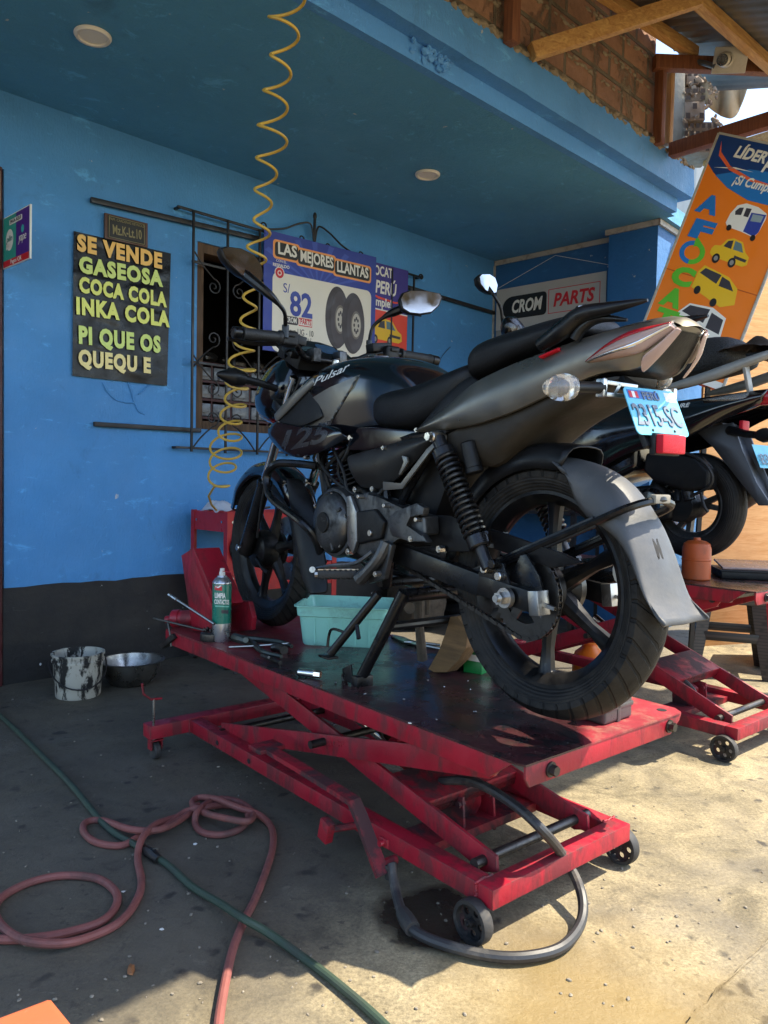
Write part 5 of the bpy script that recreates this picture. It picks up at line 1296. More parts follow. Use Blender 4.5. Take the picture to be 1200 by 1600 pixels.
m = MB(); c = V((1.035, -.0, 1.345)); m.cyl((.98, 0, 1.318), (.98, 0, 1.335), .012, n=14); m.torus((.98, 0, 1.338), (0, .3, 1), .012, .002, 18, 6); m.build('ignition_key', M_bolt, BIKE)
m = MB(); rr_ = [V((.78, 0, 1.316)), V((.70, 0, 1.316))]; m.lathe([(0, .0), (.032, .0), (.034, .004), (.03, .008), (0, .009)], (.74, 0, 1.313), (0, 0, 1), 28); m.build('filler_cap', M_chrome, tank)
# ================================================================ scooter on the far lift
K = Frame((1.24, 3.0, 0), -38)
SCO = thing('scooter', 'black scooter with a mesh seat cover on the far red lift', 'scooter', K)
def k_(px, py, v): return K.py(px, py, v)
M_sblk = paint('scooter_black_paint', (.006, .006, .008), .14, var=.1, coat=.7, bump=0, dirt=.2, dcol=(.05, .045, .04), ds=6, dlo=.55, dhi=.8)
M_greyp = paint('grey_rack_plastic', (.36, .355, .34), .4, .3, var=.15, dirt=.3, ds=8, dcol=(.08, .075, .07))
M_bluegrey = paint('bluegrey_plastic', (.045, .05, .06), .5, var=.15, dirt=.3, ds=8, dcol=(.12, .12, .12))
sw_c = V((.019, 0, .876))
def swheel(c):
    m = MB(); w = .045; Rr = .208; r0 = .130
    s_ = MB()
    for k in range(3):
        a = 2*math.pi*k/3+.9; d = V((math.cos(a), 0, math.sin(a))); t = V((-math.sin(a), 0, math.cos(a)))
        for da in (-.22, .22):
            d2 = V((math.cos(a+da), 0, math.sin(a+da))); s_.loft([[d*.03+t*x*.012+V((0, y*.012, 0)) for x, y in ((-1, -1), (1, -1), (1, 1), (-1, 1))], [d2*.112+t*x*.010+V((0, y*.012, 0)) for x, y in ((-1, -1), (1, -1), (1, 1), (-1, 1))]])
    wo = s_.build('wheel', M_eng, SCO); wo.location = c
    m.lathe([(r0-.004, -w*.62), (r0+.012, -w*.85), (r0+.03, -w), (r0+.05, -w*.95), (Rr-.012, -w*.72), (Rr, -w*.25), (Rr, w*.25), (Rr-.012, w*.72), (r0+.05, w*.95), (r0+.03, w), (r0+.012, w*.85), (r0-.004, w*.62)], (0, 0, 0), (0, 1, 0), 72); m.build('tyre', tyre_mat('scooter_tyre', .35), wo, ang=40)
    m = MB(); m.lathe([(r0+.004, -w*.7), (r0-.010, -w*.5), (r0-.018, 0), (r0-.010, w*.5), (r0+.004, w*.7), (r0-.004, w*.72), (r0-.022, w*.4), (r0-.026, 0), (r0-.022, -w*.4), (r0-.004, -w*.72), (r0+.004, -w*.7)], (0, 0, 0), (0, 1, 0), 56); m.build('rim', M_eng, wo, ang=40)
    m = MB(); m.lathe([(0, -.05), (.04, -.05), (.05, -.02), (.05, .02), (.04, .05), (0, .05)], (0, 0, 0), (0, 1, 0), 24); m.build('hub', M_engd, wo)
swheel(sw_c); swheel(V((1.24, 0, .815)))
# engine, belt case and air box on the left side
m = MB(); ec = k_(1018, 790, .12)
m.prism([V((ec.x-.085, .07, ec.z-.05)), V((ec.x-.10, .07, ec.z+.03)), V((ec.x-.02, .07, ec.z+.085)), V((ec.x+.30, .07, ec.z+.05)), V((ec.x+.33, .07, ec.z-.04)), V((ec.x+.05, .07, ec.z-.085))], (0, .055, 0), .015, 3)
en = m.build('engine_case', M_engd, SCO)
m = MB(); m.lathe([(.072, -.05), (.070, -.005), (.055, .012), (.0, .018)], (ec.x+.0, .135, ec.z), (0, 1, 0), 32); m.build('clutch_cover', M_sblk, en)
m = MB(); m.lathe([(.065, -.05), (.06, 0), (.03, .006), (0, .006)], (ec.x-.105, .105, ec.z+.0), (0, 1, 0), 28); m.cyl((ec.x-.10, .1, ec.z+.07), (ec.x-.11, .12, ec.z+.02), .012, n=10); m.build('gear_housing', M_engd, en)
for dx, dz in ((.06, .06), (.15, .055), (.24, .04), (.2, -.05), (.05, -.075)):
    m = MB(); m.cyl((ec.x+dx, .12, ec.z+dz), (ec.x+dx, .133, ec.z+dz), .008, n=8); m.build('case_bolt', M_bolt, en)
m = MB(); pr = [k_(*q, .13) for q in ((1008, 708), (1040, 703), (1085, 712), (1108, 735), (1106, 765), (1070, 768), (1020, 752), (1004, 735))]; m.prism(pr, (0, -.07, 0), .015, 3); m.build('air_filter_box', M_plast, SCO)
m = MB(); m.tube([k_(1050, 703, .135), k_(1090, 715, .145), k_(1112, 740, .14), k_(1108, 760, .13), k_(1080, 775, .12)], .006, 7, sm=5); m.tube([k_(1095, 770, .13), k_(1100, 790, .14), k_(1106, 800, .13)], .006, 7, sm=3); m.build('cable', M_rubber, SCO)
m = MB(); m.tube([V((-.06, -.1, .86)), V((-.18, -.12, .95)), V((-.24, -.13, 1.02))], .04, 14); m.build('silencer', M_dsteel, SCO)
m = MB(); p0, p1 = k_(1028, 740, .10), k_(985, 690, .11); m.tube([V((-.02, .1, .90)), V((.06, .11, 1.14))], .022, 12); m.build('rear_shock', M_spring, SCO)
# body panels
top = [k_(*q) for q in ((880, 640, .20), (940, 632, .185), (1000, 630, .16), (1050, 628, .15), (1100, 620, .14), (1160, 612, .125), (1205, 606, .105))]
bot = [k_(*q) for q in ((868, 760, .20), (930, 738, .19), (985, 706, .175), (1030, 698, .165), (1075, 684, .15), (1130, 655, .13), (1195, 632, .105))]
pan = []
for sd in (1, -1): pan.append(panel(resample(top, 14), resample(bot, 14), side=sd, bulge=.03, th=.01).build('body_panel', M_sblk, SCO, 'gloss black side panel with white lettering', 1, 60))
m = MB(); rows = []
for p, q in zip(resample(top, 10), resample(bot, 10)): rows.append([V((p.x, p.y-.01, p.z)), V((p.x, 0, p.z+.01)), V((p.x, -p.y+.01, p.z))])
m.loft(rows, closed=False); m.build('body_top', M_plast, SCO, sub=1, ang=180)
m = MB(); m.prism([V((.55, .16, .86)), V((.20, .13, 1.02)), V((.20, .13, 1.24)), V((.55, .16, 1.22))], (0, -.30, 0), .03, 3); m.build('inner_body', M_sblk, SCO)
m = MB(); m.lohi((.5, -.19, .84), (.86, .19, .875), .01); m.build('footboard', M_plast, SCO)
m = MB(); secs = []
for z, u, hw, t_ in ((.85, .86, .20, .05), (1.05, .93, .21, .06), (1.25, .90, .20, .07), (1.42, .84, .15, .07), (1.52, .80, .10, .06)):
    secs.append([V((u+x*t_-.12*abs(y)**2, y*hw, z)) for x, y in ((-1, -.9), (-1, -.4), (-1, .4), (-1, .9), (.2, 1), (1, .55), (1.4, 0), (1, -.55), (.2, -1))])
m.loft(secs); m.build('leg_shield', M_sblk, SCO, None, 1, 180)
m = MB(); rows = []
for k in range(11):
    a = R(20+k*14); rr = .24; rows.append([V((1.24+rr*math.cos(a), y, .815+rr*math.sin(a)+dz)) for y, dz in ((.06, -.03), (.05, 0), (0, .012), (-.05, 0), (-.06, -.03))])
m.loft(rows, closed=False); m.build('front_mudguard', M_sblk, SCO, None, 1, 180)
m = MB(); m.tube([V((1.24, .07, .815)), V((1.10, .06, 1.15)), V((.92, .0, 1.5))], .02, 10); m.tube([V((1.24, -.07, .815)), V((1.10, -.06, 1.15))], .02, 10); m.build('fork', M_frame, SCO)
# seat with mesh cover, grey grab rail, cloth
def mesh_mat():
    N = Nodes('mesh_seat_cover'); v = N.new('ShaderNodeTexVoronoi'); v.inputs['Scale'].default_value = 160; N.link(N.tc(), v.inputs['Vector'])
    c = N.mix(N.ramp(v.outputs['Distance'], [(.2, 0), (.5, 1)]), (.004, .004, .004), (.022, .022, .023)); N.bump(v.outputs['Distance'], .8, .003); return N.set(**{'Base Color': c, 'Roughness': .75})
M_mesh = mesh_mat()
st_top = [(1000, 582), (1020, 562), (1045, 545), (1072, 531), (1110, 524), (1140, 526), (1149, 545)]
st_bot = [(1002, 606), (1022, 602), (1045, 596), (1072, 588), (1100, 580), (1125, 572), (1146, 558)]
secs = []
for tp, bp in zip(st_top, st_bot):
    a, c = k_(*tp, .085), k_(*bp, .125); h = a.z-c.z
    half = [(0, a.z+.008), (.06, a.z+.004), (.10, a.z-.02), (.135, a.z-.45*h), (.125, c.z), (.05, c.z-.004)]
    secs.append([V((a.x, y, z)) for y, z in half]+[V((a.x, -y, z)) for y, z in reversed(half[1:])])
m = MB(); m.loft(list(reversed(secs))); m.build('seat', M_mesh, SCO, 'seat with black mesh cover', 1, 180)
m = MB(); m.loft([[V((u, y*w, z)) for y, z in ((-1, zb), (-1, zt), (-.5, zt+.03), (.5, zt+.03), (1, zt), (1, zb))] for u, w, zb, zt in ((.24, .12, 1.33, 1.38), (.40, .11, 1.31, 1.365), (.55, .08, 1.29, 1.33), (.60, .05, 1.26, 1.28))]); m.build('seat_front', M_mesh, SCO, None, 1, 180)
for sd in (1, -1):
    pr = [k_(*q) for q in ((1035, 607, .145), (1075, 598, .15), (1120, 584, .15), (1160, 568, .148), (1225, 545, .14))]
    m = MB(); rings = []
    for p, (w, h) in zip(pr, ((.010, .010), (.016, .020), (.018, .024), (.018, .020), (.014, .016))): rings.append([V((p.x, (p.y+w*math.cos(a))*sd, p.z+h*math.sin(a))) for a in [2*math.pi*k/10 for k in range(10)]])
    m.loft(rings); m.build('grab_rail', M_greyp, SCO, None, 1, 180)
    m = MB(); a, c = k_(1165, 572, .14), k_(1172, 612, .11); m.bar(V((a.x, a.y*sd, a.z)), V((c.x, c.y*sd, c.z)), .03, .012, (1, 0, 0), .003); m.build('rail_bracket', M_greyp, SCO)
m = MB(); a, c = k_(1225, 545, .14), k_(1160, 566, .148); m.lohi((a.x, -.13, a.z-.01), (c.x, .13, a.z+.002), .004); m.build('rack_plate', M_plast, SCO)
c = K.m @ (k_(1178, 545, .05)+V((0, 0, .0))); KR = Frame((c.x, c.y, c.z-.012), -38)
o = ragm((0, 0, 0), .10, .10, .05, 8).build('cloth', paint('brown_cloth', (.06, .04, .03), .95, var=.4, vs=30, bump=.8, bs=150), frame=KR, ang=180); tag(o, 'dark brown cloth bundled on the scooter rack', 'cloth')
# lamps and plate
tl_ = [k_(*q) for q in ((1098, 624, .142), (1140, 616, .134), (1180, 610, .118), (1215, 604, .10))]; tb2 = [k_(*q) for q in ((1100, 627, .143), (1145, 632, .136), (1172, 634, .122), (1215, 632, .10))]
for sd in (1, -1):
    A_, C_ = resample(tl_, 8), resample(tb2, 8)
    o = panel(A_[:6], C_[:6], side=sd, bulge=.022, th=.01).build('turn_lens', M_lens_c, SCO, None, 1, 60); panel([p-V((0, .012, 0)) for p in A_[:6]], [p-V((0, .012, 0)) for p in C_[:6]], side=sd, bulge=.018, th=.004).build('lamp_reflector', M_refsil, o, None, 1, 60)
    panel(A_[5:], C_[5:], side=sd, bulge=.014, th=.02).build('tail_light', M_lens_r, SCO, None, 1, 60)
m = MB()
for sd in (1, -1):
    m.prism([V((p.x, .055*sd, p.z)) for p in [k_(*q, .055) for q in ((1085, 672), (1145, 660), (1160, 705), (1182, 755), (1205, 790), (1185, 790), (1150, 745), (1115, 700))]], (0, -.01*sd, 0), .003)
pm = [k_(*q, 0) for q in ((1100, 668), (1140, 662), (1168, 720), (1200, 790))]
rows = [[V((p.x, y, p.z)) for y in (-.055, -.02, .02, .055)] for p in pm]; m.loft(rows, closed=False)
m.build('rear_mudguard', M_bluegrey, SCO, None, 0, 60)
a = k_(1174, 694, .06); PT = [a, V((a.x-.0, a.y-.15, a.z)), V((a.x-.035, a.y-.15, a.z-.085)), V((a.x-.035, a.y, a.z-.085))]
m = MB(); m.prism([p for p in PT], (-.002, 0, -.001)); sp_ = m.build('number_plate', M_plate, SCO, 'pale blue number plate cut by the photo edge')
text('plate_lettering', '8315', M_ink, sp_, PT[3]+V((-.004+.0, -.008, .012)), V((0, -1, 0)), (PT[0]-PT[3]), .06, width=.13)
m = MB(); m.tube([k_(1140, 672, .05), k_(1165, 678, .10), k_(1185, 680, .15)], [.018, .014, .013], 10); m.tube([k_(1185, 680, .15), k_(1195, 680, .19), k_(1212, 682, .24)], [.016, .026, .004], 12, sm=3); m.build('indicator', M_plast, SCO)
m = MB(); c = k_(1163, 665, .05); m.box(c, (.015, .05, .035), None, .004); m.build('reflector', M_refl, SCO)
# handlebar wrapped in black bags, mirrors
m = MB(); m.tube([V((.74, .34, 1.64)), V((.78, .2, 1.645)), V((.84, .08, 1.60)), V((.84, -.08, 1.60)), V((.78, -.2, 1.645)), V((.74, -.34, 1.64))], .012, 10, sm=4); m.build('handlebar', M_frame, SCO)
M_sheet = paint('wrinkled_black_film', (.006, .006, .006), .18, var=.1, bump=1.0, bs=28)
rs = random.Random(21)
for sd in (1, -1):
    m = MB(); secs = []
    for i in range(14):
        t = i/13; p = V((.72, .37*sd, 1.635)).lerp(V((.86, .05*sd, 1.61)), t); r_ = .028+.038*math.sin(math.pi*min(1, t*1.15))**.7
        secs.append([p+V((math.cos(2*math.pi*k/20)*r_*.8, 0, math.sin(2*math.pi*k/20)*r_))*(1+rs.uniform(-.14, .14)) for k in range(20)])
    m.loft(secs); m.build('grip_wrap', M_sheet, SCO, 'black plastic film wrapped round the grip', 1, 180)
m = MB(); m.loft([[V((u, y*w, z)) for y, z in ((-1, zb), (-1.05, (zb+zt)/2), (-.6, zt), (.6, zt), (1.05, (zb+zt)/2), (1, zb))] for u, w, zb, zt in ((.74, .10, 1.55, 1.60), (.80, .13, 1.50, 1.66), (.90, .13, 1.50, 1.66), (.98, .08, 1.52, 1.60))]); m.build('handlebar_cover', M_sblk, SCO, None, 1, 180)
def smirror(outl, v0, stalk):
    cx = sum(p[0] for p in outl)/len(outl); cy = sum(p[1] for p in outl)/len(outl); c = K.m @ k_(cx, cy, v0); n = V((-.92, -.25*(1 if v0 > 0 else -1), .1)).normalized(); nw = K.m.to_3x3() @ n
    pts = [K.hit(p[0], p[1], c, nw) for p in outl]; cc = sum(pts, V((0, 0, 0)))/len(pts); m = MB()
    m.loft([[cc+(p-cc)*s+n*t for p in pts] for s, t in ((.97, .004), (1, 0), (1, -.008), (.85, -.03), (.3, -.045))]); o = m.build('mirror', M_plast, SCO, None, 0, 70)
    m = MB(); m.prism([cc+(p-cc)*.92+n*.0042 for p in pts], n*.001); m.build('mirror_glass', M_mirror, o, ang=20)
    m = MB(); m.tube([cc-n*.01]+[k_(*q) for q in stalk], .0075, 8, sm=5); m.build('mirror_stalk', M_frame, o)
smirror([(747, 432), (751, 428), (764, 428), (773, 434), (777, 446), (775, 458), (768, 460), (757, 454), (749, 444)], .34, [(772, 462, .32), (782, 480, .28), (785, 500, .26), (786, 515, .24)])
smirror([(897, 486), (902, 478), (915, 475), (926, 480), (928, 492), (920, 500), (905, 500), (898, 494)], -.36, [(890, 505, -.32), (875, 520, -.28), (862, 530, -.24)])
# centre stand that lifts the rear wheel
m = MB()
for sd in (1, -1): m.tube([V((.40, .09*sd, .80)), V((.30, .13*sd, .612))], .014, 10); m.box((.30, .13*sd, .608), (.06, .03, .014), None, .003)
m.cyl((.38, -.12, .78), (.38, .12, .78), .014, n=10); m.build('centre_stand', M_frame, SCO)
bpy.context.view_layer.update()
tp_ = [bvh_of(pan[0])]
decal_text('lettering', 'URE', M_white, tp_, pan[0], K, (1056, 637.5), (21, -2), (2, -9), bold=.03, shear=.2)
decal_text('lettering', 'Adventure', I_gold0, tp_, pan[0], K, (1080, 650), (24, -6), (1, -6)) if 'I_gold0' in globals() else None
# ================================================================ signs and posters
def flat(name, h, rough=.5, **k): return paint(name, h, rough, var=.06, bump=.02, **k)
I_white = flat('print_white', '#e9e6de'); I_black = flat('print_black', '#141414'); I_blue = flat('print_royal_blue', '#2b3f9c', dirt=.15, dcol=(.12, .16, .4), ds=3)
I_purple = flat('print_purple', '#3a2f86'); I_orange = flat('print_orange', '#e8701a'); I_red = flat('print_red', '#c8202c'); I_redor = flat('print_red_orange', '#e2452a')
I_yellow = flat('print_yellow', '#e6b81c'); I_green = flat('print_green', '#5cb82a'); I_navy = flat('print_navy', '#123a78'); I_sky = flat('print_mid_blue', '#1f74c0'); I_grey = flat('print_grey', '#8d8a86'); I_dgrey = flat('print_dark_grey', '#37343a'); I_peach = flat('print_peach', '#f0a860')
class Board:
    """flat sign spanned by three corners (top-left, top-right, bottom-left); unit coordinates x right, y down"""
    def __init__(s, name, label, cat, frame, TL, TR, BL, mat, th=.004, group=None, part_of=None):
        s.f = frame; s.TL, s.ex, s.ey = V(TL), V(TR)-V(TL), V(BL)-V(TL); s.w, s.h = s.ex.length, s.ey.length
        s.n = s.ey.cross(s.ex).normalized()
        cw = frame.i @ CAM
        if s.n.dot(cw-s.TL) < 0: s.n = -s.n
        s.lv = 0; s.root = thing(name, label, cat, frame, group)
        m = MB(); m.prism([s.p(0, 0, 0), s.p(1, 0, 0), s.p(1, 1, 0), s.p(0, 1, 0)], -s.n*th, 0); s.base = m.build('sheet', mat, s.root, ang=20)
    def p(s, x, y, z=0): return s.TL+s.ex*x+s.ey*y+s.n*z
    def poly(s, name, pts, mat, lv=1, parent=None):
        m = MB(); m.prism([s.p(x, y, .0003*lv) for x, y in pts], s.n*.0003); return m.build(name, mat, parent or s.root, ang=20)
    def rect(s, name, x0, y0, x1, y1, mat, lv=1, r=0, parent=None):
        if not r: return s.poly(name, [(x0, y0), (x1, y0), (x1, y1), (x0, y1)], mat, lv, parent)
        rx, ry = r/s.w, r/s.h; pts = []
        for cx, cy, a0 in ((x1-rx, y0+ry, -90), (x1-rx, y1-ry, 0), (x0+rx, y1-ry, 90), (x0+rx, y0+ry, 180)):
            for k in range(6): a = R(a0+18*k); pts.append((cx+rx*math.cos(a), cy+ry*math.sin(a)))
        return s.poly(name, pts, mat, lv, parent)
    def disc(s, name, cx, cy, r, mat, lv=1, sx=1.0, rot=0, parent=None, n=40, hole=0):
        m = MB(); A = []; 
        for k in range(n):
            a = 2*math.pi*k/n; x, y = r*sx*math.cos(a), r*math.sin(a); x, y = x*math.cos(rot)-y*math.sin(rot), x*math.sin(rot)+y*math.cos(rot); A.append((x, y))
        if hole:
            z = .0003*lv+.0003
            o_ = m.ring([s.p(cx+x/s.w, cy+y/s.h, z) for x, y in A]); i_ = m.ring([s.p(cx+x*hole/s.w, cy+y*hole/s.h, z) for x, y in A]); m.bridge(o_, i_)
        else: m.prism([s.p(cx+x/s.w, cy+y/s.h, .0003*lv) for x, y in A], s.n*.0003)
        return m.build(name, mat, parent or s.root, ang=20)
    def text(s, txt, x, y, size, mat, lv=2, width=None, parent=None, name='lettering', rot=0, **k):
        ux, uy = s.ex.normalized(), -s.ey.normalized()
        if rot: ux, uy = ux*math.cos(rot)+uy*math.sin(rot), uy*math.cos(rot)-ux*math.sin(rot)
        return text(name, txt, mat, parent or s.root, s.p(x, y, .0003*lv+.0009), ux, uy, size, width=width*s.w if width else None, extrude=.0004, **k)

# hand-lettered list of snacks: wrinkled black plastic sheet
PS = thing('snack_poster', 'hand-lettered black plastic poster listing drinks in bubble letters', 'poster', W)
m = MB(); N_ = 26; rows = []
pTL, pTR, pBL, pBR = W.py(115, 361, -.012), W.py(267, 396, -.012), W.py(113, 587, -.012), W.py(261, 603, -.012)
rs = random.Random(3)
bumps_ = [(rs.random(), rs.random(), rs.uniform(.05, .3), rs.uniform(.01, .05), rs.uniform(-.5, .5), rs.uniform(-.004, .004)) for _ in range(26)]
def wr(x, y):
    z = 0
    for bx, by, lx, ly, ro, a in bumps_:
        dx, dy = x-bx, y-by; c, s_ = math.cos(ro), math.sin(ro); u, v = dx*c+dy*s_, -dx*s_+dy*c; z += a*math.exp(-(u/lx)**2-(v/ly)**2)
    return z
for j in range(N_*2+1):
    r_ = []
    for i in range(N_+1):
        x, y = i/N_, j/(2*N_); p = pTL.lerp(pTR, x).lerp(pBL.lerp(pBR, x), y); r_.append(m.v(p+V((0, -abs(wr(x, y)), 0))))
    rows.append(r_)
for a, c in zip(rows, rows[1:]):
    for i in range(N_): m.face([a[i], a[i+1], c[i+1], c[i]])
M_bag = paint('black_bag_plastic', (.005, .005, .006), .30, var=.1, bump=.35, bs=22, spec=.3)
m.build('sheet', M_bag, PS, ang=180)
L_or, L_gr, L_yg, L_pe = flat('letter_orange', '#f7c46c', .6), flat('letter_green', '#d9ea86', .6), flat('letter_lime', '#ecf080', .6), flat('letter_peach', '#f6e29c', .6)
def wline(txt, bl, br, tl, mat, bold=.045, fr=W, d=-.021, parent=PS, name='lettering', **k):
    o, e, t = fr.py(*bl, d), fr.py(*br, d), fr.py(*tl, d); h = (t-o).length
    return text(name, txt, mat, parent, o, e-o, t-o, h/.72, bold=bold*h, width=(e-o).length, **({'extrude': .0005} | k))
for txt, bl, br, tl, mt in (('SE VENDE', (121, 390), (254, 419), (123, 366), L_or), ('GASEOSA', (124, 424), (255, 447), (125, 400), L_gr), ('COCA COLA', (124, 455), (261, 479), (124, 432), L_yg), ('INKA COLA', (119, 489), (265, 510), (119, 464), L_yg), ('PI QUE OS', (123, 535), (251, 550), (124, 509), L_gr), ('QUEQU E', (123, 570), (236, 582), (124, 546), L_pe)):
    _h = (W.py(*tl, -.021)-W.py(*bl, -.021)).length; wline(txt, bl, br, tl, mt, bold=.0, puff=.078*_h, extrude=0, spacing=1.16)
# address plaque
PL = thing('address_plaque', 'small dark address plaque in a brown frame above the snack poster', 'plaque', W)
a, c, e, g_ = W.py(164, 332, -.022), W.py(231, 349, -.022), W.py(164, 372, -.022), W.py(231, 387, -.022)
m = MB(); m.prism([a, c, g_, e], (0, .014, 0), .002); m.build('frame', paint('plaque_frame', '#5d4034', .5, var=.3), PL)
mx = (a+c+e+g_)/4; sc_ = lambda p, k: mx+(p-mx)*k+V((0, -.0015, 0))
m = MB(); m.prism([sc_(p, .88) for p in (a, c, g_, e)], (0, .001, 0)); fc = m.build('face', flat('plaque_black', '#15130f'), PL)
I_gold = flat('plaque_gold', '#8f8458')
wline('Mz.K-Lt.10', (176, 365), (221, 374), (176, 350), I_gold, .02, d=-.0245, parent=PL); wline('FAM. CARDENAS REYNOLD', (171, 343), (226, 356), (171, 339), I_gold, .0, d=-.0245, parent=PL)
m = MB()
for (p, q) in ((0, 1), (1, 3), (3, 2), (2, 0)):
    ps = [sc_(x, .82)+V((0, -.001, 0)) for x in (a, c, e, g_)]; m.bar(ps[p], ps[q], .002, .002, (0, 1, 0))
m.build('border_line', I_gold, PL)
# payment sign projecting from the door frame
s0 = -.425
pb = Board('payment_sign', 'small teal, purple and red payment sign projecting beside the maroon door', 'sign', W, W.px(5, 342, s0), W.px(47.5, 318.5, s0), W.px(4.5, 421, s0), I_white, .006)
pb.rect('teal_half', .02, .02, .5, .86, flat('print_teal', '#2f9c8e')); pb.rect('purple_half', .5, .02, .97, .86, flat('print_violet', '#4a2382')); pb.rect('red_strip', .02, .86, .97, .985, I_red)
pb.rect('caption', .25, .10, .72, .2, I_white, 2, .006); pb.text('PAGA AQUI', .29, .18, .022, I_dgrey, 3, .38)
pb.disc('speech_bubble', .26, .48, .045, I_white, 2); pb.poly('bubble_tail', [(.14, .5), (.26, .6), (.13, .66)], I_white, 2); pb.text('plin', .15, .51, .035, flat('print_teal_dark', '#1c6f70'), 3, .22, shear=.2)
pb.disc('round_mark', .74, .38, .016, flat('print_aqua', '#39b9b0'), 2); pb.text('yape', .60, .6, .05, I_white, 2, .28, shear=.3)
pb.text('Pagos QR', .3, .955, .025, I_white, 2, .4)
# tyre poster
dT = -.066
tp = Board('tyre_poster', 'blue tyre poster with white panel, price 82 and two tyres', 'poster', W, W.py(413, 358, dT), W.py(588, 402, dT), V(W.py(413, 358, dT))+V((0, 0, -.66)), I_blue, .004)
for k in range(9):
    a = R(200+k*16); tp.poly('ray', [(.45, .4), (.45+.9*math.cos(a), .4+.9*math.sin(a)) if False else (min(1, max(0, .45+.55*math.cos(a))), max(0, .4+.4*math.sin(a))), (min(1, max(0, .45+.55*math.cos(a+.09))), max(0, .4+.4*math.sin(a+.09)))], flat('print_ray', '#3c54b4'), 1)
for i, (x0, x1, y0) in enumerate(((.07, .29, .08), (.26, .61, .10), (.585, .95, .12))):
    tp.rect('title_glow', x0, y0-.02, x1, y0+.14, flat('print_glow', '#f2a15a'), 2+i, .02)
for i, (x0, x1, y0) in enumerate(((.085, .275, .09), (.275, .595, .11), (.6, .935, .13))):
    tp.rect('title_ground', x0, y0-.012, x1, y0+.112, I_black, 6+i, .018)
tp.text('LAS', .105, .175, .088, I_white, 11, .155, bold=.0025); tp.text('MEJORES', .292, .195, .088, I_white, 11, .29, bold=.0025); tp.text('LLANTAS', .617, .215, .088, I_white, 11, .30, bold=.0025)
tp.rect('white_panel', .07, .33, .955, 1.0-.0, flat('print_cream', '#e6e0d2'), 2, .04)
tp.text('CON EL', .095, .245, .02, I_white, 3); tp.text('RESPALDO', .07, .285, .024, I_white, 3, bold=.0005)
tp.disc('round_logo', .125, .335, .034, I_white, 4); tp.disc('logo_ring', .125, .335, .029, I_red, 5, hole=.5); tp.disc('logo_centre', .125, .335, .009, I_red, 6)
tp.text('S/', .155, .49, .075, I_blue, 4, .055); tp.text('82', .215, .67, .19, I_blue, 4, .19, bold=.005)
tp.rect('logo_black', .165, .685, .285, .755, I_dgrey, 4, .012); tp.text('CROM', .18, .738, .042, I_white, 5, .09, bold=.001)
tp.rect('logo_red', .29, .685, .405, .755, I_red, 4); tp.rect('logo_red_inner', .294, .693, .401, .747, I_white, 5); tp.text('PARTS', .302, .738, .042, I_red, 6, .092, bold=.001)
tp.text('nueva UG - 10', .17, .835, .05, I_dgrey, 4, .245); tp.text('LAS LLANTAS', .17, .895, .042, I_grey, 4, .23); tp.text('DE CALIDAD Y', .17, .95, .042, I_grey, 4, .24); tp.text('RESISTENCIA', .17, .995, .038, I_grey, 4, .23)
for i, (cx, cy) in enumerate(((.63, .63), (.78, .66))):
    t0 = tp.disc('tyre_picture', cx, cy, .185, flat('print_tyre', '#3a3234'), 4+5*i, .50)
    tp.disc('tyre_side', cx+.025, cy+.01, .165, flat('print_tyre_side', '#453d40'), 5+5*i, .44, parent=t0); tp.disc('tyre_bead', cx+.028, cy+.012, .086, flat('print_bead', '#6e665f'), 6+5*i, .5, parent=t0); tp.disc('wheel_picture', cx+.03, cy+.014, .072, flat('print_rim', '#b9b2a6'), 7+5*i, .5, parent=t0)
    for k in range(8):
        a = 2*math.pi*k/8; tp.disc('wheel_slot', cx+.03+.022*math.cos(a)/tp.w*.8, cy+.014+.042*math.sin(a)/tp.h, .011, I_dgrey, 8+5*i, .6, parent=t0)
# second poster behind it
ap = Board('insurance_poster', 'purple and red insurance poster with a yellow car, half hidden behind the tyre poster', 'poster', W, W.py(530, 395, -.058), W.py(638, 423, -.058), V(W.py(530, 395, -.058))+V((0, 0, -.56)), I_purple, .003)
ap.rect('red_half', .0, .52, .998, 1.0, I_redor); ap.poly('white_line', [(0, .49), (1, .52), (1, .535), (0, .505)], I_white, 2)
ap.text('AFOCAT', .38, .135, .085, I_white, 2, .38, bold=.002); ap.text('LÍDER PERÚ', .12, .33, .11, I_white, 2, .70, bold=.003, shear=.15); ap.text('¡Si Cumple!', .25, .475, .075, I_white, 2, .5, bold=.002)
ap.poly('red_swoosh', [(.3, .30), (.55, .37), (.8, .395), (.97, .375), (.97, .39), (.8, .415), (.55, .395)], I_redor, 3)
def car_pic(B, x, y, w, h, body, lv=2, name='car_picture'):
    P_ = lambda pts: [(x+w*a, y+h*c) for a, c in pts]
    r = B.poly(name, P_([(.0, .55), (.05, .42), (.2, .38), (.3, .12), (.45, .03), (.7, .08), (.86, .40), (.98, .52), (1.0, .78), (.9, .88), (.1, .82), (.0, .72)]), body, lv)
    B.poly('car_window', P_([(.27, .38), (.34, .16), (.46, .10), (.48, .40)]), I_dgrey, lv+1, r); B.poly('car_window', P_([(.53, .40), (.51, .10), (.68, .14), (.80, .42)]), flat('print_glass', '#5d7a80'), lv+1, r)
    B.poly('car_grille', P_([(.62, .58), (.95, .62), (.94, .72), (.62, .68)]), I_dgrey, lv+1, r)
    for cx in (.2, .62): B.disc('car_wheel', x+w*cx, y+h*.84, h*B.h*.17, I_black, lv+2, .7, parent=r); B.disc('car_hub', x+w*cx, y+h*.84, h*B.h*.09, I_grey, lv+3, .7, parent=r)
    return r
car_pic(ap, .42, .60, .50, .3, I_yellow, 3)
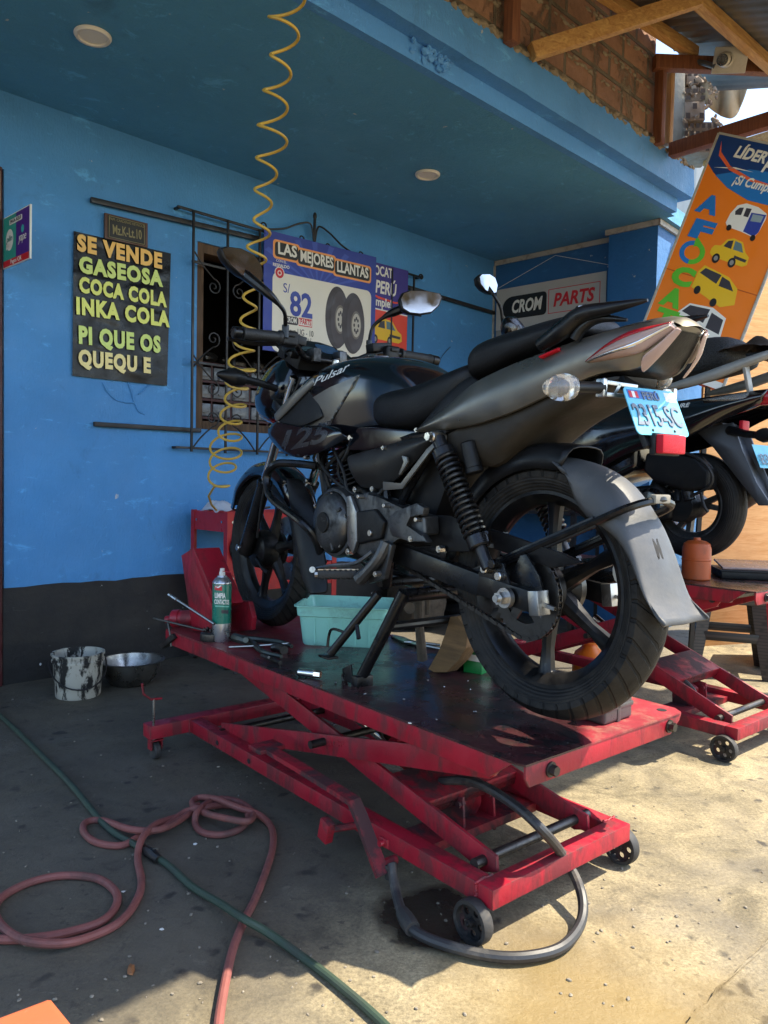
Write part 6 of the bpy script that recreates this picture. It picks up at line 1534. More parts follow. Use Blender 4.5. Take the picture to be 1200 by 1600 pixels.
# CROM PARTS banner on the side wall
cb = Board('shop_banner', 'white cloth banner with black and red lettering tied on the side wall', 'banner', S, (.045, -.02, 2.385), (.918, -.02, 2.382), (.045, -.02, 2.085), paint('banner_cloth', '#b9b8b6', .7, var=.15, bump=.4, bs=6), .003)
cb.rect('black_box', .12, .22, .485, .77, I_black, 1, .03); cb.disc('black_round', .155, .495, .081, I_black, 2); cb.text('CROM', .15, .62, .125, I_white, 4, .29, bold=.004, shear=.2)
for q in ((.5, .20, .952, .215), (.5, .755, .952, .77), (.5, .215, .506, .755), (.946, .215, .952, .755)): cb.rect('red_border', *q, I_red, 1)
cb.text('PARTS', .545, .61, .125, I_red, 3, .36, bold=.004, shear=.2)
m = MB(); q = [S.py(*p, -.022) for p in ((776, 452), (868, 399), (953, 414))]; m.tube([q[0], q[1], q[2]], .0016, 5); st_ = m.build('tie_string', I_white, cb.root)
m = MB(); m.lohi((.046, -.016, 1.95), (.90, -.006, 2.083)); m.build('lower_cloth', paint('banner_lower', '#8f9092', .75, var=.2), cb.root)

# orange insurance sign leaning at the right
dS = 3.75
tl, tr_, bl = at_depth(1123, 208, 3.95), at_depth(1272, 240, 3.75), at_depth(984, 560, 3.86)
WF = Frame((0, 0, 0), 90)
sg = Board('leaning_sign', 'tall orange insurance sign with vehicles leaning against the plywood panel', 'sign', WF, WF.i @ tl, WF.i @ tr_, WF.i @ bl, flat('sign_orange', '#f07d18', .45), .035)
sg.p_edge = None
sg.poly('blue_head', [(0, 0), (1, 0), (1, .215), (.8, .245), (.55, .245), (.3, .215), (.1, .165), (0, .13)], I_navy, 1)
sg.poly('light_blue_head', [(.13, .175), (.45, .12), (1, .10), (1, .215), (.8, .245), (.55, .245), (.3, .215)], I_sky, 2)
sg.poly('orange_swoosh', [(.06, .03), (.10, .075), (.25, .125), (.5, .155), (1, .17), (1, .178), (.5, .168), (.25, .142), (.09, .092)], flat('print_swoosh', '#e8653a'), 3)
sg.poly('white_swoosh', [(.09, .145), (.3, .125), (.5, .128), (.3, .132)], I_white, 3)
sg.text('LÍDER', .235, .083, .085, I_white, 4, .33, bold=.003, shear=.15); sg.text('PERÚ', .56, .118, .095, I_white, 4, .36, bold=.003, shear=.15); sg.text('¡Si Cumple!', .33, .193, .07, I_white, 4, .46, bold=.0018, shear=.15)
yy = .335
for ch_, mt, dy in (('A', I_sky, .108), ('F', I_sky, .108), ('O', I_sky, .098), ('C', I_green, .095), ('A', I_green, .09), ('T', I_green, .1)):
    if ch_ == 'O':
        sg.disc('letter_ring', .205, yy-.042, .062, I_sky, 2, 1, hole=.62); m_ = MB(); pts = []
        A_ = [(-90+15*k) for k in range(13)]
        o_ = m_.ring([sg.p(.205+.0625*math.cos(R(a))/sg.w, yy-.042+.0625*math.sin(R(a))/sg.h, .0012) for a in A_]); i_ = m_.ring([sg.p(.205+.038*math.cos(R(a))/sg.w, yy-.042+.038*math.sin(R(a))/sg.h, .0012) for a in A_]); m_.bridge(o_, i_, False); m_.build('letter_ring_half', I_green, sg.root, ang=20)
        sg.poly('ring_arrow', [(.185, yy-.115), (.275, yy-.085), (.195, yy-.065)], I_green, 4)
    else: sg.text(ch_, .09, yy, .125, mt, 3, .23, bold=.008)
    yy += dy
sg.poly('fold_shade_strip', [(0, .60), (1, .60), (1, .604), (0, .604)], flat('fold_shade_orange', '#b9570f'), 2)  # shade along the fold, painted as a darker strip
sg.poly('white_foot', [(0, .97), (1, .97), (1, 1), (0, 1)], I_white, 2)
tw = sg.poly('three_wheeler_picture', [(.42, .355), (.43, .315), (.47, .275), (.55, .258), (.68, .262), (.78, .28), (.79, .30), (.77, .36), (.74, .385), (.60, .375), (.45, .37)], I_white, 3)
sg.poly('three_wheeler_front', [(.63, .29), (.78, .285), (.77, .36), (.74, .382), (.62, .372)], I_blue, 4, tw); sg.poly('three_wheeler_window', [(.47, .30), (.50, .282), (.54, .278), (.54, .31), (.48, .315)], I_dgrey, 4, tw); sg.poly('three_wheeler_window', [(.565, .277), (.62, .275), (.615, .312), (.565, .312)], I_dgrey, 4, tw); sg.poly('three_wheeler_window', [(.65, .295), (.76, .292), (.755, .32), (.65, .325)], flat('print_screen', '#8fa0a8'), 5, tw)
for cx, cy in ((.47, .372), (.735, .388)): sg.disc('three_wheeler_wheel', cx, cy, .016, I_black, 5, .75, parent=tw)
car_pic(sg, .38, .405, .40, .12, I_yellow, 3)
v_ = sg.poly('van_picture', [(0.340, 0.575), (0.380, 0.545), (0.660, 0.565), (0.780, 0.600), (0.810, 0.665), (0.680, 0.690), (0.330, 0.645)], I_yellow, 3); sg.poly('van_window', [(0.360, 0.580), (0.400, 0.555), (0.580, 0.565), (0.560, 0.605)], I_dgrey, 4, v_); sg.poly('van_window', [(0.590, 0.570), (0.680, 0.580), (0.750, 0.615), (0.590, 0.610)], I_dgrey, 4, v_)
for cx, cy in ((0.400, 0.650), (0.600, 0.680)): sg.disc('van_wheel', cx, cy, .022, I_black, 5, .7, parent=v_)
v_ = sg.poly('bus_picture', [(0.300, 0.755), (0.380, 0.710), (0.620, 0.700), (0.780, 0.725), (0.800, 0.825), (0.680, 0.855), (0.310, 0.810)], I_white, 3); sg.poly('bus_window', [(0.330, 0.750), (0.390, 0.717), (0.600, 0.710), (0.580, 0.770)], I_dgrey, 4, v_); sg.poly('bus_window', [(0.625, 0.720), (0.760, 0.735), (0.770, 0.795), (0.620, 0.785)], I_dgrey, 4, v_); sg.poly('bus_stripe', [(0.320, 0.770), (0.400, 0.765), (0.380, 0.790), (0.310, 0.790)], I_green, 4, v_); sg.text('TURISMO', .41, .79, .018, I_sky, 5, .12)
for cx, cy in ((0.350, 0.810), (0.480, 0.835)): sg.disc('bus_wheel', cx, cy, .022, I_black, 5, .7, parent=v_)
m = MB()
for q0, q1 in (((0, 0), (0, 1)), ((1, 0), (1, 1)), ((0, 0), (1, 0))):
    m.bar(sg.p(*q0, -.016), sg.p(*q1, -.016), .012, .04, sg.n, .002)
m.build('sign_frame', M_trim, sg.root)

for fx in (.15, .85):
    p0 = sg.p(fx, .99, -.016); pw_ = WF.m @ p0; p1 = WF.i @ V((pw_.x, pw_.y+.10, 0)); pm_ = sg.p(fx, .6, -.03)
    m = MB(); m.bar(p1, p0, .02, .02, (1, 0, 0)); m.bar(p0, pm_, .02, .02, (1, 0, 0)); m.build('stand_leg', M_iron, sg.root)
# ================================================================ things around the workshop
# ceiling downlights
for i, (px, py, lb) in enumerate(((145, 55, 'round white ceiling downlight nearest the left edge above the door'), (668, 272, 'round white ceiling downlight further back near the posters'))):
    p = W.pz(px, py, 2.607); fr = Frame((0, 0, 0), 0); mw = W.m @ M.Translation(p)
    t = thing('ceiling_downlight', lb, 'ceiling light', mw, 'downlights in the blue ceiling')
    m = MB(); m.lathe([(.048, -.002), (.052, -.012), (.062, -.012), (.068, -.004), (.068, .0)], (0, 0, 0), (0, 0, 1), 32); m.build('rim', flat('lamp_white', '#e6e1d8'), t)
    m = MB(); m.lathe([(0, -.006), (.049, -.006)], (0, 0, 0), (0, 0, 1), 32); m.build('diffuser', flat('lamp_diffuser', '#efebe2'), t)
# coiled yellow air hose hanging from the ceiling to the tool trolley
M_yel = paint('yellow_hose', '#d2ab45', .4, var=.2, dirt=.35, dcol=(.2, .13, .05), ds=9)
ctr = [(470, -60, 2.45), (447, 20, 2.55), (432, 150, 2.72), (417, 270, 2.86), (403, 390, 2.98), (388, 500, 3.10), (372, 600, 3.22), (357, 680, 3.32), (345, 750, 3.40)]
cp = [at_depth(*q) for q in ctr]; path = resample(cp, 400)
turn = 0; pts = []
for i, p in enumerate(path):
    t = i/399; rad = .041+.007*math.sin(t*9); 
    pitch = .112 if t < .30 else .112-(t-.30)/.7*.045
    seg = (path[1]-path[0]).length; turn += 2*math.pi*seg/pitch
    n_sub = 1; pts.append((p, turn, rad))
fine = []
for i in range(len(pts)-1):
    for k in range(4):
        t = k/4; p = pts[i][0].lerp(pts[i+1][0], t); a = pts[i][1]*(1-t)+pts[i+1][1]*t; r_ = pts[i][2]
        tl_ = .10+.55*max(0, (i/400-.35)/.65); r_ *= 1+.25*max(0, (i/400-.55)/.45); w_ = 1+.18*math.sin(i*.071)+.12*math.sin(i*.173+1); fine.append(p+V((math.cos(a)*r_*w_, math.sin(a)*r_*w_*.8, math.sin(a)*r_*tl_*w_)))
fine += [at_depth(*q) for q in ((335, 760, 3.45), (326, 775, 3.5), (330, 788, 3.62), (338, 797, 3.72))]
m = MB(); m.tube(fine, .0053, 7); tag(m.build('coiled_air_hose', M_yel), 'yellow spiral air hose hanging from the ceiling', 'air hose')
# red tool trolley against the wall
TC = thing('tool_trolley', 'red steel tool trolley against the wall behind the front wheel', 'trolley', W)
M_redt = paint('trolley_red', (.50, .015, .02), .38, var=.2, dirt=.35, dcol=(.06, .02, .02), ds=12)
x0, x1, y0, y1 = .48, 1.18, -.40, -.06
for z0, z1, nm in ((.68, .775, 'top_tray'), (.38, .50, 'middle_tray'), (.12, .20, 'bottom_tray')):
    m = MB(); m.lohi((x0+.004, y0+.004, z0+.0), (x1-.004, y1-.004, z0+.008)); 
    m.lohi((x0, y0, z0-.0), (x1, y0+.004, z1)); m.lohi((x0, y1-.004, z0), (x1, y1, z1)); m.lohi((x0, y0+.0042, z0), (x0+.004, y1-.0042, z1)); m.lohi((x1-.004, y0+.0042, z0), (x1, y1-.0042, z1))
    m.build(nm, M_redt, TC)
for x in (x0, x1):
    for y in (y0, y1):
        m = MB(); sx, sy = (1 if x == x0 else -1), (1 if y == y0 else -1)
        m.lohi((x-.003*sx, y-.003*sy, .10), (x+.03*sx, y-.0005*sy, .78)); m.lohi((x-.003*sx, y-.0004*sy, .10), (x-.0005*sx, y+.03*sy, .78)); 
        lg = m.build('post', M_redt, TC)
        m = MB(); c = V((x+.01*sx, y+.01*sy, .04)); m.bar(c+V((0, 0, .02)), c+V((0, 0, .065)), .03, .03); m.cyl(c+V((-.013, 0, 0)), c+V((.013, 0, 0)), .04, n=20, b=.005); m.build('castor', M_castor, TC)
m = MB()
for z in (.73, .45):
    for y in (y0+.05, y1-.05): m.cyl((x0-.004, y, z), (x0-.0005, y, z), .007, n=8)
    m.cyl((x0+.03, y0-.005, z), (x0+.03, y0-.0005, z), .008, n=8)
m.build('trolley_bolt', M_bolt, TC)
rs = random.Random(5)
o = ragm((x0+.03, y0+.13, .775), .065, .085, .07, 4).build('rag', paint('white_rag', '#c9cbd6', .85, var=.15, bump=.3, bs=120, dirt=.3, dcol=(.1, .1, .14), ds=12), frame=W, ang=180); tag(o, 'crumpled white rag on the corner of the red trolley', 'rag')
# tools in the trolley tray
def spanner(name, label, p0, p1, frame, r=.006, group=None, mat=None):
    p0, p1 = V(p0), V(p1); d = (p1-p0).normalized(); up = V((0, 0, 1)); mb = MB(); mb.bar(p0, p1, r*2, r*.9, up, r*.2)
    n_ = d.cross(up).normalized()
    for p, s in ((p0, -1), (p1, 1)):
        c = p+d*s*r*1.2; ring_ = []
        for k in range(11):
            a = R(40+28*k); ring_.append(c+(d*-s*math.cos(a+math.pi)+n_*math.sin(a))*r*2.2)
        ring_ += [c+d*s*r*.5+n_*-r*.9, c-d*s*r*.6, c+d*s*r*.5+n_*r*.9] if False else []
        mb.prism(ring_, up*r*.8)
    return tag(mb.build(name, mat or M_steel, frame=frame), label, 'tool', group)
spanner('spanner', 'steel spanner lying in the top tray of the red trolley', (x0+.25, y0+.1, .70), (x0+.42, y0+.2, .71), W)
m = MB(); m.cyl((x0+.10, y0+.05, .775), (x0+.21, y0+.06, .79), .018, n=14, b=.004); m.cyl((x0+.21, y0+.06, .79), (x0+.30, y0+.07, .80), .006, n=8); tag(m.build('air_chuck', M_dsteel, frame=W), 'dark air fitting at the end of the yellow hose', 'air fitting')
m = MB(); a = W.pz(352, 858, .6); c = V((x0-.01, y0-.02, .60)); m.torus((x0+.10, y0-.012, .60), (0, 1, 0), .075, .018, 24, 8); m.lathe([(0, -.006), (.07, -.006), (.07, .006), (0, .006)], (x0+.10, y0-.012, .60), (0, 1, 0), 20); tag(m.build('hanging_disc', M_plast, frame=W), 'round black disc hanging on the side of the trolley', 'disc')
# drawer cabinet inside the window
DC = thing('drawer_cabinet', 'red parts cabinet with clear drawers inside the window', 'cabinet', W)
m = MB(); cx0, cx1, cy, cz0 = .56, 1.22, .33, .98; nr, nc = 6, 5; cw_, chh = (cx1-cx0)/nc, .105
M_redc = paint('cabinet_red', (.07, .007, .008), .5, var=.25); M_clear = paint('drawer_plastic', (.24, .26, .29), .2, var=.5, vs=24, dirt=.9, dcol=(.03, .03, .03), ds=25)
for r_ in range(nr+1): m.lohi((cx0-.01, cy-.012, cz0+r_*chh-.007), (cx1+.01, cy+.12, cz0+r_*chh+.007))
for c_ in range(nc+1): m.lohi((cx0+c_*cw_-.005, cy-.005, cz0), (cx0+c_*cw_+.005, cy+.118, cz0+nr*chh))
m.lohi((cx0-.01, cy+.12, cz0-.016), (cx1+.01, cy+.13, cz0+nr*chh+.01)); m.lohi((cx0+.0, cy+.0, .46), (cx1, cy+.12, cz0-.0165))
m.build('cabinet_body', M_redc, DC)
for r_ in range(nr):
    for c_ in range(nc):
        m = MB(); x = cx0+c_*cw_+.008; z = cz0+r_*chh+.019; m.lohi((x, cy-.008-.006*rs.random(), z-.008), (x+cw_-.016, cy+.1, z+chh-.04), .003); m.lohi((x+.03, cy-.024, z+.01), (x+cw_-.046, cy-.0145, z+.018)); m.build('drawer', M_clear, DC)
m = MB()
for k in range(14): c = (rs.uniform(cx0, cx1), cy+.04+rs.uniform(-.03, .03), cz0+nr*chh+.03+rs.uniform(0, .02)); m.ell(c, (rs.uniform(.02, .06), .03, rs.uniform(.015, .05)), M.Rotation(rs.uniform(-.6, .6), 4, 'Y'), 8, 5)
tag(m.jitter(.004).build('cable_heap', M_dsteel, frame=W), 'dark heap of cables and parts on top of the drawer cabinet', 'cables')
# bucket and bowl by the wall
c = at_floor(122, 1086); BUF = Frame((c.x, c.y, 0), 60)
BU = thing('bucket', 'white plastic bucket smeared with black oil beside the metal bowl', 'bucket', BUF)
M_buck = paint('oily_bucket', '#b5b1a4', .5, var=.15, dirt=1.0, dcol=(.012, .011, .01), ds=22, dlo=.49, dhi=.56, bump=.15, stretch=(1, 1, .4))
m = MB(); m.lathe([(0, .003), (.088, .0), (.092, .006), (.101, .150), (.107, .152), (.107, .160), (.103, .163), (.104, .178), (.109, .180), (.109, .188), (.100, .188), (.097, .17), (.088, .01), (0, .012)], (0, 0, 0), (0, 0, 1), 40); m.build('bucket_body', M_buck, BU)
m = MB(); m.lathe([(0, .09), (.092, .09)], (0, 0, 0), (0, 0, 1), 24); m.build('waste_oil', paint('black_oil', (.004, .004, .004), .08, bump=0), BU)
m = MB(); hp = [V((.108*math.cos(R(a)), .108*math.sin(R(a))*1.0, .155-.105*math.sin(R((a+190)/200*180)))) for a in range(-190, 11, 10)]
m.tube([V((p.x*1.06, p.y*1.06, p.z)) for p in hp], .0032, 7); m.build('handle', M_iron, BU)
c = at_floor(205, 1068); BOF = Frame((c.x, c.y, 0), 0)
m = MB(); m.lathe([(0, .002), (.07, .0), (.092, .010), (.115, .045), (.128, .085), (.133, .108), (.148, .110), (.149, .1125), (.132, .112), (.126, .086), (.112, .047), (.088, .014), (.06, .008), (0, .008)], (0, 0, 0), (0, 0, 1), 48)
tag(m.build('steel_bowl', paint('brushed_steel', (.36, .35, .33), .3, 1.0, var=.2, dirt=.35, dcol=(.06, .055, .05), ds=9), frame=BOF), 'wide grey steel bowl on the floor by the black skirting', 'bowl')
# ---- things on the deck of the near lift
ZD = .4002
c = L.pz(346, 1001, ZD); CF = Frame(L.m @ c, -100)
CAN = thing('spray_can', 'green and silver spray can with white nozzle on the lift deck', 'spray can', CF)
rc = .0315
M_cgreen = flat('can_green', '#0f6f5c', .3, ); M_csil = paint('can_silver', (.55, .56, .57), .3, .9, var=.1, bump=0)
m = MB(); m.lathe([(0, .001), (rc*.95, 0), (rc, .003), (rc, .062)], (0, 0, 0), (0, 0, 1), 36); m.build('can_body', M_csil, CAN)
m = MB(); m.lathe([(rc+.0003, .062), (rc+.0003, .19), (rc*.985, .194)], (0, 0, 0), (0, 0, 1), 36); lab = m.build('can_label', M_cgreen, CAN)
m = MB(); m.lathe([(rc*1.0, .193), (rc*1.03, .196), (rc*1.0, .199), (rc*.75, .212), (rc*.55, .216), (rc*.5, .220), (0, .221)], (0, 0, 0), (0, 0, 1), 36); m.build('can_dome', M_csil, CAN)
m = MB(); m.lathe([(.0, .219), (.010, .220), (.010, .232), (.0075, .236), (.0075, .245), (0, .246)], (0, 0, 0), (0, 0, 1), 20); nz = m.build('nozzle', flat('nozzle_white', '#d8d5cf'), CAN)
m = MB(); a0 = V((0, 0, .236)); e_ = CF.i @ at_depth(398, 901, 2.18); e_ = a0+(e_-a0).normalized()*.14; m.tube([a0, e_], .0013, 6); m.build('straw', I_red, nz)
bpy.context.view_layer.update()
tc_ = [bvh_of(lab)]
decal('red_patch', [[(335, 908), (347, 909), (347, 923), (335, 922)]], I_red, tc_, lab, CF, 4, .0004)
decal('brand_stroke', [[(336.5, 915), (340, 917), (345, 914), (346, 916), (341, 919), (337, 918)]], I_white, tc_, lab, CF, 3, .0006)
decal_text('lettering', 'LIMPIA', I_white, tc_, lab, CF, (335.6, 934), (17, .8), (0, -11), .0006, bold=.04)
decal_text('lettering', 'CONTACTOS', I_white, tc_, lab, CF, (335, 943.5), (23, 1), (0, -10), .0006, bold=.03)
decal('label_bar', [[(336, 946), (358, 947), (358, 949), (336, 948)]], flat('can_pale', '#6fb7a4'), tc_, lab, CF, 4, .0006)
decal('label_box', [[(346, 953), (357, 953.5), (357, 959), (346, 958.5)]], I_dgrey, tc_, lab, CF, 3, .0006)
# teal basin
A_, Bq = L.pz(471, 1008, ZD), L.pz(598, 1014, ZD); ab = (Bq-A_); aw = ab.cross(V((0, 0, 1))).normalized()
if (A_+aw-L.i @ CAM).length < (A_-L.i @ CAM).length: aw = -aw
def bring(z, gr, ins=0):
    base = [A_+V((0, 0, 0)), Bq, Bq+aw*.20, A_+aw*.20]; c = sum(base, V((0, 0, 0)))/4; u = ab.normalized(); hw, hd = ab.length/2+gr-ins, .10+gr-ins; r_ = .022; out = []
    for sx, sy, a0 in ((1, 1, 0), (-1, 1, 90), (-1, -1, 180), (1, -1, 270)):
        for k in range(5): a = R(a0+22.5*k); out.append(c+u*(sx*(hw-r_)+r_*math.cos(a))+aw*(sy*(hd-r_)+r_*math.sin(a))+V((0, 0, z)))
    return out
hB = .135
M_teal = paint('teal_plastic', '#93d2c4', .4, var=.12, dirt=.5, dcol=(.05, .06, .055), ds=11, dlo=.52, dhi=.72)
m = MB(); m.loft([bring(.004, -.006, .006), bring(0, -.004), bring(.006, .0), bring(hB*.72, .010), bring(hB*.74, .016), bring(hB-.006, .019), bring(hB-.004, .026), bring(hB, .026), bring(hB, .018, .0), bring(hB*.7, .007, .0), bring(.01, -.004, .002)], caps=True)
rb_ = [A_.lerp(Bq, k/6)+aw*-.0 for k in range(1, 6)]
for p in rb_: m.bar(p+V((0, 0, .008))-aw*.002, p+V((0, 0, hB*.70))-aw*.009, .004, .004, aw)
tag(m.build('plastic_basin', M_teal, frame=L, ang=40), 'pale teal plastic basin under the motorcycle stands', 'basin')
# wooden block, carton, bottles
m = MB(); fr = [L.py(*p, -.36) for p in ((668, 1049), (678, 1054), (697, 1054), (716, 1036), (728, 1016), (731, 988), (714, 966), (703, 967), (696, 992), (688, 1018))]
n_ = V((0, -.045, 0)); dzz = ZD-min(p.z for p in fr); m.prism([p+V((0, 0, dzz)) for p in fr], n_, .003)
M_chock = wood_mat('chock_wood', '#5a452c', '#8a6a44', (2, 30, 14)); tag(m.build('wooden_chock', M_chock, frame=L), 'worn wooden chock tilted beside the rear tyre', 'wood block')
c = L.pz(738, 1052, ZD); CT = thing('oil_carton', 'small green and white carton behind the rear tyre', 'carton', Frame(L.m @ c, -55))
m = MB(); m.lohi((-.03, -.06, 0), (.03, .0, .035), .002); m.build('carton_base', flat('carton_green', '#157a3a', .4), CT)
m = MB(); m.lohi((-.0295, -.0595, .035), (.0295, -.0005, .054), .001); m.build('carton_band', I_white, CT); m = MB(); m.prism([(-.029, -.059, .054), (.029, -.059, .054), (.029, -.001, .054), (-.029, -.001, .054)], (0, 0, .012)); m.prism([(-.02, -.05, .066), (.02, -.05, .066), (.02, -.01, .066), (-.02, -.01, .066)], (0, 0, .014), .002); m.build('carton_top', flat('carton_green', '#157a3a', .4), CT)
c = L.pz(972, 1122, ZD); m = MB(); JF = Frame(L.m @ c, 50)
m.box((-.03, .02, .035), (.115, .06, .07), None, .009, 3); m.box((-.03, .02, .035), (.119, .064, .012), None, .004); m.box((-.03, .02, .035), (.014, .064, .071), None, .003); m.cyl((-.09, .02, .05), (-.108, .02, .05), .014, n=14)
tag(m.build('oil_bottle', paint('grey_bottle', (.06, .058, .06), .35, var=.15, dirt=.3, ds=10), frame=JF), 'grey plastic oil bottle lying behind the rear tyre on the lift', 'bottle')
# hand tools on the deck
M_grip = paint('tool_grip', (.05, .09, .07), .5, var=.4, vs=30)
def lp(px, py, dz=0.0): return L.pz(px, py, ZD+dz)
m = MB(); m.tube([lp(366, 996, .012), lp(380, 1000, .012), lp(396, 1006, .010), lp(410, 1018, .010), lp(440, 1026, .008)], [.016, .015, .011, .008, .007], 8, sm=4); m.tube([lp(380, 998, .014), lp(410, 1000, .012), lp(440, 1004, .012), lp(456, 1010, .010)], [.012, .009, .009, .006], 8, sm=4); m.cyl(lp(384, 1000, .0), lp(384, 1000, .03), .009, n=10); tag(m.build('pliers', paint('pliers_steel', (.07, .08, .07), .4, .6, var=.4, vs=25), frame=L), 'pair of dark pliers lying next to the spray can', 'pliers')
m = MB(); m.tube([lp(424, 1012, .010), lp(436, 1012, .012), lp(444, 1016, .012)], [.010, .016, .014], 10, sm=3); m.cyl(lp(410, 1024, .004), lp(438, 1036, .006), .008, .006, 10); m.cyl(lp(420, 1027, .0), lp(420, 1027, .022), .004, n=8); tag(m.build('ratchet_handle', M_dsteel, frame=L), 'small ratchet handle in front of the pliers', 'ratchet')
m = MB(); m.tube([lp(358, 1011, .004), lp(400, 1009, .012), lp(452, 1005, .016)], .0035, 8); tag(m.build('extension_bar', M_steel, frame=L), 'thin steel extension bar lying across the pliers', 'tool')
m = MB(); a, d = lp(467, 1050, .012), lp(501, 1054, .012); dd = (d-a).normalized(); m.cyl(a, a.lerp(d, .72), .0115, n=18, b=.001); m.cyl(a.lerp(d, .72), d, .0105, n=6); tag(m.build('long_socket', M_chrome, frame=L), 'long chrome socket lying alone on the deck edge', 'socket')
m = MB(); c = lp(539, 1058, .011); m.torus(c, (0, 1, 0), .010, .0045, 16, 8); tag(m.build('steel_ring', M_dsteel, frame=L), 'small dark steel ring beside the centre stand foot', 'ring')
m = MB(); c = lp(330, 1000, .0); m.lathe([(0, 0), (.036, .0), (.038, .006), (.036, .024), (.030, .03), (.0, .03)], c, (0, 0, 1), 24); 
for k in range(7): a = k*.9; p = c+V((.02*math.cos(a), .02*math.sin(a), .034)); m.cyl(p, p+V((.008, 0, .003)), .005, n=6)
tag(m.build('parts_dish', M_dsteel, frame=L), 'round dark dish of small parts behind the spray can', 'dish')
m = MB(); m.tube([lp(612, 993, .004), lp(630, 1000, .008), lp(650, 1006, .008), lp(690, 1014, .006)], [.004, .012, .008, .005], 8, sm=4); m.tube([lp(632, 1003, .01), lp(655, 1004, .012), lp(688, 1008, .008)], .005, 8, sm=3); tag(m.build('chrome_pliers', M_steel, frame=L), 'chrome pliers lying between basin and wooden chock', 'pliers')
rs = random.Random(9)
for k in range(16):
    px, py = rs.uniform(520, 760), rs.uniform(1060, 1150); q = lp(px, py); 
    if -.02 > q.y > -.55 and q.x > .05:
        m = MB(); m.ell((0, 0, .002), (rs.uniform(.002, .006), rs.uniform(.002, .004), .002), M.Rotation(rs.uniform(0, 3), 4, 'Z'), 6, 4); 
        o = m.build('metal_chip', M_steel, frame=Frame(L.m @ q, 20)); tag(o, 'tiny shiny metal chip lying on the oily deck', 'metal chip', 'metal chips scattered on the oily deck')
# ---- hoses on the floor
M_rhose = paint('red_rubber_hose', '#8a5049', .65, var=.35, vs=12, dirt=.6, dcol=(.06, .04, .035), ds=10, bump=.2)
M_ghose = paint('green_rubber_hose', '#37493a', .6, var=.35, vs=10, dirt=.5, dcol=(.04, .04, .035), ds=9, bump=.15)
def fl(px, py, z=.0095): return at_floor(px, py, z)
rp = [(338, 1640), (345, 1575), (362, 1490, .012), (381, 1440, .012), (397, 1408), (413, 1368), (426, 1325), (424, 1293), (404, 1273, .02), (372, 1262, .036), (340, 1249, .03), (312, 1246), (300, 1254), (311, 1266, .02), (345, 1277, .036), (388, 1283, .036), (394, 1268, .02), (370, 1252, .02), (337, 1249, .016), (310, 1266, .03), (305, 1287), (318, 1301), (348, 1304), (377, 1294), (388, 1276, .02), (378, 1262, .02), (350, 1258, .012), (320, 1262, .022), (292, 1272), (262, 1281, .02), (240, 1290, .032), (222, 1310, .032), (215, 1340), (221, 1378), (213, 1408), (188, 1440), (148, 1461), (98, 1474, .02), (38, 1469, .022), (2, 1446), (-8, 1420), (8, 1398), (52, 1377), (102, 1368), (152, 1373), (180, 1393), (181, 1416), (158, 1440), (110, 1456), (60, 1465), (10, 1468), (-60, 1464)]
m = MB(); m.tube([fl(*q) for q in rp], .0090, 10, sm=6)
r2 = [(318, 1262, .03), (290, 1268, .02), (255, 1292, .014), (222, 1304, .014), (190, 1321), (150, 1316), (131, 1300), (134, 1285), (160, 1282), (205, 1296, .03), (250, 1296, .028), (285, 1279, .02), (310, 1258, .014)]
m.tube([fl(*q) for q in r2], .0090, 10, sm=6); tag(m.build('red_hose', M_rhose), 'dusty red rubber hose knotted and looped on the floor', 'hose')
gp = [(-60, 1072), (0, 1118), (62, 1177), (112, 1227), (165, 1290), (215, 1322, .012), (262, 1351), (300, 1385), (345, 1412, .02), (382, 1436, .036), (420, 1458, .02), (468, 1492), (520, 1531), (600, 1601), (690, 1700)]
m = MB(); m.tube([fl(*q) for q in gp], .0085, 10, sm=8); gh = tag(m.build('green_hose', M_ghose), 'long green rubber hose running straight across the floor', 'hose')
m = MB(); a, d = fl(232, 1331, .013), fl(240, 1337, .013); m.tube([a-(d-a)*1.0, a, d, d+(d-a)], [.0098, .013, .013, .0098], 10); m.tube([d+V((.0, 0, .016)), d+V((.012, -.01, .022))], .003, 6); m.build('hose_clamp', M_dsteel, gh)
m = MB(); c = fl(205, 1515, .004); m.ell(c, (.007, .018, .004), M.Rotation(.3, 4, 'Z'), 10, 6); m.jitter(.0012); tag(m.build('dry_leaf', paint('dry_leaf', '#8a5a34', .7)), 'single curled brown leaf on the shaded floor', 'leaf')
# painted wooden stool at the lower left corner
a, c, d = at_floor(80, 1556, .28), at_floor(126, 1612, .28), at_floor(-70, 1612, .28)
u = (c-a).normalized(); v = (d-a).normalized(); ST = thing('wooden_stool', 'corner of a low stool with worn orange paint at the bottom left', 'stool')
m = MB(); m.prism([a+V((0, 0, 0)), a+u*.22, a+u*.22+v*.25, a+v*.25], (0, 0, -.025), .010, 4)
m.build('seat', paint('orange_stool_paint', '#b8603c', .6, var=.25, dirt=.7, dcol=(.42, .36, .3), ds=13, dlo=.58, dhi=.66), ST)
for p in (a+u*.03+v*.03, a+u*.19+v*.03, a+u*.19+v*.22, a+u*.03+v*.22): m = MB(); m.bar(p+V((0, 0, -.024)), V((p.x, p.y, 0)), .028, .028, (0, 1, 0), .003); m.build('leg', M_oldwood, ST)
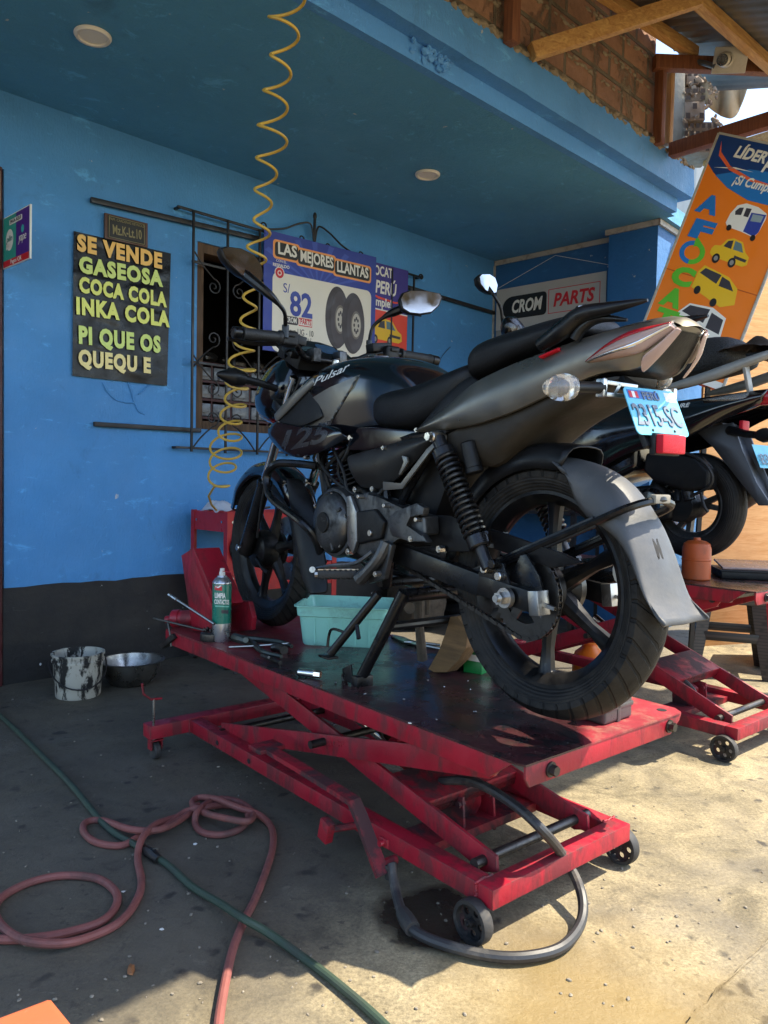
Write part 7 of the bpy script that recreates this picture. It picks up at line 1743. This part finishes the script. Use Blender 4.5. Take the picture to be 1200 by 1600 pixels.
# ---- right-hand side
c = L2.i @ at_floor(1087, 905, .6); c = V((c.x, c.y, .6002)); GF = Frame(L2.m @ c, 0)
m = MB(); m.lathe([(0, .001), (.048, .0), (.052, .005), (.052, .072), (.0535, .074), (.0535, .078), (.052, .08), (.052, .118), (.047, .136), (.032, .146), (.014, .149), (.013, .158), (0, .159)], (0, 0, 0), (0, 0, 1), 36)
tag(m.build('gas_canister', paint('orange_tank', '#b85320', .5, var=.25, dirt=.5, dcol=(.1, .05, .03), ds=12), frame=GF), 'dented orange gas canister standing on the far red lift', 'gas canister')
c = at_floor(1160, 902, .6); KF = Frame((c.x, c.y, .6), 100); KC = thing('tool_case', 'flat black plastic tool case with open lid on the far red lift', 'tool case', KF)
m = MB(); m.lohi((-.10, -.09, .001), (.16, .09, .035), .008); m.lohi((-.105, -.095, .028), (.165, .095, .036), .003); m.build('case_bottom', M_plast, KC)
m = MB(); m.prism([(-.095, -.085, .037), (.155, -.085, .037), (.15, .08, .055), (-.09, .08, .055)], (0, 0, .008), .003); m.build('case_lid', paint('case_lid_film', (.32, .22, .2), .2, var=.5, vs=18), KC)
# woven plastic stool
c = at_floor(1136, 1047); SF_ = Frame((c.x, c.y, 0), 20); PSL = thing('woven_stool', 'dark brown woven-pattern plastic stool behind the far lift', 'stool', SF_)
def weave_mat():
    N = Nodes('woven_plastic'); w1 = N.new('ShaderNodeTexBrick'); N.link(N.map((1, 1, 1), rot=(R(90), 0, 0)), w1.inputs['Vector']); w1.inputs['Scale'].default_value = 1; w1.inputs['Brick Width'].default_value = .035; w1.inputs['Row Height'].default_value = .016; w1.inputs['Mortar Size'].default_value = .004; w1.inputs['Mortar Smooth'].default_value = 1
    N.bump(w1.outputs['Fac'], -1.0, .006); w1.inputs['Color1'].default_value = (.05, .038, .032, 1); w1.inputs['Color2'].default_value = (.04, .03, .026, 1); w1.inputs['Mortar'].default_value = (.012, .01, .009, 1)
    return N.set(**{'Base Color': w1.outputs['Color'], 'Roughness': .4})
M_weave = weave_mat()
m = MB(); m.lohi((-.15, -.15, .425), (.15, .15, .445), .008); m.build('seat', M_weave, PSL)
for sx in (-1, 1):
    for sy in (-1, 1):
        m = MB(); t_ = V((sx*.135, sy*.135, .425)); b_ = V((sx*.175, sy*.175, 0))
        m.loft([[t_+V((-sx*.055, 0, 0)), t_+V((sx*.012, sy*.012, 0)), t_+V((0, -sy*.055, 0))], [t_.lerp(b_, .5)+V((-sx*.045, 0, 0)), t_.lerp(b_, .5)+V((sx*.012, sy*.012, 0)), t_.lerp(b_, .5)+V((0, -sy*.045, 0))], [b_+V((-sx*.03, 0, 0)), b_+V((sx*.01, sy*.01, 0)), b_+V((0, -sy*.03, 0))]]); m.build('leg', M_weave, PSL)
for a0, a1 in (((-1, -1), (1, -1)), ((1, -1), (1, 1)), ((1, 1), (-1, 1)), ((-1, 1), (-1, -1))):
    m = MB(); k = .152; kk = .146
    m.bar((a0[0]*k, a0[1]*k, .20), (a1[0]*k, a1[1]*k, .20), .012, .045, b=.003); m.bar((a0[0]*kk, a0[1]*kk, .395), (a1[0]*kk, a1[1]*kk, .395), .012, .06, b=.003); m.build('apron', M_weave, PSL)
# red tread-plate cabinet at the right edge
c = at_floor(1185, 1046); RB = Frame((c.x+.01, c.y, 0), 119)
m = MB(); m.lohi((0, 0, .02), (.5, .4, .45), .004)
for i in range(14):
    for j in range(12):
        x, z = .02+.034*i, .05+.034*j; a = R(45 if (i+j) % 2 else -45); m.bar((x-.010*math.cos(a), -.0012, z-.010*math.sin(a)), (x+.010*math.cos(a), -.0012, z+.010*math.sin(a)), .0022, .005, (0, 1, 0) if False else (0, -1, 0))
tag(m.build('tread_plate_box', M_redt, frame=RB, ang=30), 'red steel box with raised tread pattern at the right edge', 'steel box')
# orange jug seen through the rear wheel
c = at_floor(920, 1058); JF2 = Frame((c.x, c.y, 0), 0); m = MB(); m.lathe([(0, .0), (.075, .0), (.082, .01), (.082, .09), (.07, .125), (.04, .15), (.034, .165), (.038, .168), (.038, .175), (.03, .176), (.028, .16), (0, .15)], (0, 0, 0), (0, 0, 1), 32); tag(m.build('orange_jug', paint('orange_jug', '#e0751c', .35, var=.15, dirt=.3, dcol=(.3, .12, .04), ds=8), frame=JF2), 'bright orange plastic jug on the floor seen through the rear wheel', 'jug')
# plywood panel at the far right
pa, pb_ = at_depth(1070, 700, 4.45), at_depth(1420, 700, 5.05); PF = Frame((pa.x, pa.y, 0), math.degrees(math.atan2(pb_.x-pa.x, pb_.y-pa.y))); m = MB(); Lp_ = V((pb_.x-pa.x, pb_.y-pa.y, 0)).length; m.lohi((0.12, 0, 0), (Lp_, .018, 2.25), .001); 
tag(m.build('plywood_panel', wood_mat('plywood', '#c08a4e', '#dcb078', (2, 2, 22), grime=.1), frame=PF), 'tall plywood panel standing behind the scooter', 'panel')
# security camera on a junction box with its cable
c = at_depth(1141, 94, 4.18); CFm = Frame(c, 75); _y = ray(1175, 130).normalized(); _x = _y.cross(V((0, 0, 1))).normalized(); _z = _x.cross(_y); CFm.m = M(((_x.x, _y.x, _z.x, c.x), (_x.y, _y.y, _z.y, c.y), (_x.z, _y.z, _z.z, c.z), (0, 0, 0, 1))); CFm.i = CFm.m.inverted(); CC = thing('security_camera', 'white dome security camera on a junction box under the roof', 'camera', CFm)
M_cw = paint('camera_white', '#cfc9bd', .45, var=.1, dirt=.2, ds=8)
m = MB(); m.box((0, .03, 0), (.165, .085, .12), M.Rotation(R(9), 4, 'Y'), .006); m.box((0, -.018, 0), (.17, .012, .125), M.Rotation(R(9), 4, 'Y'), .005); m.build('junction_box', M_cw, CC)
m = MB(); m.lathe([(0, -.018), (.038, -.018), (.040, -.03), (.036, -.05), (.030, -.062)], (-.02, 0, .005), (0, 1, 0), 28); m.ell((-.03, -.052, .008), (.036, .034, .036), None, 24, 14); hd_ = m.build('camera_head', M_cw, CC)
m = MB(); cd_ = V((-.038, -.084, .006)); nrm = V((-.2, -.97, -.05)).normalized(); m.lathe([(0, .004), (.027, .002), (.029, -.008)], cd_, nrm, 24); m.build('camera_glass', paint('camera_glass', (.01, .01, .012), .08, bump=0), hd_)
m = MB(); u = nrm.orthogonal().normalized(); v = nrm.cross(u)
for k in range(12): a = 2*math.pi*k/12; p = cd_+nrm*.004+(u*math.cos(a)+v*math.sin(a))*.019; m.ell(p, (.003, .003, .003), None, 6, 4)
m.build('infrared_led', M_refsil, hd_)
m = MB(); pts = [CFm.i @ at_depth(*q) for q in ((1118, 104, 4.2), (1092, 97, 4.28), (1068, 96, 4.36), (1045, 107, 4.42), (1030, 130, 4.45), (1024, 165, 4.45), (1023, 213, 4.44))]; m.tube(pts, .014, 10, sm=6); m.build('conduit', paint('grey_conduit', (.10, .10, .10), .5), CC)
m = MB()
for px, py in ((1062, 98), (1030, 197)): c = CFm.i @ at_depth(px, py, 4.39); m.torus(c, (1, 0, .3), .02, .003, 16, 6)
m.build('cable_tie', I_white, CC)
# neighbouring wall beyond the roof: column, broken hollow bricks, cement sheet
NW = thing('neighbour_wall', 'broken brick and concrete wall of the next house beyond the roof', 'wall', WF)
def nb(px0, py0, px1, py1, d, th, mat, name, bev=.01):
    a, b2, c2, d2 = [WF.i @ at_depth(x, y, d) for x, y in ((px0, py0), (px1, py0), (px1, py1), (px0, py1))]
    m = MB(); m.prism([a, b2, c2, d2], WF.i.to_3x3() @ V((0, th, 0)), bev); return m.build(name, mat, NW)
M_conc = paint('raw_concrete', '#8d8577', .9, var=.3, vs=9, dirt=.4, ds=7, dcol=(.12, .1, .08), bump=.8, bs=35)
nb(1050, 108, 1071, 235, 5.0, .2, M_conc, 'column')
M_hol = paint('hollow_brick', '#8a7460', .9, var=.35, vs=12, dirt=.5, dcol=(.3, .25, .2), ds=14, bump=.6, bs=40)
rs = random.Random(11)
for (x0, y0, x1, y1) in ((1073, 110, 1092, 132), (1070, 136, 1104, 158), (1070, 158, 1102, 188), (1068, 190, 1122, 214), (1072, 214, 1120, 238)):
    o = nb(x0, y0, x1, y1, 5.02+rs.uniform(-.04, .06), .25, M_hol, 'hollow_brick', .006)
    m = MB(); nx = max(2, int((x1-x0)/9)); 
    for i in range(nx):
        for j in range(2):
            xa, ya = x0+(x1-x0)*(i+.18)/nx, y0+(y1-y0)*(j+.2)/2; xb, yb = x0+(x1-x0)*(i+.8)/nx, y0+(y1-y0)*(j+.8)/2
            if rs.random() < .75: m.prism([WF.i @ at_depth(x, y, 4.97) for x, y in ((xa, ya), (xb, ya), (xb, yb), (xa, yb))], (0, .001, 0))
    m.build('brick_hole', paint('brick_hole', (.05, .03, .02), .9), o)
m = MB(); 
for k in range(45):
    p = WF.i @ at_depth(rs.uniform(1068, 1125), rs.uniform(112, 235), 4.98+rs.uniform(-.02, .05)); r_ = rs.uniform(.006, .022); m.ell(p, (r_*1.6, r_*.7, r_*.8), M.Rotation(rs.uniform(0, 3), 4, 'Y'), 6, 4)
m.jitter(.006).build('rubble_mortar', M_hol, NW, ang=25)['kind'] = 'stuff'
AS = thing('cement_sheet', 'curved tan cement roofing sheet hanging under the roof edge', 'roofing sheet', WF)
m = MB(); rows = []
for i in range(40):
    t = i/39; px = 1088+t*90; dz = 12*math.sin(t*math.pi*2*2.2)*.0; dd = 5.05+.03*math.cos(t*2*math.pi*2.6); top_y = 100; bot = 150+36*math.sin(min(1, t*1.5)*math.pi*.5)-(max(0, t-.6)/.4)**2*70
    rows.append([WF.i @ at_depth(px, top_y, dd), WF.i @ at_depth(px, (top_y+bot)/2, dd), WF.i @ at_depth(px-4*t, bot, dd)])
m.loft(rows, closed=False); o = m.build('sheet', paint('cement_sheet', '#a08f74', .85, var=.3, vs=6, dirt=.4, ds=7, dcol=(.2, .16, .12), bump=.5, bs=40), AS, ang=180); md = o.modifiers.new('th', 'SOLIDIFY'); md.thickness = .008
m = MB(); c = at_depth(1165, 300, 14); m.lohi((c.x-.9, c.y, 0), (c.x+3, c.y+3, 7.1)); tag(m.build('distant_house', paint('white_render', '#c9c8c2', .8)), 'pale rendered house far behind the workshop', 'house'); 
# storage shelf with cartons seen under the tail
SHF = thing('storage_shelf', 'dark steel shelf by the side wall behind the motorcycles', 'shelf', S)
m = MB()
for z in (.3, .75, 1.13): m.lohi((.05, -.42, z), (.95, -.03, z+.02))
for x in (.05, .92):
    for y in (-.42, -.06): m.lohi((x, y, 0), (x+.03, y+.03, 1.5))
m.build('shelf_frame', M_iron, SHF)
rs = random.Random(2)
for (x, w, h, z, hx, lb) in ((.10, .2, .16, 1.15, '#8a8178', 'grey carton at the left of the top shelf'), (.34, .18, .2, 1.15, '#cfcac2', 'white carton in the middle of the top shelf'), (.56, .15, .13, 1.15, '#6b2d22', 'dark red carton on the top shelf'), (.74, .16, .17, 1.15, '#c4c2c6', 'pale paper box at the right of the top shelf'), (.15, .3, .2, .77, '#3a3430', 'dark box on the lower shelf'), (.5, .3, .24, .77, '#564a3c', 'brown box on the lower shelf')):
    m = MB(); m.box((x+w/2, -.25, z+h/2+.001), (w, .2, h), M.Rotation(rs.uniform(-.15, .15), 4, 'Z'), .003); tag(m.build('carton', flat('carton_'+hx[1:], hx, .8), frame=S), lb, 'carton', 'cartons on the storage shelf')
# loose wire and raised outline on the wall
m = MB(); m.tube([W.py(*p, -.012) for p in ((685, 596), (684, 578), (688, 562), (696, 550), (704, 542))], .002, 6, sm=4); tag(m.build('wall_wire', M_iron, frame=W), 'thin bent wire hanging out of the blue wall', 'wire')
m = MB(); m.tube([W.py(*p, -.004) for p in ((160, 597), (168, 612), (180, 624), (196, 629), (210, 630), (216, 642), (226, 647))], .0035, 6, sm=4); m.tube([W.py(*p, -.004) for p in ((200, 597), (205, 612), (210, 630))], .0035, 6); m.tube([W.py(*p, -.004) for p in ((216, 616), (226, 608), (236, 600))], .003, 6)
tag(m.build('raised_outline', M_wall, frame=W), 'raised leaf-shaped outline painted over in blue below the snack poster', 'wall ornament')

# dusty engine block, and old tyres added to cover sunlit floor behind the lift
c = at_floor(668, 975); EF = Frame((c.x, c.y, 0), -30); OE = thing('old_engine', 'dusty stripped engine block on the floor between the two lifts', 'engine', EF)
m = MB(); m.prism([V((-.2, 0, .02)), V((.2, 0, .02)), V((.24, 0, .16)), V((.15, 0, .30)), V((-.10, 0, .33)), V((-.22, 0, .2))], (0, .24, 0), .03, 3); m.build('crankcase', M_mud, OE)
m = MB(); m.lathe([(.12, -.02), (.12, .02), (.1, .03), (0, .035)], (-.05, -.01, .17), (0, -1, 0), 28); m.build('side_case', M_mud, OE)
m = MB()
for k in range(9): m.box((.02, .12, .34+.016*k), (.16, .16, .005))
m.cyl((.02, .12, .3), (.02, .12, .49), .05, n=16); m.build('cylinder', M_mud, OE)
c = at_floor(735, 960); TF = Frame((c.x, c.y, 0), -30)
for i, z in enumerate((.055, .165, .275)):
    m = MB(); m.torus((0, 0, z), (0, 0, 1), .22, .055, 40, 10); tag(m.build('old_tyre', M_tyre, frame=TF), ('bottom', 'middle', 'top')[i]+' tyre in the added stack of worn tyres behind the lift', 'tyre', 'stack of worn tyres')

# small litter on the floor: pebbles, bolts, paper scraps
rs = random.Random(33); m = MB()
for k in range(260):
    px, py = rs.uniform(0, 1200), rs.uniform(1090, 1600); q = at_floor(px, py, .0); r_ = rs.uniform(.0012, .0042)
    m.ell((q.x, q.y, r_*.4), (r_*rs.uniform(.8, 1.8), r_, r_*.6), M.Rotation(rs.uniform(0, 3), 4, 'Z'), 6, 4)
g_ = m.jitter(.0006).build('floor_grit', paint('grit', (.30, .26, .20), .9, var=.6, vs=30), ang=25); g_['kind'] = 'stuff'
for k, (px, py, lb) in enumerate(((252, 1452, 'tiny white paper scrap near the looped red hose'), (305, 1319, 'small pale scrap by the knot of the red hose'), (192, 1393, 'white fleck of paper inside the red hose loop'), (640, 1130, 'small crumb of plastic near the lift deck'))):
    q = at_floor(px, py, .002) if k < 3 else L.m @ L.pz(px, py, ZD+.002); m = MB(); m.prism([q+V((rs.uniform(.003, .006)*math.cos(a), rs.uniform(.003, .006)*math.sin(a), rs.uniform(-.001, .001))) for a in (0, 1.3, 2.6, 3.9, 5.2)], (0, 0, .001)); tag(m.build('paper_scrap', I_white), lb, 'scrap', 'scraps of litter')
for k, (px, py) in enumerate(((368, 1052), (520, 1132))):
    q = at_floor(px, py, .004); m = MB(); m.torus(q, (0, 0, 1), .010, .003, 14, 6); tag(m.build('loose_washer', M_dsteel), ('loose steel washer on the floor by the jack castor', 'loose washer on the floor below the scissor arms')[k], 'washer')
# ================================================================ camera, light, world
cd = bpy.data.cameras.new('camera'); co = bpy.data.objects.new('camera', cd); COL.objects.link(co)
cd.sensor_fit = 'AUTO'; cd.sensor_width = 36; cd.lens = 36*FPX/1600; cd.clip_start = .02; cd.clip_end = 500
bk_ = -FW
co.matrix_world = M(((RT.x, UP.x, bk_.x, CAM.x), (RT.y, UP.y, bk_.y, CAM.y), (RT.z, UP.z, bk_.z, CAM.z), (0, 0, 0, 1)))
SC.camera = co
ld = bpy.data.lights.new('sun', 'SUN'); lo = bpy.data.objects.new('sun', ld); COL.objects.link(lo)
ld.energy = 3.4; ld.angle = R(.5); ld.color = (1, .9, .72)
lo.rotation_euler = SUN.to_track_quat('Z', 'Y').to_euler(); lo.location = (4, 1, 8)
w = bpy.data.worlds.new('World'); SC.world = w; w.use_nodes = True
nt = w.node_tree; sk = nt.nodes.new('ShaderNodeTexSky'); sk.sky_type = 'NISHITA'; sk.sun_disc = False
sk.sun_elevation = math.atan2(SUN.z, math.hypot(SUN.x, SUN.y)); sk.sun_rotation = math.atan2(SUN.x, SUN.y)
nt.links.new(sk.outputs[0], nt.nodes['Background'].inputs[0]); nt.nodes['Background'].inputs[1].default_value = .15
SC.view_settings.view_transform = 'Standard'; SC.view_settings.look = 'None'; SC.view_settings.exposure = 1.8; SC.view_settings.gamma = 1
SC.cycles.max_bounces = 8; SC.cycles.diffuse_bounces = 5; SC.cycles.glossy_bounces = 4; SC.cycles.transparent_max_bounces = 8
SC.cycles.caustics_reflective = False; SC.cycles.caustics_refractive = False
try:
    SC.cycles.use_denoising = True
except Exception: pass
